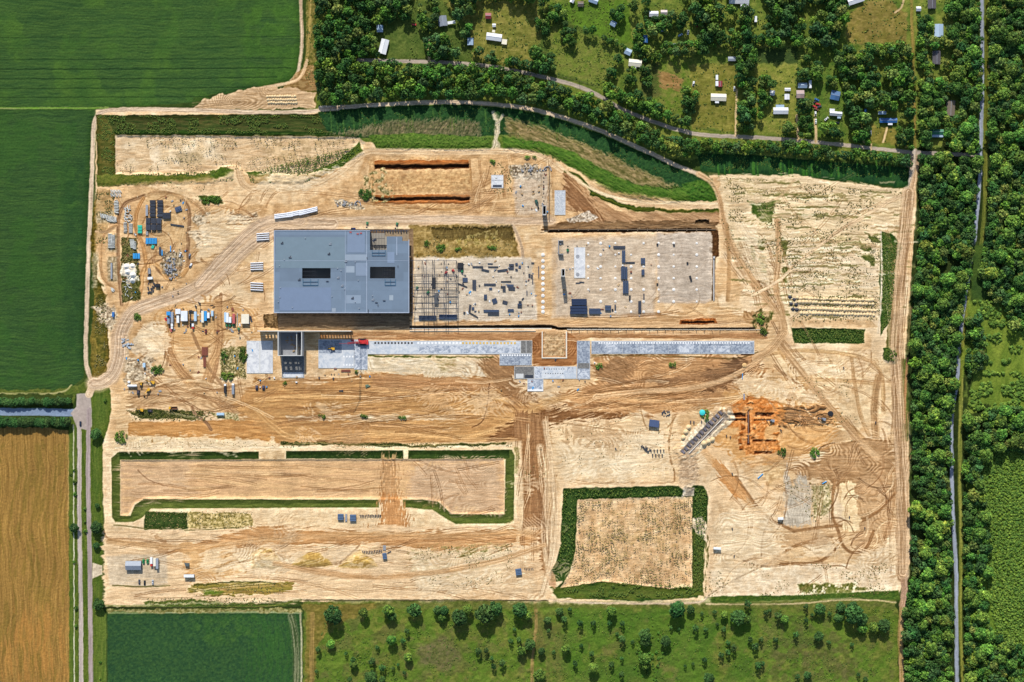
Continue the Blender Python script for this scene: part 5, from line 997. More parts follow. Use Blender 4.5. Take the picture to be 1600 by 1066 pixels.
T_('small white van parked below the long blue grey trailer',269.5,508,3.2,2.2,WHITE,rot=-90,cab=WHITE,name='van',cat='van',h=2); solo('debris_pile',MB().b(0,0,0,2,3,.6,.4).b(.4,1,.6,1,1,.6,.9),RED,'small red heap left of the grey trailer','debris pile',259,499); solo('debris_pile',MB().b(0,0,0,1.5,3.4,.8,.4).b(.9,-1,.2,1.6,1.2,.9,.9),PINK,'pink and grey heap below the small white van','debris pile',267,516)
cabin('white square cabin with a striped roof at the top of the cluster',275,483,283,491,corr('white_roof',(232,236,240),1.5),2.7); cabin('big white double cabin with ribbed roof in the trailer cluster',283.6,486,294,502,corr('white_roof',0),3.0,wall=GREYR)
T_('narrow white trailer left of the big white cabin',279,499,7.4,2.6,WHITE); cabin('pale blue container standing right of the big white cabin',304,487,308,502,LB,2.6,name='container',cat='container')
fr=MB(); 
for q in ((294.5,486,304,487),(296,501,304,502),(297,487,298,501)): fr.r(*q,0,2,(300,494))
solo('pipe_rack',fr,STEELD,'open rack of pipes between the big cabin and the pale blue container','rack',300,494)
T_('small white and red truck below the open rack',302,508,3,2.2,WHITE,rot=-90,cab=RED,name='truck',cat='truck',h=1.8); solo('machine',MB().b(0,0,.3,1.6,4,1.2).b(0,1.4,1.5,1.4,1,.7).cyl(-1,-1.2,.4,.4,2,8,ax='x').cyl(-1,1.2,.4,.4,2,8,ax='x'),BLACK,'dark small machine left of the white and red truck','machine',298,508)
T_('long cream grey trailer in the right half of the cluster',317.5,495,12,2.6,CREAM); T_('bright blue trailer beside the cream grey one',322,494,10,2.5,BLUEP); T_('short white trailer right of the bright blue one',326.5,493,5.6,2.5,WHITE); T_('short pale blue trailer at the right end of the cluster',332.6,490,5.6,2.3,LB)
car('dark car with red edges parked below the bright blue trailer',322,518,90,pm('dark_red_car',(120,36,40),.3)); 
for x,y,h_,l in ((312.5,475,5,'taller dark lift mast standing above the trailer cluster'),(306.5,480,3.5,'shorter dark lift mast left of the taller one')):
    t=thing('mast_lift',l,'lift',x,y); part('mast',MB().b(0,0,.6,.5,.5,h_),BLACK,t); part('base',MB().b(0,0,.25,1.4,2.2,.5),STEELD,t); part('basket',MB().b(0,1.0,h_,1.2,1.8,.3),BLACK,t); part('wheel',MB().cyl(-.8,-.7,.28,.28,1.6,8,ax='x').cyl(-.8,.7,.28,.28,1.6,8,ax='x'),TYRE,t)
for i,(x,y,a) in enumerate(((268,485,30),(274,478,60),(298,485,0),(326,486,-40),(334,480,20),(331,477,0))): solo('loose_bar',MB().b(0,0,0,3.2,.5,.4),BLACK,'dark bar lying loose above the trailer cluster','bar',x,y,a,group='loose bars above the trailers')
T_('slim pale blue trailer at the left of the second cluster',353,496,10,2.2,LB); T_('slim white trailer in the second cluster',356.3,496.5,10,2.3,WHITE); T_('short white trailer between the slim white and the red one',360.4,500,6,2.6,WHITE); T_('faded red trailer in the second cluster',366,498,10,2.6,PINK)
for k in range(6): piece(371,492+k*2.9,0,1.1,'grey strip of the rack beside the cream cabin','rack strips beside the cream cabin')
cabin('large cream cabin at the right end of the second cluster',378,491,390,506,corr('cream_roof',(240,230,206),1.5),3.2,wall=GREYR); solo('debris_pile',MB().b(0,0,0,1.6,4,1,.2).b(.7,-3,0,1.6,2,.8,.6),STEELD,'dark jumble at the right side of the large cream cabin','debris pile',392,497)
def lift(label,px,py,rot,mat,H=2.2,reach=4.5,up=.8):
    t=thing('boom_lift',label,'boom lift',px,py,rot); part('chassis',MB().b(0,0,.4,2.8,2.2,.6),mat,t); part('turret',MB().b(-.2,0,1.0,2.2,1.7,.8),mat,t)
    for x in (-1,1):
        for y in (-1.2,.85): part('wheel',MB().cyl(x,y,.45,.45,.35,9,ax='y'),TYRE,t)
    bo_=part('boom',MB().bar((-1,0,1.9),(reach,0,1.9+up*reach),.35),STEELD,t); part('basket',MB().b(reach+.5,0,1.6+up*reach,1.1,1.6,1.0),BLACK,bo_); return t
lift('green lift with an arm below the rack strips, second cluster',373,514,-80,GREENP,up=.3)
for i,x in enumerate((354.5,359.5,365)): t=solo('generator',MB().b(0,0,.3,1.7,2.2,1.2).b(0,.3,1.5,1.2,1.2,.3).cyl(-.9,-.6,.3,.3,1.8,8,ax='x'),GREENP,'small green machine at the foot of the trailers, second cluster','generator',x,508.5,group='green machines below the second cluster')
solo('debris_pile',MB().b(0,0,0,1.8,3.2,.8,.3).b(1.4,-1.4,0,1.6,1.2,.7,1).b(-2,1,0,1.5,1,.4,.4),CONCD,'grey heap below the red trailer','debris pile',362,516)
solo('debris_pile',MB().b(0,0,0,2.2,3.4,.6,.1),RUST,'rusty brown sheet standing above the red trailer','debris pile',363.5,483.5)
# earth movers
def excavator(label,px,py,rot,mat,reach=7,black=False):
    t=thing('excavator',label,'excavator',px,py,rot)
    for y in (-1.3,.75): part('track',MB().b(0,y+.27,.0,4.2,.6,.9,0,.94),TYRE,t)
    part('body',MB().b(-.6,0,1.0,3.6,2.7,1.2),mat,t); part('cab',MB().b(.9,.75,1.0,1.5,1.1,1.8,0,.92),GLASS,t)
    part('boom',MB().bar((1,-.2,1.6),(reach*.55,-.2,4.2),.55).bar((reach*.55,-.2,4.2),(reach,-.2,1.2),.4),mat,t); part('bucket',MB().b(reach,-.2,.2,1.1,1.4,1.0),BLACK,t); return t
def dozer(label,px,py,rot,mat):
    t=thing('bulldozer',label,'bulldozer',px,py,rot)
    for y in (-1.2,1.2): part('track',MB().b(0,y,0,3.6,.6,1.0,0,.92),TYRE,t)
    part('body',MB().b(.3,0,.9,3.2,1.7,1.0),mat,t); part('cab',MB().b(-.6,0,1.9,1.5,1.5,1.2,0,.9),GLASS,t); part('blade',MB().b(2.6,0,.1,.3,3.6,1.2),mat,t); return t
def dump(label,px,py,rot,mat,bedm):
    t=thing('dump_truck',label,'dump truck',px,py,rot); part('cab',MB().b(3.2,0,.9,2,2.6,1.9,0,.92),mat,t); part('windscreen',MB().b(4.0,0,1.9,.4,2.2,.6),GLASS,t)
    part('bed',MB().b(-1.4,0,1.1,5.8,2.7,.3).b(-1.4,1.25,1.4,5.8,.2,1).b(-1.4,-1.25,1.4,5.8,.2,1).b(1.4,0,1.4,.2,2.3,1.2),bedm,t)
    for x in (3,-1.2,-3): part('wheel',MB().cyl(x,-1.4,.65,.65,.5,10,ax='y').cyl(x,.9,.65,.65,.5,10,ax='y'),TYRE,t)
    part('chassis',MB().b(0,0,.6,8,1,.45),BLACK,t); return t
excavator('yellow excavator right of the white tank trailer, arm to the left',238.5,597.5,165,YEL,6); excavator('yellow excavator below the other one, arm reaching down left',232,610,235,YEL,7)
dozer('yellow and black loader between the tank trailer and the excavators',221,602,90,YEL); dozer('dark bulldozer below the white tank trailer',216.5,614,90,pm('dark_machine',(70,64,80),.6))
t=thing('tank_trailer','white cylindrical tank trailer parked on the weedy island','tank trailer',207.5,603); part('tank',MB().cyl(-4.6,0,1.7,1.2,9.2,14,ax='x'),WHITE,t); part('chassis',MB().b(0,0,.5,9,1,.4),BLACK,t); part('wheel',MB().cyl(-3,-1.1,.5,.5,2.2,10,ax='y').cyl(-1.8,-1.1,.5,.5,2.2,10,ax='y'),TYRE,t)
solo('water_tank',MB().cyl(0,0,0,1.3,2,12).cyl(0,0,2,1.3,.3,12,.6),WHITE,'small white round tank above the tank trailer','tank',202,597); cabin('light blue small cabin above the weedy island',224,567,228,574,LB,2.4)
excavator('yellow excavator at the left end of the green ditch',221,640.5,170,YEL,5); dozer('dark blue bulldozer right of that excavator on the ditch edge',234,642,0,pm('dark_machine',0)); dump('yellow dump truck with a brown bed above the green ditch',271,637.5,180,YEL,pm('brown_bed',(110,66,34),.8))
solo('container',MB().b(0,0,0,7.5,2.6,2.4).b(0,0,2.4,7.2,2.3,.1),LB,'pale and dark blue box in the right end of the ditch','container',345,647); 
T_('dark truck with a white cab, left of two near the slab',352.4,609,7,2.4,BLACK,rot=90,cab=WHITE,name='truck',cat='truck',h=2); T_('grey white truck, right of two near the slab',364.8,609.5,8.5,2.5,GREYR,rot=90,cab=WHITE,name='truck',cat='truck',h=2)
for x,l in ((401.5,'left'),(412,'right')): 
    t=solo('compactor',MB().b(0,0,.4,2.6,3.6,1.2).b(0,.4,1.6,1.8,1.6,1.0).cyl(-1.3,-1.8,.6,.6,2.6,10,ax='x').cyl(-1.3,1.8,.6,.6,2.6,10,ax='x'),pm('dark_machine',0),l+' dark roller south west of the stair core','roller',x,606)
solo('debris_pile',MB().b(0,0,0,5,.8,1,.4).b(-1,1.2,0,3.4,1.6,.5,.2),pm('green_grey',(90,120,100),.7),'pale green heap of frames on the brown earth right of the crane boom foot','debris pile',575,604); solo('debris_pile',MB().b(0,0,0,4.5,.9,.6,-.1).b(.6,.7,0,3,.5,.3,.1),STEELD,'dark flat sheets on the brown earth below the square slab','debris pile',533,611)
excavator('small yellow machine on the shaded square slab',519.5,545,180,YEL,4); car('white pickup parked at the top edge of the warehouse, left of the green lift',552,357.5,0,pm('navy_car',(36,44,92),.3),True)
lift('green lift at the top edge of the warehouse, left of the open roof bay',574,349,-90,GREENP,up=1.2); lift('green lift at the top edge of the warehouse, right of the open roof bay',620.5,350,-100,GREENP,up=1.2,reach=5)
lift('green lift with an arm pointing up beside the square dark crate',722.3,424,75,GREENP,reach=6,up=1); lift('green lift standing alone inside the frame near the warehouse',651.8,450,-110,GREENP,reach=9,up=.8); lift('green lift in the middle of the steel frame under the joists',669,457,60,GREENP,reach=8,up=.8)
lift('red lift reaching up inside the steel frame, left of two',697,426,70,RED,reach=8,up=1.1); lift('red lift inside the steel frame, right of two',708,423,-60,RED,reach=8,up=1.1); lift('green lift near the narrow pad frame',887,391,90,GREENP,reach=3,up=.4)
solo('debris_pile',MB().b(0,0,0,4,2.4,1,.5).b(1,1,1,2,1.6,.7,1.2),STEELD,'dark pile on the bare roof deck bay','debris pile',587,377,z=HB+.8)
excavator('dark green excavator beside the hollow shaft at the lane',838.5,316,-70,pm('dark_green_machine',(30,80,66),.5),6)
# crawler crane, red, tall lattice boom leaning west
t=thing('crawler_crane','red crawler crane with a tall lattice boom standing on the long slab','crane',566,534.5,0,z=.4)
for y in (-3,3): part('track',MB().b(0,y,0,8.5,1.2,1.3,0,.95),BLACK,t)
part('body',MB().b(.8,0,1.6,6.5,3.4,2.2).b(3.6,0,1.6,1.6,4.6,1.6),RED,t); part('cab',MB().b(-2.6,1.6,1.5,1.8,1.4,2.2),RED,t); part('counterweight',MB().b(5.6,0,1.4,1.8,5,2),RED,t)
bt=MB(); A=np.array((-2.,0,2.2)); Bv=np.array((-10.,-1.5,42.)); cs=[np.array(q) for q in ((0,1.0,0),(0,-1.0,0),(1.6,.0,0.2))]
for q in cs: bt.bar(A+q,Bv+q*.7,.34)
for i in range(20):
    p=A+(Bv-A)*i/20; q=A+(Bv-A)*(i+1)/20
    for j in range(3): bt.bar(p+cs[j],q+cs[(j+1)%3],.11)
part('boom',bt,RED,t); part('jib',MB().bar(Bv,Bv+np.array((-7.,0,9)),.3).bar(Bv+np.array((.6,0,1)),Bv+np.array((-7.,0,9)),.2),RED,t); part('cable',MB().bar((3,0,4),tuple(Bv),.08).bar(tuple(Bv+np.array((-7,0,9))),(-17,-1.5,8),.07),BLACK,t)
for i,(x,y) in enumerate(((551,532),(558,536))): part('counterweight_block',MB().b((x-566)*S,-(y-534.5)*S,0,3,1.6,1.5).b((x-566)*S+1,-(y-534.5)*S,1.5,1.6,1.2,.8),pm('dark_red',(150,40,52),.5),t)
solo('debris_pile',MB().b(0,0,0,3,.9,.8).b(0,.9,0,2.2,.7,.4),RUST,'rusty bars at the lower edge of the square slab','debris pile',524,576.5); stack('long reddish bundle below the square slab',533,577.5,548,581,RUST,n=3,h=.8)
# containers in the south, site office
for q,l in (((528,803,537,812),'left of two blue grey containers in the south strip'),((547,804,556.5,814),'right of two blue grey containers in the south strip'),((598,864,604.5,873),'blue grey container at the end of the curved row of stubs'),((805.5,888.5,815,898),'blue grey container standing alone left of the dirt crossroads')):
    x0,y0,x1,y1=q; t=thing('container',l,'container',(x0+x1)/2,(y0+y1)/2,8 if y0>850 else 0); L=(x1-x0)*S; Wd=(y1-y0)*S
    part('box',MB().b(0,Wd/4+.05,0,L,Wd/2-.15,2.4).b(0,-Wd/4-.05,0,L,Wd/2-.15,2.3),pm('slate_blue_metal',(88,112,142),.5,.1,var=.1),t); part('rib',MB().b(0,Wd/4,2.41,L*.96,.2,.12).b(0,-Wd/4,2.31,L*.96,.2,.12),BLACK,t); part('door',MB().b(L/2+.03,Wd/4,.1,.06,Wd/2-.6,2.1),GALV,t)
stack('white and dark frames between the two blue grey containers',539.5,803,542.5,815,GALV,n=4,h=.8); stack('grey round stack above the lone container',598.5,852,603,860,CONCD,n=3,h=.8); stack('slim dark bar beside the lone container',605,862,611.5,863.5,STEELD,n=1,h=.5,rot=28)
cabin('big dark blue grey container on the sand in the middle east',1014,656,1029.5,667,pm('slate_roof',(70,86,120),.5,var=.1),3,rot=-8,name='container',cat='container',wall=STEELD); b=MB()
for k in range(14): b.b(random.uniform(-4,4),random.uniform(-2.5,2.5),0,random.uniform(.6,2.4),random.uniform(.5,1.2),random.uniform(.4,1),random.uniform(0,3))
solo('block_pile',b,STEELD,'scattered dark blocks above the big container','block pile',1040,646.5)
T_('white trailer parked on the sand right of the square basin',1120,856.5,7.5,2.2,WHITE,rot=-4); T_('white trailer by the grey gravel patch',1219,810,5.5,2.4,WHITE,rot=0); 
solo('culvert_pipe',MB().cyl(-3.5,0,.5,.5,7,10,ax='x'),BLUEP,'blue pipe lying tilted on the pale sand','pipe',1188,744,42); solo('culvert_pipe',MB().cyl(-2.5,0,.5,.5,5,10,ax='x'),BLUEP,'pale blue pipe right of the gravel patch','pipe',1288,754,30); solo('culvert_pipe',MB().cyl(-3,0,.4,.4,6,10,ax='x'),BLUEP,'blue pipe standing upright above the orange trench','pipe',1162.5,620,90); solo('culvert_pipe',MB().cyl(-3,0,.4,.4,6,10,ax='x'),BLUEP,'blue pipe near the dark mound, upper middle east','pipe',1160,588,84)
solo('water_tank',MB().cyl(0,0,0,2.9,2.2,18).cyl(0,0,2.2,2.9,.4,18,1.2),pm('turquoise_tank',(60,208,206),.5,var=.05),'round turquoise tank beside the bush at the trench head','tank',1097,644.5)
for x,y,l in ((1206,657.5,'left end'),(1286,655,'right end')): excavator('grey blue excavator in the trench earth, '+l,x,y,180 if x<1250 else 170,GREYR,5)
solo('pit_cover',MB().cyl(0,0,0,3.2,.8,14,2.6).b(0,-.6,.8,3,2.4,.4),BLACK,'dark pit cover at the far right of the excavated row','pit cover',1297.5,647); solo('sand_ring',MB().cyl(0,0,-.1,2.6,.9,12,1.8).b(0,0,.8,1.4,1.2,.4),pm('ochre_sand',(220,180,120),.9),'small sandy ring with a dark middle near the dark mound','sand ring',1163,571)
cv=MB().b(0,0,0,4.4,2.6,1.0).b(0,0,1.0,4.0,1.6,.15)
for k in range(13): solo('box_culvert',cv,pm('culvert_concrete',(112,106,112),.8,var=.25,vary=.2),'dark box culvert laid in the slanting trench','culvert',1067+k*4.9,706-k*5.1,-43,'box culverts in the slanting trench')
solo('trench_pipe',MB().cyl(-24,0,.3,.5,50,10,ax='x'),pm('pale_pipe',(206,198,186),.6),'long pale pipe lying in the slanting trench','pipe',1102,682,46,z=.3)
solo('trench_pipe',MB().cyl(-16,0,-.8,.5,32,10,ax='x'),pm('grey_pipe',(120,104,100),.6),'grey pipe running down the orange trench','pipe',1169.5,668,90,z=-.3)
cabin('grey site office with pale ridge at the lower left parking area',197.5,876,222,890,GREYR,3.4,gable=1.6,name='site_office',cat='site office',wall=STEELD)
for x in (224.6,231): t=solo('telehandler',MB().b(0,0,.5,2,4,1.2).b(-.3,.8,1.7,1.2,1.4,.9).b(.6,1.8,1.6,.4,4,.4).cyl(-1.2,-1.3,.5,.5,2.4,9,ax='x').cyl(-1.2,1.3,.5,.5,2.4,9,ax='x'),GREENP,('left' if x<228 else 'right')+' green telehandler beside the grey site office','telehandler',x,877)
T_('white truck with a red stripe next to the green telehandlers',237.5,875.5,6.5,2.4,WHITE,rot=-90,cab=RED,name='truck',cat='truck',h=2.2); T_('long cream trailer at the right end of the office row',242.6,878,8,2.6,CREAM,rot=90); T_('long grey trailer, rightmost in the office row',246.6,880,10.5,2.4,GALV,rot=90)
car('dark grey car, leftmost of three parked at the grass strip',218,909,90,pm('graphite_car',(78,84,96),.3)); car('black car, middle of three parked at the grass strip',226.3,910.5,90,pm('black_car',(26,28,30),.3)); car('silver car, rightmost of three parked at the grass strip',239,909.5,90,pm('silver_car',(196,200,206),.3)); car('dark car driving through the west road junction',126,662,90,pm('dark_blue_car',(36,48,70),.3))
cabin('white roofed long cabin right of the parking area',288.5,897,304.5,901.5,WHITE,3.6,wall=GREYR); solo('container',MB().b(0,0,0,4,3,2.2).b(.6,-1,2.2,2,1,.3).b(-2.6,1.4,0,.8,1,1),pm('dark_slate',(80,92,94),.6),'small dark container above the white roofed long cabin','container',293,882)
for x,y,a,l in ((296.5,400,80,'upper'),(298,415,60,'lower')): car(('silver and dark pickup','white pickup')[l=='lower']+' parked right of the material yard, '+l+' of two',x,y,a,WHITE if l=='lower' else GREYR,True)
car('white car parked inside the right side of the yard loop',282,398,70,WHITE); dump('dark tipper truck in the bend below the material yard',234,426,-88,BLACK,CONCD); cabin('white small cabin right below the dark tipper truck',231.5,433,239.5,437,WHITE,2.6,rot=6,wall=STEELD)
b=MB()
for k in range(16): b.b(random.uniform(-4,4),random.uniform(-5,5),0,random.uniform(.8,2.6),random.uniform(.5,1.6),random.uniform(.4,1.6),random.uniform(0,3))
solo('scrap_pile',b,STEELD,'dark scrap pile below the white small cabin','scrap pile',236,450); solo('container',MB().b(0,0,0,4.4,3.6,2.3).b(.6,.3,2.3,3,2.2,.3).b(-3,0,0,1,2,.8),BLACK,'dark box with a white lid right of the scrap pile','container',247,446.5)
solo('container',MB().b(0,0,0,2.2,5,2.2).b(0,0,2.2,1.8,4.4,.1),BLU,'dark blue box at the edge of the west entrance track','container',177.5,491.5,-4)
b=MB()
for k in range(20): b.b(random.uniform(-6,6),random.uniform(-4.5,4.5),-.1,random.uniform(.8,3),random.uniform(.6,1.8),random.uniform(.3,1.3),random.uniform(0,3))
solo('rubble_heap',b,pm('blue_rubble',(170,180,190),.8,var=.2),'bluish white rubble heap at the lower bend of the west track','rubble heap',199,537)
b=MB()
for k in range(26): b.b(random.uniform(-15,15),random.uniform(-2.4,2.4),-.1,random.uniform(.8,3),random.uniform(.6,1.5),random.uniform(.3,1.2),random.uniform(0,3))
solo('rubble_heap',b,CONCD,'long dark rubble row at the top of the concrete yard','rubble heap',838,264); o_=solo('rubble_heap',b,CONCD,'grey rubble row below the girders beside the haul road','rubble heap',545,318); o_.scale=(.8,1,1)
for k in range(12): solo('rebar_cage',MB().b(0,0,0,1.2,.8,.5,random.uniform(0,3)),BLACK,'small dark rebar tuft along the yard by the dark wall','rebar',random.choice((848,849.5,851)),266+k*6,group='rebar tufts by the dark wall')
for k in range(22): solo('rebar_cage',MB().b(0,0,0,random.uniform(.6,1.8),.6,.9),BLACK,'dark bracket on the edge beam at the upper edge of the warehouse','bracket',436+k*6.4,random.choice((359.6,360.2)),group='brackets along the upper edge of the warehouse')
for k in range(20): solo('form_post',MB().b(0,0,0,.4,1.6,1.1),BLACK,'short dark form post on the pale wall east of the courtyard','post',893+k*12.2,518,group='form posts on the pale wall')
# ---------------------------------------------------------------- houses of the northern lane
def house(label,px,py,wd,dp,rot,roof,h=3.0,rh=1.2,wall=SIDING,ext=(),name='house',cat='house'):
    """wd along px x, dp along px y"""
    L=wd*S; W_=dp*S; t=thing(name,label,cat,px,py,rot); sw=W_>L
    part('wall',MB().b(0,0,0,L,W_,h),wall,t)
    g_=MB().gable(0,0,0,max(L,W_),min(L,W_),rh)
    if sw: g_.v=[(-y,x,z) for x,y,z in g_.v]
    g_.v=[(x,y,z+h+.02) for x,y,z in g_.v]; rf_=part('roof',g_,roof,t); part('ridge_cap',MB().b(0,0,h+rh,.25 if sw else L,W_ if sw else .25,.1),GALV,rf_)
    for s_ in (-1,1):
        part('window',MB().b(s_*L*.28,-W_/2-.04,1,1.1,.1,1),GLASS,t)
    part('door',MB().b(0,-W_/2-.05,.1,1,.12,2),STEELD,t)
    for (ex,ey,ew,ed,em) in ext: pr_=part('porch_roof',MB().b(ex*S,-ey*S,h-.5,ew*S,ed*S,.15),em,t); part('porch_post',MB().b(ex*S-ew*S/2+.3,-ey*S-ed*S/2+.3,0,.15,.15,h-.5).b(ex*S+ew*S/2-.3,-ey*S-ed*S/2+.3,0,.15,.15,h-.5),WHITE,pr_)
    return t
CW=corr('ribbed_white_roof',(232,234,236),3,patch=.04); CC=corr('ribbed_cream_roof',(238,230,204),3,patch=.05); CB=corr('ribbed_pale_blue_roof',(166,190,212),3,patch=.06); CDB=corr('ribbed_blue_roof',(40,104,170),3,patch=.2); RR=corr('rust_patched_roof',(186,160,152),1,var=.3,patch=.25); CG=corr('ribbed_green_roof',(46,128,88),3)
H_=house; HOUSES=[(594,46,9,11),(600,74,11,23),(692,34,12,17),(772,59,24,11),(735,66,9,11),(981,82,10,9),(992,99,20,12),(1022,23,14,8),(1037,21,9,7),(1008,62,6,12),(1154,3,31,12),(1143,93,11,6),(1122,153,24,11),(1120,130,9,20),(1219,172,23,15),(1206,146,8,8),(1229,147,9,18),(1253,134,14,8),(1250,148,12,12),(1265,133,5,13),(1304,150,14,14),(1303,179,20,13),(1387,189,27,6),(1378,177,11,4),(1335,3,24,14),(1466,49,13,20),(1462,91,12,21),(1484,170,12,24),(1462,210,22,13),(1455,8,12,16),(907,8,12,10),(927,2,14,9),(958,38,9,9),(763,26,9,9),(1181,32,7,12),(1434,15,8,9),(706,37,12,6),(647,39,6,6),(1274,165,8,40),(1092,50,6,6)]
H_('small pale blue roofed shed at the wood edge, above the long white roof',594,46,8.5,10,0,CB,name='shed',cat='shed'); H_('long white roofed house tilted slightly at the wood edge',600,74,11,22,-14,CW)
H_('grey house with a hip roof by the trees, north lane',692,34,12,15,8,GREYR,rh=2,ext=((13,4,12,4.5,CW),)); H_('small pale blue roofed shed between the grey house and the white house',735,66,8,10,0,CB,name='shed',cat='shed')
H_('white and pale blue roofed house with a cream annex, left lawn',772,59,23,10,-8,CW,ext=((17,5,8,8,CC),(-2,-9,4.5,4,CC))); H_('small white shed above the white and pale blue house',772,40.5,4,4,0,CW,h=2.2,rh=.5,name='shed',cat='shed'); H_('small dark red shed by the trees at upper left lawn',763,26,8,8,0,pm('red_shed',(140,44,50),.6),name='shed',cat='shed')
H_('tilted pale blue roofed shed above the cream roofed house',981,82,9,8.5,-25,CB,name='shed',cat='shed'); H_('cream roofed house with a porch beside tall trees, north lane',992,99.5,19,10,-6,CC,ext=((0,7.4,5,3.5,CW),))
H_('white roofed house between trees near the top edge',1021,23,13,7.5,0,CW); H_('small pinkish roofed house right of the white one near the top',1037,21,9,7,0,corr('pinkish_roof',(196,182,178),3)); H_('blue roofed shed in dense trees left of the junk yard',1008,62,6,11,0,CDB,name='shed',cat='shed')
H_('large white roofed building cut by the top edge',1154,2,30,9,0,CW,ext=((9,7,13,5,CW),)); H_('long pale grey trailer home in the clearing',1143,93,11,5.5,0,GREYR,rh=.4); H_('cream roofed long house on the open lawn',1122,153,23,10,-2,CC,ext=((-2,7,6,4,CW),))
H_('small red roofed shed beside a white camper',1125,132,5,8,0,pm('red_shed',0),h=2.4,rh=.6,name='shed',cat='shed'); T_('white camper left of the small red shed',1119.5,131.5,5,2.8,WHITE,name='camper',cat='camper'); T_('round white camper above the small red shed',1119.5,122,5,2.4,WHITE,name='camper',cat='camper')
H_('white roofed house with a blue patch on the lane, right lawn',1219,174,22,9,0,CW,ext=((-1,-7,13,5,CB),)); H_('small white shed up left of that white roofed house',1206,146,6.5,6.5,-8,CW,h=2.4,rh=.5,name='shed',cat='shed'); H_('narrow white shed, upper of two on the right lawn',1230,140.5,8,3.6,0,CW,h=2.2,rh=.4,name='shed',cat='shed'); H_('white shed, lower of two on the right lawn',1229,152,6.5,7.5,0,CW,h=2.4,rh=.5,name='shed',cat='shed')
H_('pale blue roofed house above the rust patched one',1253,134.5,13,7,0,CB); H_('white and rust patched roof between trees and drive',1249.5,148,11,11,0,RR); T_('long white bus parked upright beside the drive',1265,132.5,8,2.6,WHITE,name='bus',cat='bus')
H_('blue and rust patched roof at the tree edge',1304,150,13,13,-12,corr('blue_rust_roof',(66,112,160),1,var=.3,patch=.3)); H_('white roofed T shaped house with a pale blue end',1305,178.5,18,5.6,-4,CW,ext=((-6,-5,8,5,CW),(5.5,5,5.5,4,CB)))
H_('long bright blue roofed trailer home in the clearing',1387,189,26,6,0,CDB,rh=.7,ext=((3,5.2,7,3.8,CW),)); H_('pale grey roofed shed above the long blue roof',1377.5,177,11,4,0,CB,h=2.4,rh=.3,name='shed',cat='shed'); H_('white and blue roofed house cut by the top edge, right',1336,1,24,10,18,CW)
H_('pale metal roofed house in a small clearing east of the grass track',1465.5,49,12.5,19,0,CB); H_('dark brown roofed house among trees east of the grass track',1462,91,11,20,0,pm('dark_shingle',(84,80,84),.9,var=.2)); H_('tan brown roofed house hidden in dense trees',1484,170,12,23,-3,TANM)
H_('house with a green roof and a pale blue lower half',1462,207,21,7,0,CG,ext=((0,5.6,21,5,CB),)); H_('grey shingled house at the top edge in the trees',1455,7,11,14,0,pm('dark_shingle',0)); H_('small white shed left of the grey shingled house',1434,15,6,6,0,CW,name='shed',cat='shed')
H_('tilted white roofed shed at the top edge, middle lawn',894,2,5,6,-25,CW,name='shed',cat='shed'); H_('pale blue roofed house cut by the top edge, middle lawn',927,2,13,7,-20,CB); H_('small brown shed left of the pale blue house at the top edge',907,7.5,8,7,0,TANM,name='shed',cat='shed'); H_('small tilted pale shed in the middle lawn',958,38,8,7,-30,CB,name='shed',cat='shed')
T_('white camper on the strip of lawn near the large white building',1180,31,6,2.5,WHITE,name='camper',cat='camper')
car('white pickup parked on the sandy drive near the cream house',1147.5,139,90,WHITE,True); car('white pickup parked by the ditch left of the cream house',1083.5,131,80,WHITE,True); car('white pickup at the head of the middle drive',1274,178,90,WHITE,True); car('white car halfway down the middle drive',1274.5,190,90,WHITE); car('silver car right of the blue trailer home drive',1360,208,90,GREYR)
car('white car parked on the lawn below the T shaped house',1291,186,40,WHITE); car('dark car under the end of the T shaped house',1308,192,0,pm('black_car',0)); car('white car in the junk yard near the tree line',1075,51,80,WHITE); car('red car at the tree edge in the narrow lawn',1089,39,85,RED); car('pale car beneath the junk yard trees, left',1034,49,20,LB); car('pale car beneath the junk yard trees, middle',1063,55,30,LB); car('white car at the lower junk yard',1041,68,100,WHITE)
car('grey car at the bottom of the junk yard',1052,70,10,GREYR); car('rusty car right end of the junk yard',1073,71,0,RUST); car('red car beside the grey hip roof house',647,39,0,RED)
for i,(x,y,c) in enumerate(((1276,156,BLU),(1272,160,BLACK),(1278,163,RED),(1273,167,RED),(1280,167,STEELD),(1275,171,RUST))): car(('blue','black','bright red, upper','bright red, lower','grey','rusty')[i]+' old car in the scrap row above the middle drive',x,y,random.uniform(-40,40),c)
solo('blue_tarp',MB().b(0,0,0,2.4,3.4,1.2).b(0,0,1.2,1.6,2.4,.3),BLU,'blue covered boat at the tree edge near the blue trailer home','boat',1352,173)
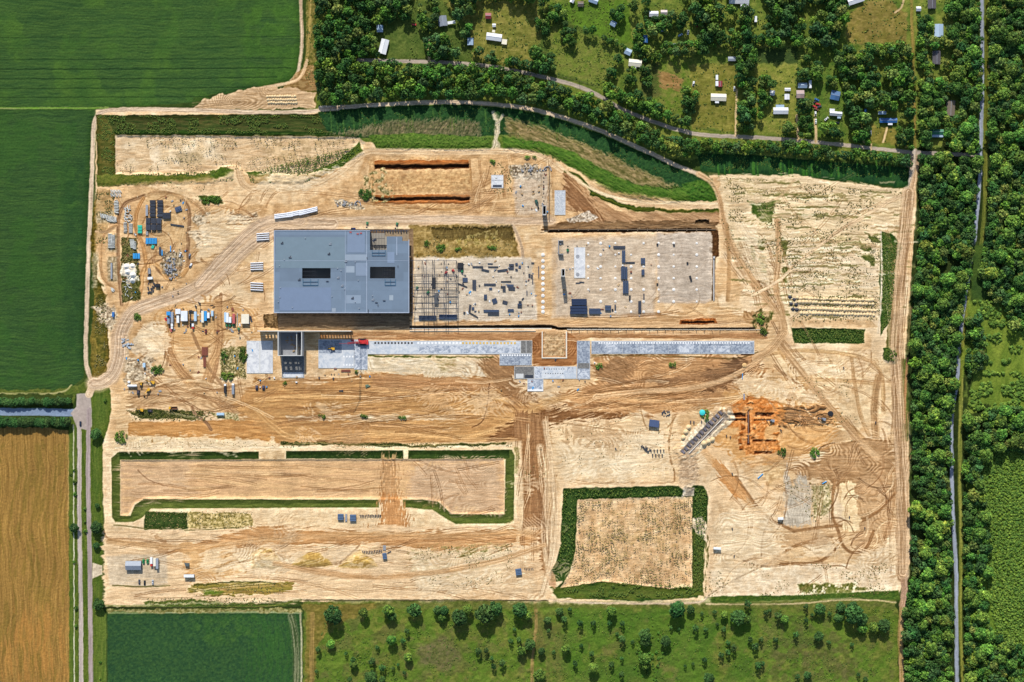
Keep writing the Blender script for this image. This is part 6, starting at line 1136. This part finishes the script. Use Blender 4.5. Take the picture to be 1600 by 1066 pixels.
# poles and fence along the lane
pol=MB().cyl(0,0,0,.16,9.5,6,.1).b(0,0,8.6,2.4,.12,.14); q0=None
for x,y in ((700,94),(767,99),(834,111),(905,129),(1075,199),(1148,208),(1310,222),(1362,227),(1412,232),(1150,640) if 0 else (1496,236),(120,700),(120,790),(120,880),(120,970),(120,1050)):
    if q0 is None: q0=solo('utility_pole',pol,pm('pole_wood',(110,92,72),.9),'thin wooden utility pole beside a road','utility pole',x,y,group='utility poles beside the roads')
    else: dup(q0,x,y,random.uniform(-10,10) if x>200 else 90)
def fence(label,pts):
    o=pts[0]; b=MB()
    for (x0,y0),(x1,y1) in zip(pts,pts[1:]):
        L=math.hypot(x1-x0,y1-y0); n=max(2,int(L/5)); f=lambda x,y,z:((x-o[0])*S,-(y-o[1])*S,z)
        for i in range(n): q=f(x0+(x1-x0)*i/n,y0+(y1-y0)*i/n,0); b.b(q[0],q[1],0,.12,.12,1.3)
        for z in (.6,1.15): b.bar(f(x0,y0,z),f(x1,y1,z),.06)
    solo('wire_fence',b,pm('fence_wood',(96,84,66),.9),label,'fence',*o,z=0)
fence('thin post fence north of the lane along the middle lawn',[(640,92),(668,91)]); fence('long post fence above the lane, left of the bend',[(800,99),(832,108),(870,118),(930,134)]); fence('post fence along the lane below the cream house lawn',[(1078,196),(1112,203),(1128,204)]); fence('post fence at the top of the site, between field and pasture strip',[(166,948),(300,948.6),(470,937)]); fence('post fence along the northern edge of the pasture',[(474,937.5),(700,937.5),(838,937.5)]); fence('thin fence line across the northern yards',[(1080,73.5),(1180,74),(1300,71),(1424,70)])
# ---------------------------------------------------------------- trees
LEAF=am('foliage','Col',1.6,.25,.8,obj=True,spec=.25); BARK=pm('bark',(96,78,60),.95,var=.2,sc=2)
def crown(seed,R,H,nl,nq,col,col2,q=.17,flat=.55,drop=.0):
    """leaf clumps on an uneven dome: returns verts, quads, colours"""
    r=np.random.default_rng(seed); V=[];Cc=[]; lob=r.uniform(.78,1.12,9)
    for i in range(nl):
        u=(i+.5)/nl; ph=i*2.39996+r.uniform(-.35,.35); zz=1-u*1.15; rad=math.sqrt(max(0,1-max(zz,-.2)**2)); lb=np.interp((ph%6.283)/6.283*9,range(10),list(lob)+[lob[0]])
        if r.random()<drop: continue
        ce=np.array((rad*math.cos(ph)*R*.8*lb,rad*math.sin(ph)*R*.8*lb,H*flat+zz*H*(1-flat)*.8*r.uniform(.8,1.1))); lr=R*r.uniform(.2,.36); tn=r.uniform(.7,1.25); mixc=r.random()
        n=r.normal(size=(nq,3)); n[:,2]=np.abs(n[:,2])*.9+.1; n/=np.linalg.norm(n,axis=1)[:,None]; pos=ce+n*lr*r.uniform(.75,1.1,(nq,1))*np.array((1,1,.85))
        nn=n+r.normal(size=(nq,3))*.45; nn/=np.linalg.norm(nn,axis=1)[:,None]; a=np.cross(nn,r.normal(size=(nq,3))); a/=np.linalg.norm(a,axis=1)[:,None]; b_=np.cross(nn,a); s_=R*q*r.uniform(.6,1.3,(nq,1))
        V.append(np.stack([pos-a*s_,pos-b_*s_*.7,pos+a*s_,pos+b_*s_*.7],1).reshape(-1,3)); c=np.array(col)*(1-mixc)+np.array(col2)*mixc; cc=lin(c)*K*tn; cq=np.clip(cc*r.uniform(.75,1.25,(nq,1)),0,1); Cc.append(np.repeat(cq,4,0))
    V=np.concatenate(V); Cc=np.concatenate(Cc); return V,np.arange(len(V)).reshape(-1,4),Cc
G1=(72,116,42); G2=(124,158,58); GD=(50,88,38); GDD=(74,112,50); GY=(150,164,60)
TV={}
def variants(kind,n,**kw):
    L=[]
    for i in range(n):
        V,F,c=crown(100*len(TV)+i,**kw); me=fastmesh('crown',V,F,c); me.materials.append(LEAF); L.append(me)
    TV[kind]=L
variants('broad',7,R=5,H=11,nl=34,nq=26,col=G1,col2=G2)
variants('round',5,R=5,H=10,nl=42,nq=24,col=GD,col2=GDD,q=.15)
variants('yellow',3,R=5,H=10,nl=34,nq=24,col=G1,col2=GY)
variants('slim',5,R=2.2,H=8,nl=16,nq=20,col=GD,col2=GDD,q=.22,flat=.3)
variants('bush',5,R=2,H=2.6,nl=12,nq=16,col=G1,col2=G2,q=.24,flat=.15)
tm=MB().cyl(0,0,-.2,.38,5.2,7,.22)
for k in range(4):
    a=k*1.7+.4; tm.bar((0,0,3.6),(2.6*math.cos(a),2.6*math.sin(a),7.2),.22)
TRM=tm.mesh('trunk',BARK)
tri=random.Random(3)
def tree(px,py,r,kind,label,group,simple=False,hs=1.0):
    base={'broad':5,'round':5,'yellow':5,'slim':2.2,'bush':2}[kind]; s=r*S/base; me=tri.choice(TV[kind]); z=zat(px,py)-.1
    rz=tri.uniform(0,6.28); sc=(s*tri.uniform(.92,1.1),s*tri.uniform(.92,1.1),s*hs)
    if simple:
        o=bpy.data.objects.new(group and 'bush' or 'bush',me); o.location=(wx(px),wy(py),z); o.rotation_euler=(0,0,rz); o.scale=sc; return link(o,None,label,'bush',group)
    t=bpy.data.objects.new('tree',None); t.location=(wx(px),wy(py),z); t.rotation_euler=(0,0,rz); t.scale=sc; link(t,None,label,'tree',group)
    link(bpy.data.objects.new('crown',me),t); 
    tk=bpy.data.objects.new('trunk',TRM); link(tk,t); k=base/5; tk.scale=(k,k,k*(1.1 if kind!='slim' else 1.6)); return t
PT=[(523,958,13),(569,955,8),(608,952,9),(613,961,7),(648,951,10),(684,952,7),(694,953,7),(691,963,6),(718,962,12),(731,950,8),(757,956,13),(774,949,10),(518,1005,6),(612,998,8),(636,985,4),(630,1000,4),(541,1020,3),(590,1011,3),(553,1037,6),(552,1030,4),(582,1032,5),(598,1042,5),(581,1056,11),(598,1060,5),(614,1043,3),(638,1025,7),(622,1038,2.5),(632,1050,3),(748,1016,5),(760,1015,4),(768,1028,3),(771,1040,4),(785,1034,5),(798,1000,4),(498,1013,4),(495,1048,3),(547,1060,3),
(813,950,11),(824,960,7),(874,954,6),(855,968,6),(881,966,5),(890,951,3),(955,953,8),(952,972,4),(972,973,4),(906,972,5),(884,1012,7),(857,985,3),(927,972,4),(1056,949,12),(1078,951,6),(1131,959,6),(1151,962,10),(1165,966,7),(1167,942,5),(1196,956,4),(1086,980,5),(1102,982,4),(1130,982,4),(1171,998,4),(1179,1008,5),(1188,998,4),(1137,1003,4),(1145,1010,5),(1137,1018,4),(1126,1022,4),(1100,1030,4),(1106,1058,8),(1007,990,9),(1008,1001,7),(1039,1000,8),(1006,1027,9),(1007,1037,7),(828,1005,8),(815,1015,7),(846,1016,6),(843,1052,9),(971,997,5),(964,990,3),(988,1002,3),(926,1041,8),(908,1008,3),(898,1035,4),(955,1037,4),(971,1028,3),(865,1018,3),(811,998,4),(804,983,3),(1183,1038,5),(1190,1036,4),(1048,980,3),(971,1052,4),(924,1020,4),
(1202,953,3),(1215,960,5),(1224,966,6),(1258,946,4),(1258,968,3.5),(1279,950,8),(1295,958,3.5),(1311,948,8),(1308,964,7),(1330,957,13),(1343,966,9),(1329,946,8),(1362,978,8),(1378,975,9),(1345,980,7),(1242,990,4.5),(1278,992,7),(1294,1003,3),(1330,1006,3),(1245,1056,4),(1260,1054,6),(1340,1053,3),(1351,1060,4),(1211,998,4),(1268,960,2.5),(1116,955,3),(1120,975,2.5),(1096,958,3),(1060,982,2.5),(1070,1040,2.5),(1082,1036,2.5)]
LM=[('left pasture near the stubble crop corner',500,1000),('left pasture under its upper edge',640,950),('left pasture lower middle',600,1045),('left pasture right part',770,1020),('pasture beside the dirt lane',840,1000),('middle pasture upper part',930,965),('middle pasture lower part',960,1030),('right pasture upper part',1130,960),('right pasture lower part',1150,1030),('far right pasture upper part',1310,960),('far right pasture lower part',1270,1030)]
for x,y,r in PT:
    lm=min(LM,key=lambda q:(q[1]-x)**2+(q[2]-y)**2)[0]; sz='large round dark' if r>=10 else 'medium' if r>=6.5 else 'small' if r>=4 else 'very small'
    kd='round' if r>=10 else random.choice(('round','broad')) if r>=6 else 'slim'
    if kd=='slim': tree(x,y,r*1.0,'slim',f'{sz} upright tree in the {lm}',f'{sz} trees in the {lm}',hs=.95)
    else: tree(x,y,r*1.0,kd,f'{sz} tree in the {lm}',f'{sz} trees in the {lm}')
for k in range(70):
    x=random.gauss(1012,14); y=random.gauss(1028,24)
    if y<1075: tree(x,y,random.uniform(1.5,2.6),'bush','small shrub in the thicket in the middle of the pasture','shrubs in the pasture thicket',True)
# roadside trees and bushes
for x,y,r,l in ((152,678,8,'upper'),(118,824,7,'left verge'),(153,823,9,'middle'),(156,943,8,'lowest'),(152,852,5,'second from below'),(153,790,4,'small')): tree(x,y,r,'round',f'dark tree on the west road verge, {l} one',None,hs=.8)
for x,y in ((116,735),(117,752),(111,741),(118,772),(116,878),(119,950),(119,978),(133,795),(134,830),(157,1035),(157,1060),(133,815),(165,626)): tree(x,y,random.uniform(2,3.4),'bush','small dark bush on the grass verge of the west road','bushes on the west road verge',True)
for x in range(-60,112,8):
    tree(x+random.uniform(-2,2),628+random.uniform(-2,1),random.uniform(5,6.5),'round','tree in the row above the short west road','tree row above the short west road',hs=.8); tree(x+random.uniform(-2,2),659+random.uniform(-1,2),random.uniform(6.5,8.5),'round','tree in the row below the short west road','tree row below the short west road',hs=.8)
for q in ((246,578,10,8,'large bush left of the yellow machines'),(215,495,7,6,'round bush in the entrance curve'),(329,313,19,6,'long low thicket right of the yard loop'),(1103,650,6,9,'bush behind the turquoise tank'),(1273,708,7,9,'leaf shaped green bush on the brown earth'),(1222,706,8,6,'green bush with yellow flowers by the trench'),(1390,555,11,10,'square thicket by the perimeter track'),(1188,498,6,10,'bushes at the east end of the pads'),(1192,518,7,6,'lower bushes at the east end of the pads'),(666,380,6,5,'bush on the brown ground above the frame'),(688,388,8,7,'larger bush right of it above the frame'),(716,390,6,3,'small bush above the frame'),(768,388,9,3,'low bush at right above the frame'),(414,850,0,0,''),(570,304,12,9,'thicket below the sandy bend'),(1050,570,7,4,'ring of weeds round a hollow'),(935,572,6,5,'weedy patch at the slab corner'),(768,255,5,4,'low shrub near the haul bend'),(829,247,9,2,'low hedge above the concrete yard'),(503,651,7,3,'shrub on the pale strip, left'),(567,652,9,3,'shrub on the pale strip, middle'),(629,652,7,3,'shrub on the pale strip, right'),(556,583,3,3,'green shrub under the crane boom'),(445,599,3,3,'shrub below the stair core'),(355,588,12,6,'weedy thicket left of the far left slab'),(380,555,8,12,'weedy thicket beside the far left slab'),(350,558,5,9,'weedy thicket on the west of the sandy plot'),(190,683,10,10,'weedy thicket at the corner of the long basin'),(303,915,0,0,'')):
    x,y,a,b_,l=q
    if a==0: continue
    n=max(3,int(a*b_*.32)); V=[];Cc=[]
    for k in range(n):
        th=random.uniform(0,6.28); d=math.sqrt(random.random()); v,f,c=crown(900+k,2.0,2.6,7,10,G1,G2,q=.26,flat=.15); v=v*random.uniform(.55,1.0); v[:,0]+=a*S*d*math.cos(th)*.9; v[:,1]+=b_*S*d*math.sin(th)*.9; V.append(v); Cc.append(c)
    V=np.concatenate(V); me=fastmesh('thicket',V,np.arange(len(V)).reshape(-1,4),np.concatenate(Cc)); me.materials.append(LEAF)
    o_=bpy.data.objects.new('thicket',me); o_.location=(wx(x),wy(y),zat(x,y)); link(o_,None,l,'thicket')
# woodland: polygons filled at crown spacing; kept out of clearings, lanes and houses
WOOD=[([(494,0),(640,-60),(640,30),(588,36),(586,82),(604,96),(640,100),(700,103),(780,112),(840,126),(900,146),(960,170),(1010,198),(1060,221),(1084,232),(1082,243),(1046,242),(980,214),(920,186),(860,166),(780,152),(700,151),(600,153),(545,160),(500,165),(494,100)],7.2,'broad',1),
 ([(1060,221),(1130,223),(1200,221),(1300,234),(1420,246),(1420,258),(1300,246),(1200,238),(1120,238),(1085,240)],6,'yellow',.8),
 ([(942,132),(980,140),(1030,165),(1074,190),(1070,202),(1030,186),(985,166),(945,150)],6.5,'broad',.8),
 ([(492,0),(640,0),(640,-60),(494,-60)],8,'broad',1),([(655,0),(684,0),(682,22),(676,52),(658,44)],7,'broad',1),([(700,-30),(860,-40),(860,0),(820,3),(742,0),(742,26),(716,28),(704,12)],8,'broad',1),
 ([(668,64),(690,60),(712,80),(716,100),(672,98)],7.5,'broad',1),([(720,45),(735,44),(736,62),(722,62)],5,'broad',.8),([(740,80),(770,84),(800,92),(830,98),(830,106),(740,94)],5.5,'broad',.7),
 ([(846,8),(872,14),(900,34),(940,55),(976,68),(976,76),(935,60),(890,42),(850,26)],5,'broad',.7),([(836,30),(858,32),(858,52),(838,52)],7,'yellow',1),([(836,84),(862,86),(864,114),(838,112)],8,'broad',1),([(878,45),(898,48),(898,72),(878,70)],7,'broad',.8),([(954,14),(972,16),(972,30),(956,30)],6,'broad',.8),
 ([(988,0),(1012,0),(1014,80),(990,84)],6,'broad',.9),([(1018,28),(1068,20),(1070,48),(1018,52)],7,'broad',1),([(1012,72),(1100,68),(1100,84),(1012,84)],6,'broad',.9),([(990,80),(1028,80),(1030,96),(1002,96)],7,'yellow',.9),([(972,112),(1014,108),(1014,136),(978,134)],7,'broad',1),
 ([(960,90),(972,90),(965,130),(945,128)],5,'broad',.8),([(1082,0),(1136,0),(1134,45),(1140,75),(1092,74),(1086,40)],7.5,'broad',1),([(1066,-40),(1140,-40),(1140,0),(1066,0)],8,'broad',1),([(1136,14),(1172,14),(1174,44),(1240,46),(1240,72),(1142,72)],7,'broad',1),([(1065,140),(1088,140),(1088,180),(1066,178)],7,'round',.9),
 ([(1152,80),(1176,80),(1176,204),(1153,206)],7,'broad',1),([(1182,-40),(1200,-40),(1200,45),(1240,48),(1300,70),(1196,72),(1194,0)],7.5,'broad',1),([(1198,-60),(1325,-60),(1322,24),(1304,60),(1302,72),(1246,70),(1240,44),(1198,42)],7.5,'broad',.82),
 ([(1185,120),(1204,120),(1204,178),(1186,182)],7,'broad',1),([(1244,90),(1262,90),(1262,128),(1246,128)],5.5,'broad',.8),([(1244,158),(1264,158),(1266,212),(1246,214)],7,'broad',1),([(1262,100),(1290,96),(1304,124),(1306,140),(1270,150)],6.5,'broad',.85),([(1300,72),(1332,74),(1336,130),(1328,180),(1320,190),(1318,140)],6.5,'broad',1),
 ([(1330,74),(1424,72),(1424,180),(1400,180),(1380,166),(1345,168),(1336,190),(1326,172)],7.5,'broad',1),([(1330,190),(1352,186),(1356,228),(1330,222)],7.5,'broad',1),([(1400,180),(1424,182),(1424,232),(1402,230)],7.5,'broad',1),([(1280,196),(1318,196),(1318,212),(1282,212)],6,'broad',.7),([(1222,196),(1244,196),(1244,212),(1224,212)],6,'broad',.8),
 ([(1434,26),(1452,26),(1452,62),(1434,66)],7,'broad',.9),([(1476,-60),(1530,-60),(1530,238),(1500,236),(1498,150),(1478,140),(1470,118),(1478,60)],7.5,'broad',.95),([(1434,66),(1480,62),(1476,80),(1434,84)],7,'broad',1),([(1432,84),(1452,84),(1454,120),(1436,122)],7,'broad',1),([(1434,130),(1476,126),(1476,196),(1436,198)],7.5,'broad',.95),([(1434,198),(1450,198),(1450,230),(1436,230)],6.5,'broad',1),
 ([(1476,186),(1530,184),(1525,236),(1478,230)],7.5,'broad',1),([(1436,246),(1524,248),(1520,360),(1508,440),(1494,520),(1490,600),(1482,660),(1482,1140),(1412,1140),(1411,945),(1424,900),(1426,700),(1424,500),(1434,420),(1438,320)],7.6,'broad',1),
 ([(1546,-60),(1680,-60),(1680,470),(1600,480),(1548,470),(1530,430),(1545,330)],8,'broad',.93),([(1504,500),(1530,495),(1540,560),(1512,590),(1506,560)],6.5,'broad',.7),([(1506,640),(1600,635),(1680,640),(1680,700),(1600,705),(1545,700),(1520,740),(1510,720)],7.5,'broad',.85),([(1504,720),(1530,730),(1540,860),(1534,960),(1560,1000),(1600,1010),(1680,1080),(1680,1160),(1512,1160),(1506,900)],7.5,'broad',.9),
 ([(1560,460),(1600,455),(1680,455),(1680,500),(1580,510)],7,'broad',.6)]
pts=[]; grid={}
LN=[([(1424,-60),(1424,0),(1427,110),(1429,238)],5),([(1534,-60),(1534,0),(1535,100),(1532,240),(1530,290),(1524,360),(1516,420),(1506,480),(1499,540),(1495,600),(1487,650),(1487,720),(1489,800),(1494,900),(1495,1160)],5.5),([(1541,-60),(1541,100),(1540,240)],5),(NL,6),([(1361,240),(1361,225)],2)]
def nearline(x,y):
    for L,wd in LN:
        for (x0,y0),(x1,y1) in zip(L,L[1:]):
            dx,dy=x1-x0,y1-y0; t=max(0,min(1,((x-x0)*dx+(y-y0)*dy)/(dx*dx+dy*dy))); 
            if (x-x0-t*dx)**2+(y-y0-t*dy)**2<wd*wd: return True
    return False
tr=random.Random(21)
for poly,r,kd,dens in WOOD:
    xs_=[p[0] for p in poly]; ys_=[p[1] for p in poly]; A=abs(sum(poly[i][0]*poly[(i+1)%len(poly)][1]-poly[(i+1)%len(poly)][0]*poly[i][1] for i in range(len(poly))))/2
    n=int(A/(r*r*1.5)*20)
    for _ in range(n):
        x=tr.uniform(min(xs_),max(xs_)); y=tr.uniform(min(ys_),max(ys_)); rr=r*tr.choice((.42,.5,.6,.68,.78,.9,1.15)) if x>1425 else r*tr.choice((.45,.58,.7,.8,1.0,1.1)); ins=False
        for i in range(len(poly)):
            a=poly[i]; b_=poly[(i+1)%len(poly)]
            if (a[1]>y)!=(b_[1]>y) and x<(y-a[1])*(b_[0]-a[0])/(b_[1]-a[1])+a[0]: ins=not ins
        if not ins or tr.random()>dens or nearline(x,y): continue
        gap=.40 if (640<x<1425 and y<214 and not(y>96+max(0,x-640)*.02+max(0,x-840)*.33 and x<1075)) else .3 if (x>1430 and y<245) else .0 if x<1090 else .16
        if gap and float(vn(np.array([x/13]),np.array([y/13]),91)[0])<gap: continue
        if any(abs(x-hx)<hw/2+rr*.75 and abs(y-hy)<hh/2+rr*.75 for hx,hy,hw,hh in HOUSES): continue
        gx,gy=int(x//16),int(y//16); ok=True
        for i in (-1,0,1):
            for j in (-1,0,1):
                for (qx,qy,qr) in grid.get((gx+i,gy+j),()):
                    if (qx-x)**2+(qy-y)**2<((qr+rr)*(.53 if x>1400 and y>240 else .6))**2: ok=False;break
                if not ok: break
            if not ok: break
        if ok: grid.setdefault((gx,gy),[]).append((x,y,rr)); pts.append((x,y,rr,kd))
inf=[p for p in pts if -5<p[0]<1605 and -5<p[1]<1071]; inf.sort(key=lambda p:-p[2]); big=set(inf[:125])
def wl(x,y):
    if x>1540 and y<480: return 'forest east of the straight road'
    if x>1500 and y>480: return 'woods at the lower right'
    if x>1404 and y>240: return 'long wood between the site and the east road'
    if x<650: return 'dense wood right of the upper green field'
    if y>108 and x<1090: return 'tree belt between the lane and the curved track'
    if x>1430: return 'wooded plots east of the grass track'
    if x>1310: return 'wood left of the grass track'
    if y>212: return 'tree belt below the lane'
    return 'gardens north of the lane'
V=[];Cc=[]; rest=[]
for p in pts:
    if p in big:
        kd=p[3] if tr.random()>.15 else 'yellow'; l=wl(p[0],p[1]); tree(p[0],p[1],p[2]*1.15,kd,'leafy green tree in the '+l,'trees in the '+l,hs=1.25 if p[0]<1430 else 1.0)
    else: rest.append(p)
bank=[crown(500+i,5,11,20,20,((62,108,40),(58,100,42),(84,128,44),(46,88,42),(68,106,54),(100,132,56))[i%6],((104,150,54),(84,126,50),(136,168,58),(74,118,52),(104,138,74),(146,158,72))[i%6],q=.17) for i in range(12)]
for x,y,r,kd in rest:
    v,f,c=tr.choice(bank); a=tr.uniform(0,6.28); s=r*1.15*S/5; hs=1.25 if x<1430 else 1.0
    ca,sa=math.cos(a)*s,math.sin(a)*s; q=np.stack([v[:,0]*ca-v[:,1]*sa+wx(x),v[:,0]*sa+v[:,1]*ca+wy(y),v[:,2]*s*hs],1); V.append(q); Cc.append(c*(tr.uniform(.6,1.3) if x>1425 else tr.uniform(.7,1.35))*np.array((tr.uniform(.8,1.2),1,tr.uniform(.8,1.15))))
V=np.concatenate(V); LEAF2=am('foliage_mass','Col',1.6,.25,.8,spec=.25); me=fastmesh('woodland',V,np.arange(len(V)).reshape(-1,4),np.clip(np.concatenate(Cc),0,1)); me.materials.append(LEAF2)
link(bpy.data.objects.new('woodland',me),None,'mass of smaller leafy trees filling the woods north and east of the site','woodland',None,'stuff'); print('trees',len(pts),len(rest))
# plantation scrub, weeds, tall grass: leaf tufts nobody could count
def scatter(name,label,regions,col,col2,mat,tuft=6,seed=1,fl=1.,hz=1.):
    r=np.random.default_rng(seed); V=[];Cc=[]
    for poly,n,sz,cl in regions:
        xs_=[p[0] for p in poly]; ys_=[p[1] for p in poly]; x=r.uniform(min(xs_),max(xs_),n*3); y=r.uniform(min(ys_),max(ys_),n*3); ok=sdpoly(x,y,poly)>0
        if cl: ok&=(vn(x/cl,y/(cl*.6),seed+7)>.5)
        x=x[ok][:n]; y=y[ok][:n]; i=np.clip(np.searchsorted(GX,x),0,WW-1); j=np.clip(np.searchsorted(GY,y),0,HH-1); z=Z[j,i]; m=len(x); s=sz*r.uniform(.5,1.35,m)
        base=lin(np.array(col)+(np.array(col2)-np.array(col))*r.random((m,1)))*K
        for t in range(tuft):
            n_=r.normal(size=(m,3)); n_[:,2]=np.abs(n_[:,2])*fl+.3; n_/=np.linalg.norm(n_,axis=1)[:,None]
            ps=np.stack([(x-800)*S,(533-y)*S,z+s*.2*hz],1)+n_*(s*.55)[:,None]*np.array((1.,1.,hz)); a=np.cross(n_,r.normal(size=(m,3))); a/=np.linalg.norm(a,axis=1)[:,None]; b_=np.cross(n_,a); q=(s*.5)[:,None]
            V.append(np.stack([ps-a*q,ps-b_*q,ps+a*q,ps+b_*q],1).reshape(-1,3)); Cc.append(np.repeat(np.clip(base*r.uniform(.7,1.3,(m,1)),0,1),4,0))
    V=np.concatenate(V); me=fastmesh(name,V,np.arange(len(V)).reshape(-1,4),np.concatenate(Cc)); me.materials.append(mat); link(bpy.data.objects.new(name,me),None,label,name.replace('_',' '),None,'stuff')
scatter('scrub','young scrub plantation and rough bushes at the lower right edge',[([(1530,700),(1690,700),(1690,1010),(1560,1010),(1540,900)],10500,1.55,0),([(1512,470),(1690,470),(1690,640),(1512,640)],1900,2.3,16)],(78,114,38),(128,154,54),LEAF2,7,5)
scatter('weeds','dark green weed tufts dotted over the sandy ground and basins',[
 ([(182,212),(560,213),(540,250),(400,268),(180,272)],900,.75,20),([(903,782),(1082,777),(1082,917),(930,909),(880,917),(900,860)],1300,.85,22),([(903,782),(1082,777),(1082,917),(930,909),(880,917),(900,860)],900,.75,0),([(1130,275),(1410,300),(1376,360),(1374,500),(1230,500),(1215,400),(1140,360)],2800,.8,18),
 ([(1230,380),(1375,380),(1375,450),(1230,450)],600,.65,0),([(1210,590),(1330,590),(1360,660),(1330,690),(1230,620)],160,.8,20),([(1100,880),(1400,880),(1400,930),(1100,932)],420,.8,26),([(640,855),(800,850),(800,910),(660,925)],420,.7,20),([(228,798),(394,800),(394,826),(228,826)],420,.8,0),
 ([(345,546),(384,541),(384,592),(346,590)],260,.9,0),([(190,372),(214,372),(220,470),(190,472)],420,.95,0),([(150,300),(180,300),(172,350),(150,440),(166,480),(168,570),(148,590)],700,1.0,14),([(440,690),(800,692),(800,700),(440,700)],360,.7,24),([(205,641),(330,641),(330,657),(205,657)],260,1.0,0),
 ([(205,683),(430,692),(430,700),(190,700)],120,.6,0),([(870,660),(1050,655),(1056,740),(880,745)],150,.7,22),([(1220,755),(1300,755),(1300,810),(1270,815)],130,.8,0),([(1122,318),(1130,340),(1215,480),(1180,480),(1140,400)],260,.75,14),([(810,700),(850,700),(850,750),(810,750)],40,.8,0),([(640,370),(800,366),(800,402),(645,402)],160,.8,18),([(765,250),(800,255),(800,320),(768,320)],130,.8,12),([(1246,460),(1368,466),(1368,482),(1250,476)],420,1.1,9),([(1236,492),(1366,496),(1366,504),(1240,502)],60,.9,0),([(885,518),(850,518),(850,556),(885,556)],40,.6,0),([(300,912),(450,912),(440,930),(300,930)],220,.8,0),([(230,934),(430,934),(430,946),(230,946)],300,.8,0),([(250,285),(340,285),(360,350),(300,350)],80,.7,12)],(96,98,48),(164,146,88),LEAF2,5,9,1.6,.4)
scatter('tall_grass','taller grass and rushes on the banks and along the ditches',[
 ([(182,181),(500,180),(520,208),(182,209)],2200,.8,16),([(152,180),(180,180),(180,292),(152,292)],700,.8,14),([(180,274),(360,266),(366,282),(180,290)],1100,.85,0),([(386,270),(560,228),(565,240),(480,284),(392,286)],1300,.9,0),([(590,214),(764,216),(766,232),(592,230)],1000,.8,14),
 ([(790,216),(850,225),(940,266),(1000,292),(1090,290),(1118,300),(1000,312),(900,264)],2200,.85,14),([(880,764),(1100,762),(1104,800),(1096,930),(870,930),(860,905),(876,850)],1,.8,0),([(880,766),(1062,762),(1068,774),(900,778),(896,870),(868,905),(876,850)],1600,.8,0),([(1086,762),(1104,766),(1096,925),(1084,918)],900,.8,0),([(880,920),(960,910),(1090,918),(1084,934),(880,932)],800,.8,10),
 ([(1378,364),(1402,380),(1392,500),(1378,520)],1100,.85,0),([(1240,515),(1350,516),(1350,535),(1240,535)],700,.8,0),([(500,960),(1396,950),(1400,1066),(500,1066)],3800,.85,20),([(1200,250),(1420,258),(1420,280),(1200,270)],300,.8,12),([(500,176),(760,168),(900,200),(1080,276),(1060,284),(900,225),(700,200),(520,206)],1500,.7,18),([(1092,240),(1200,246),(1200,268),(1100,268)],300,.8,12),([(840,5),(980,5),(960,130),(840,100)],900,.8,16),([(640,0),(1424,0),(1424,225),(1100,205),(900,125),(640,96)],3800,1.0,11),([(1434,0),(1530,0),(1530,235),(1434,235)],500,1.3,9),([(495,0),(480,0),(478,130),(492,140)],150,.7,0)],(72,104,38),(122,134,52),LEAF2,5,13,1.5,.6)
# ---------------------------------------------------------------- labels: tell repeats of one wording apart by place, small sets only
names={}
for o in ALL:
    if o.get('kind') in ('structure','stuff') or 'label' not in o: continue
    names.setdefault(o['label'],[]).append(o)
W_={2:['left one of two','right one of two'],3:['leftmost of three','middle of three','rightmost of three']}
ORD='first second third fourth fifth sixth seventh eighth ninth tenth'.split()
for lb,L in names.items():
    if len(L)<2 or len(L)>10: continue
    if len(lb.split())>12: continue
    dx=max(o.location.x for o in L)-min(o.location.x for o in L); dy=max(o.location.y for o in L)-min(o.location.y for o in L)
    L.sort(key=(lambda o:o.location.x) if dx>=dy else (lambda o:-o.location.y))
    for i,o in enumerate(L): o['label']=lb+', '+ORD[i]+(' from left' if dx>=dy else ' from top')
print('objects',len(bpy.data.objects))
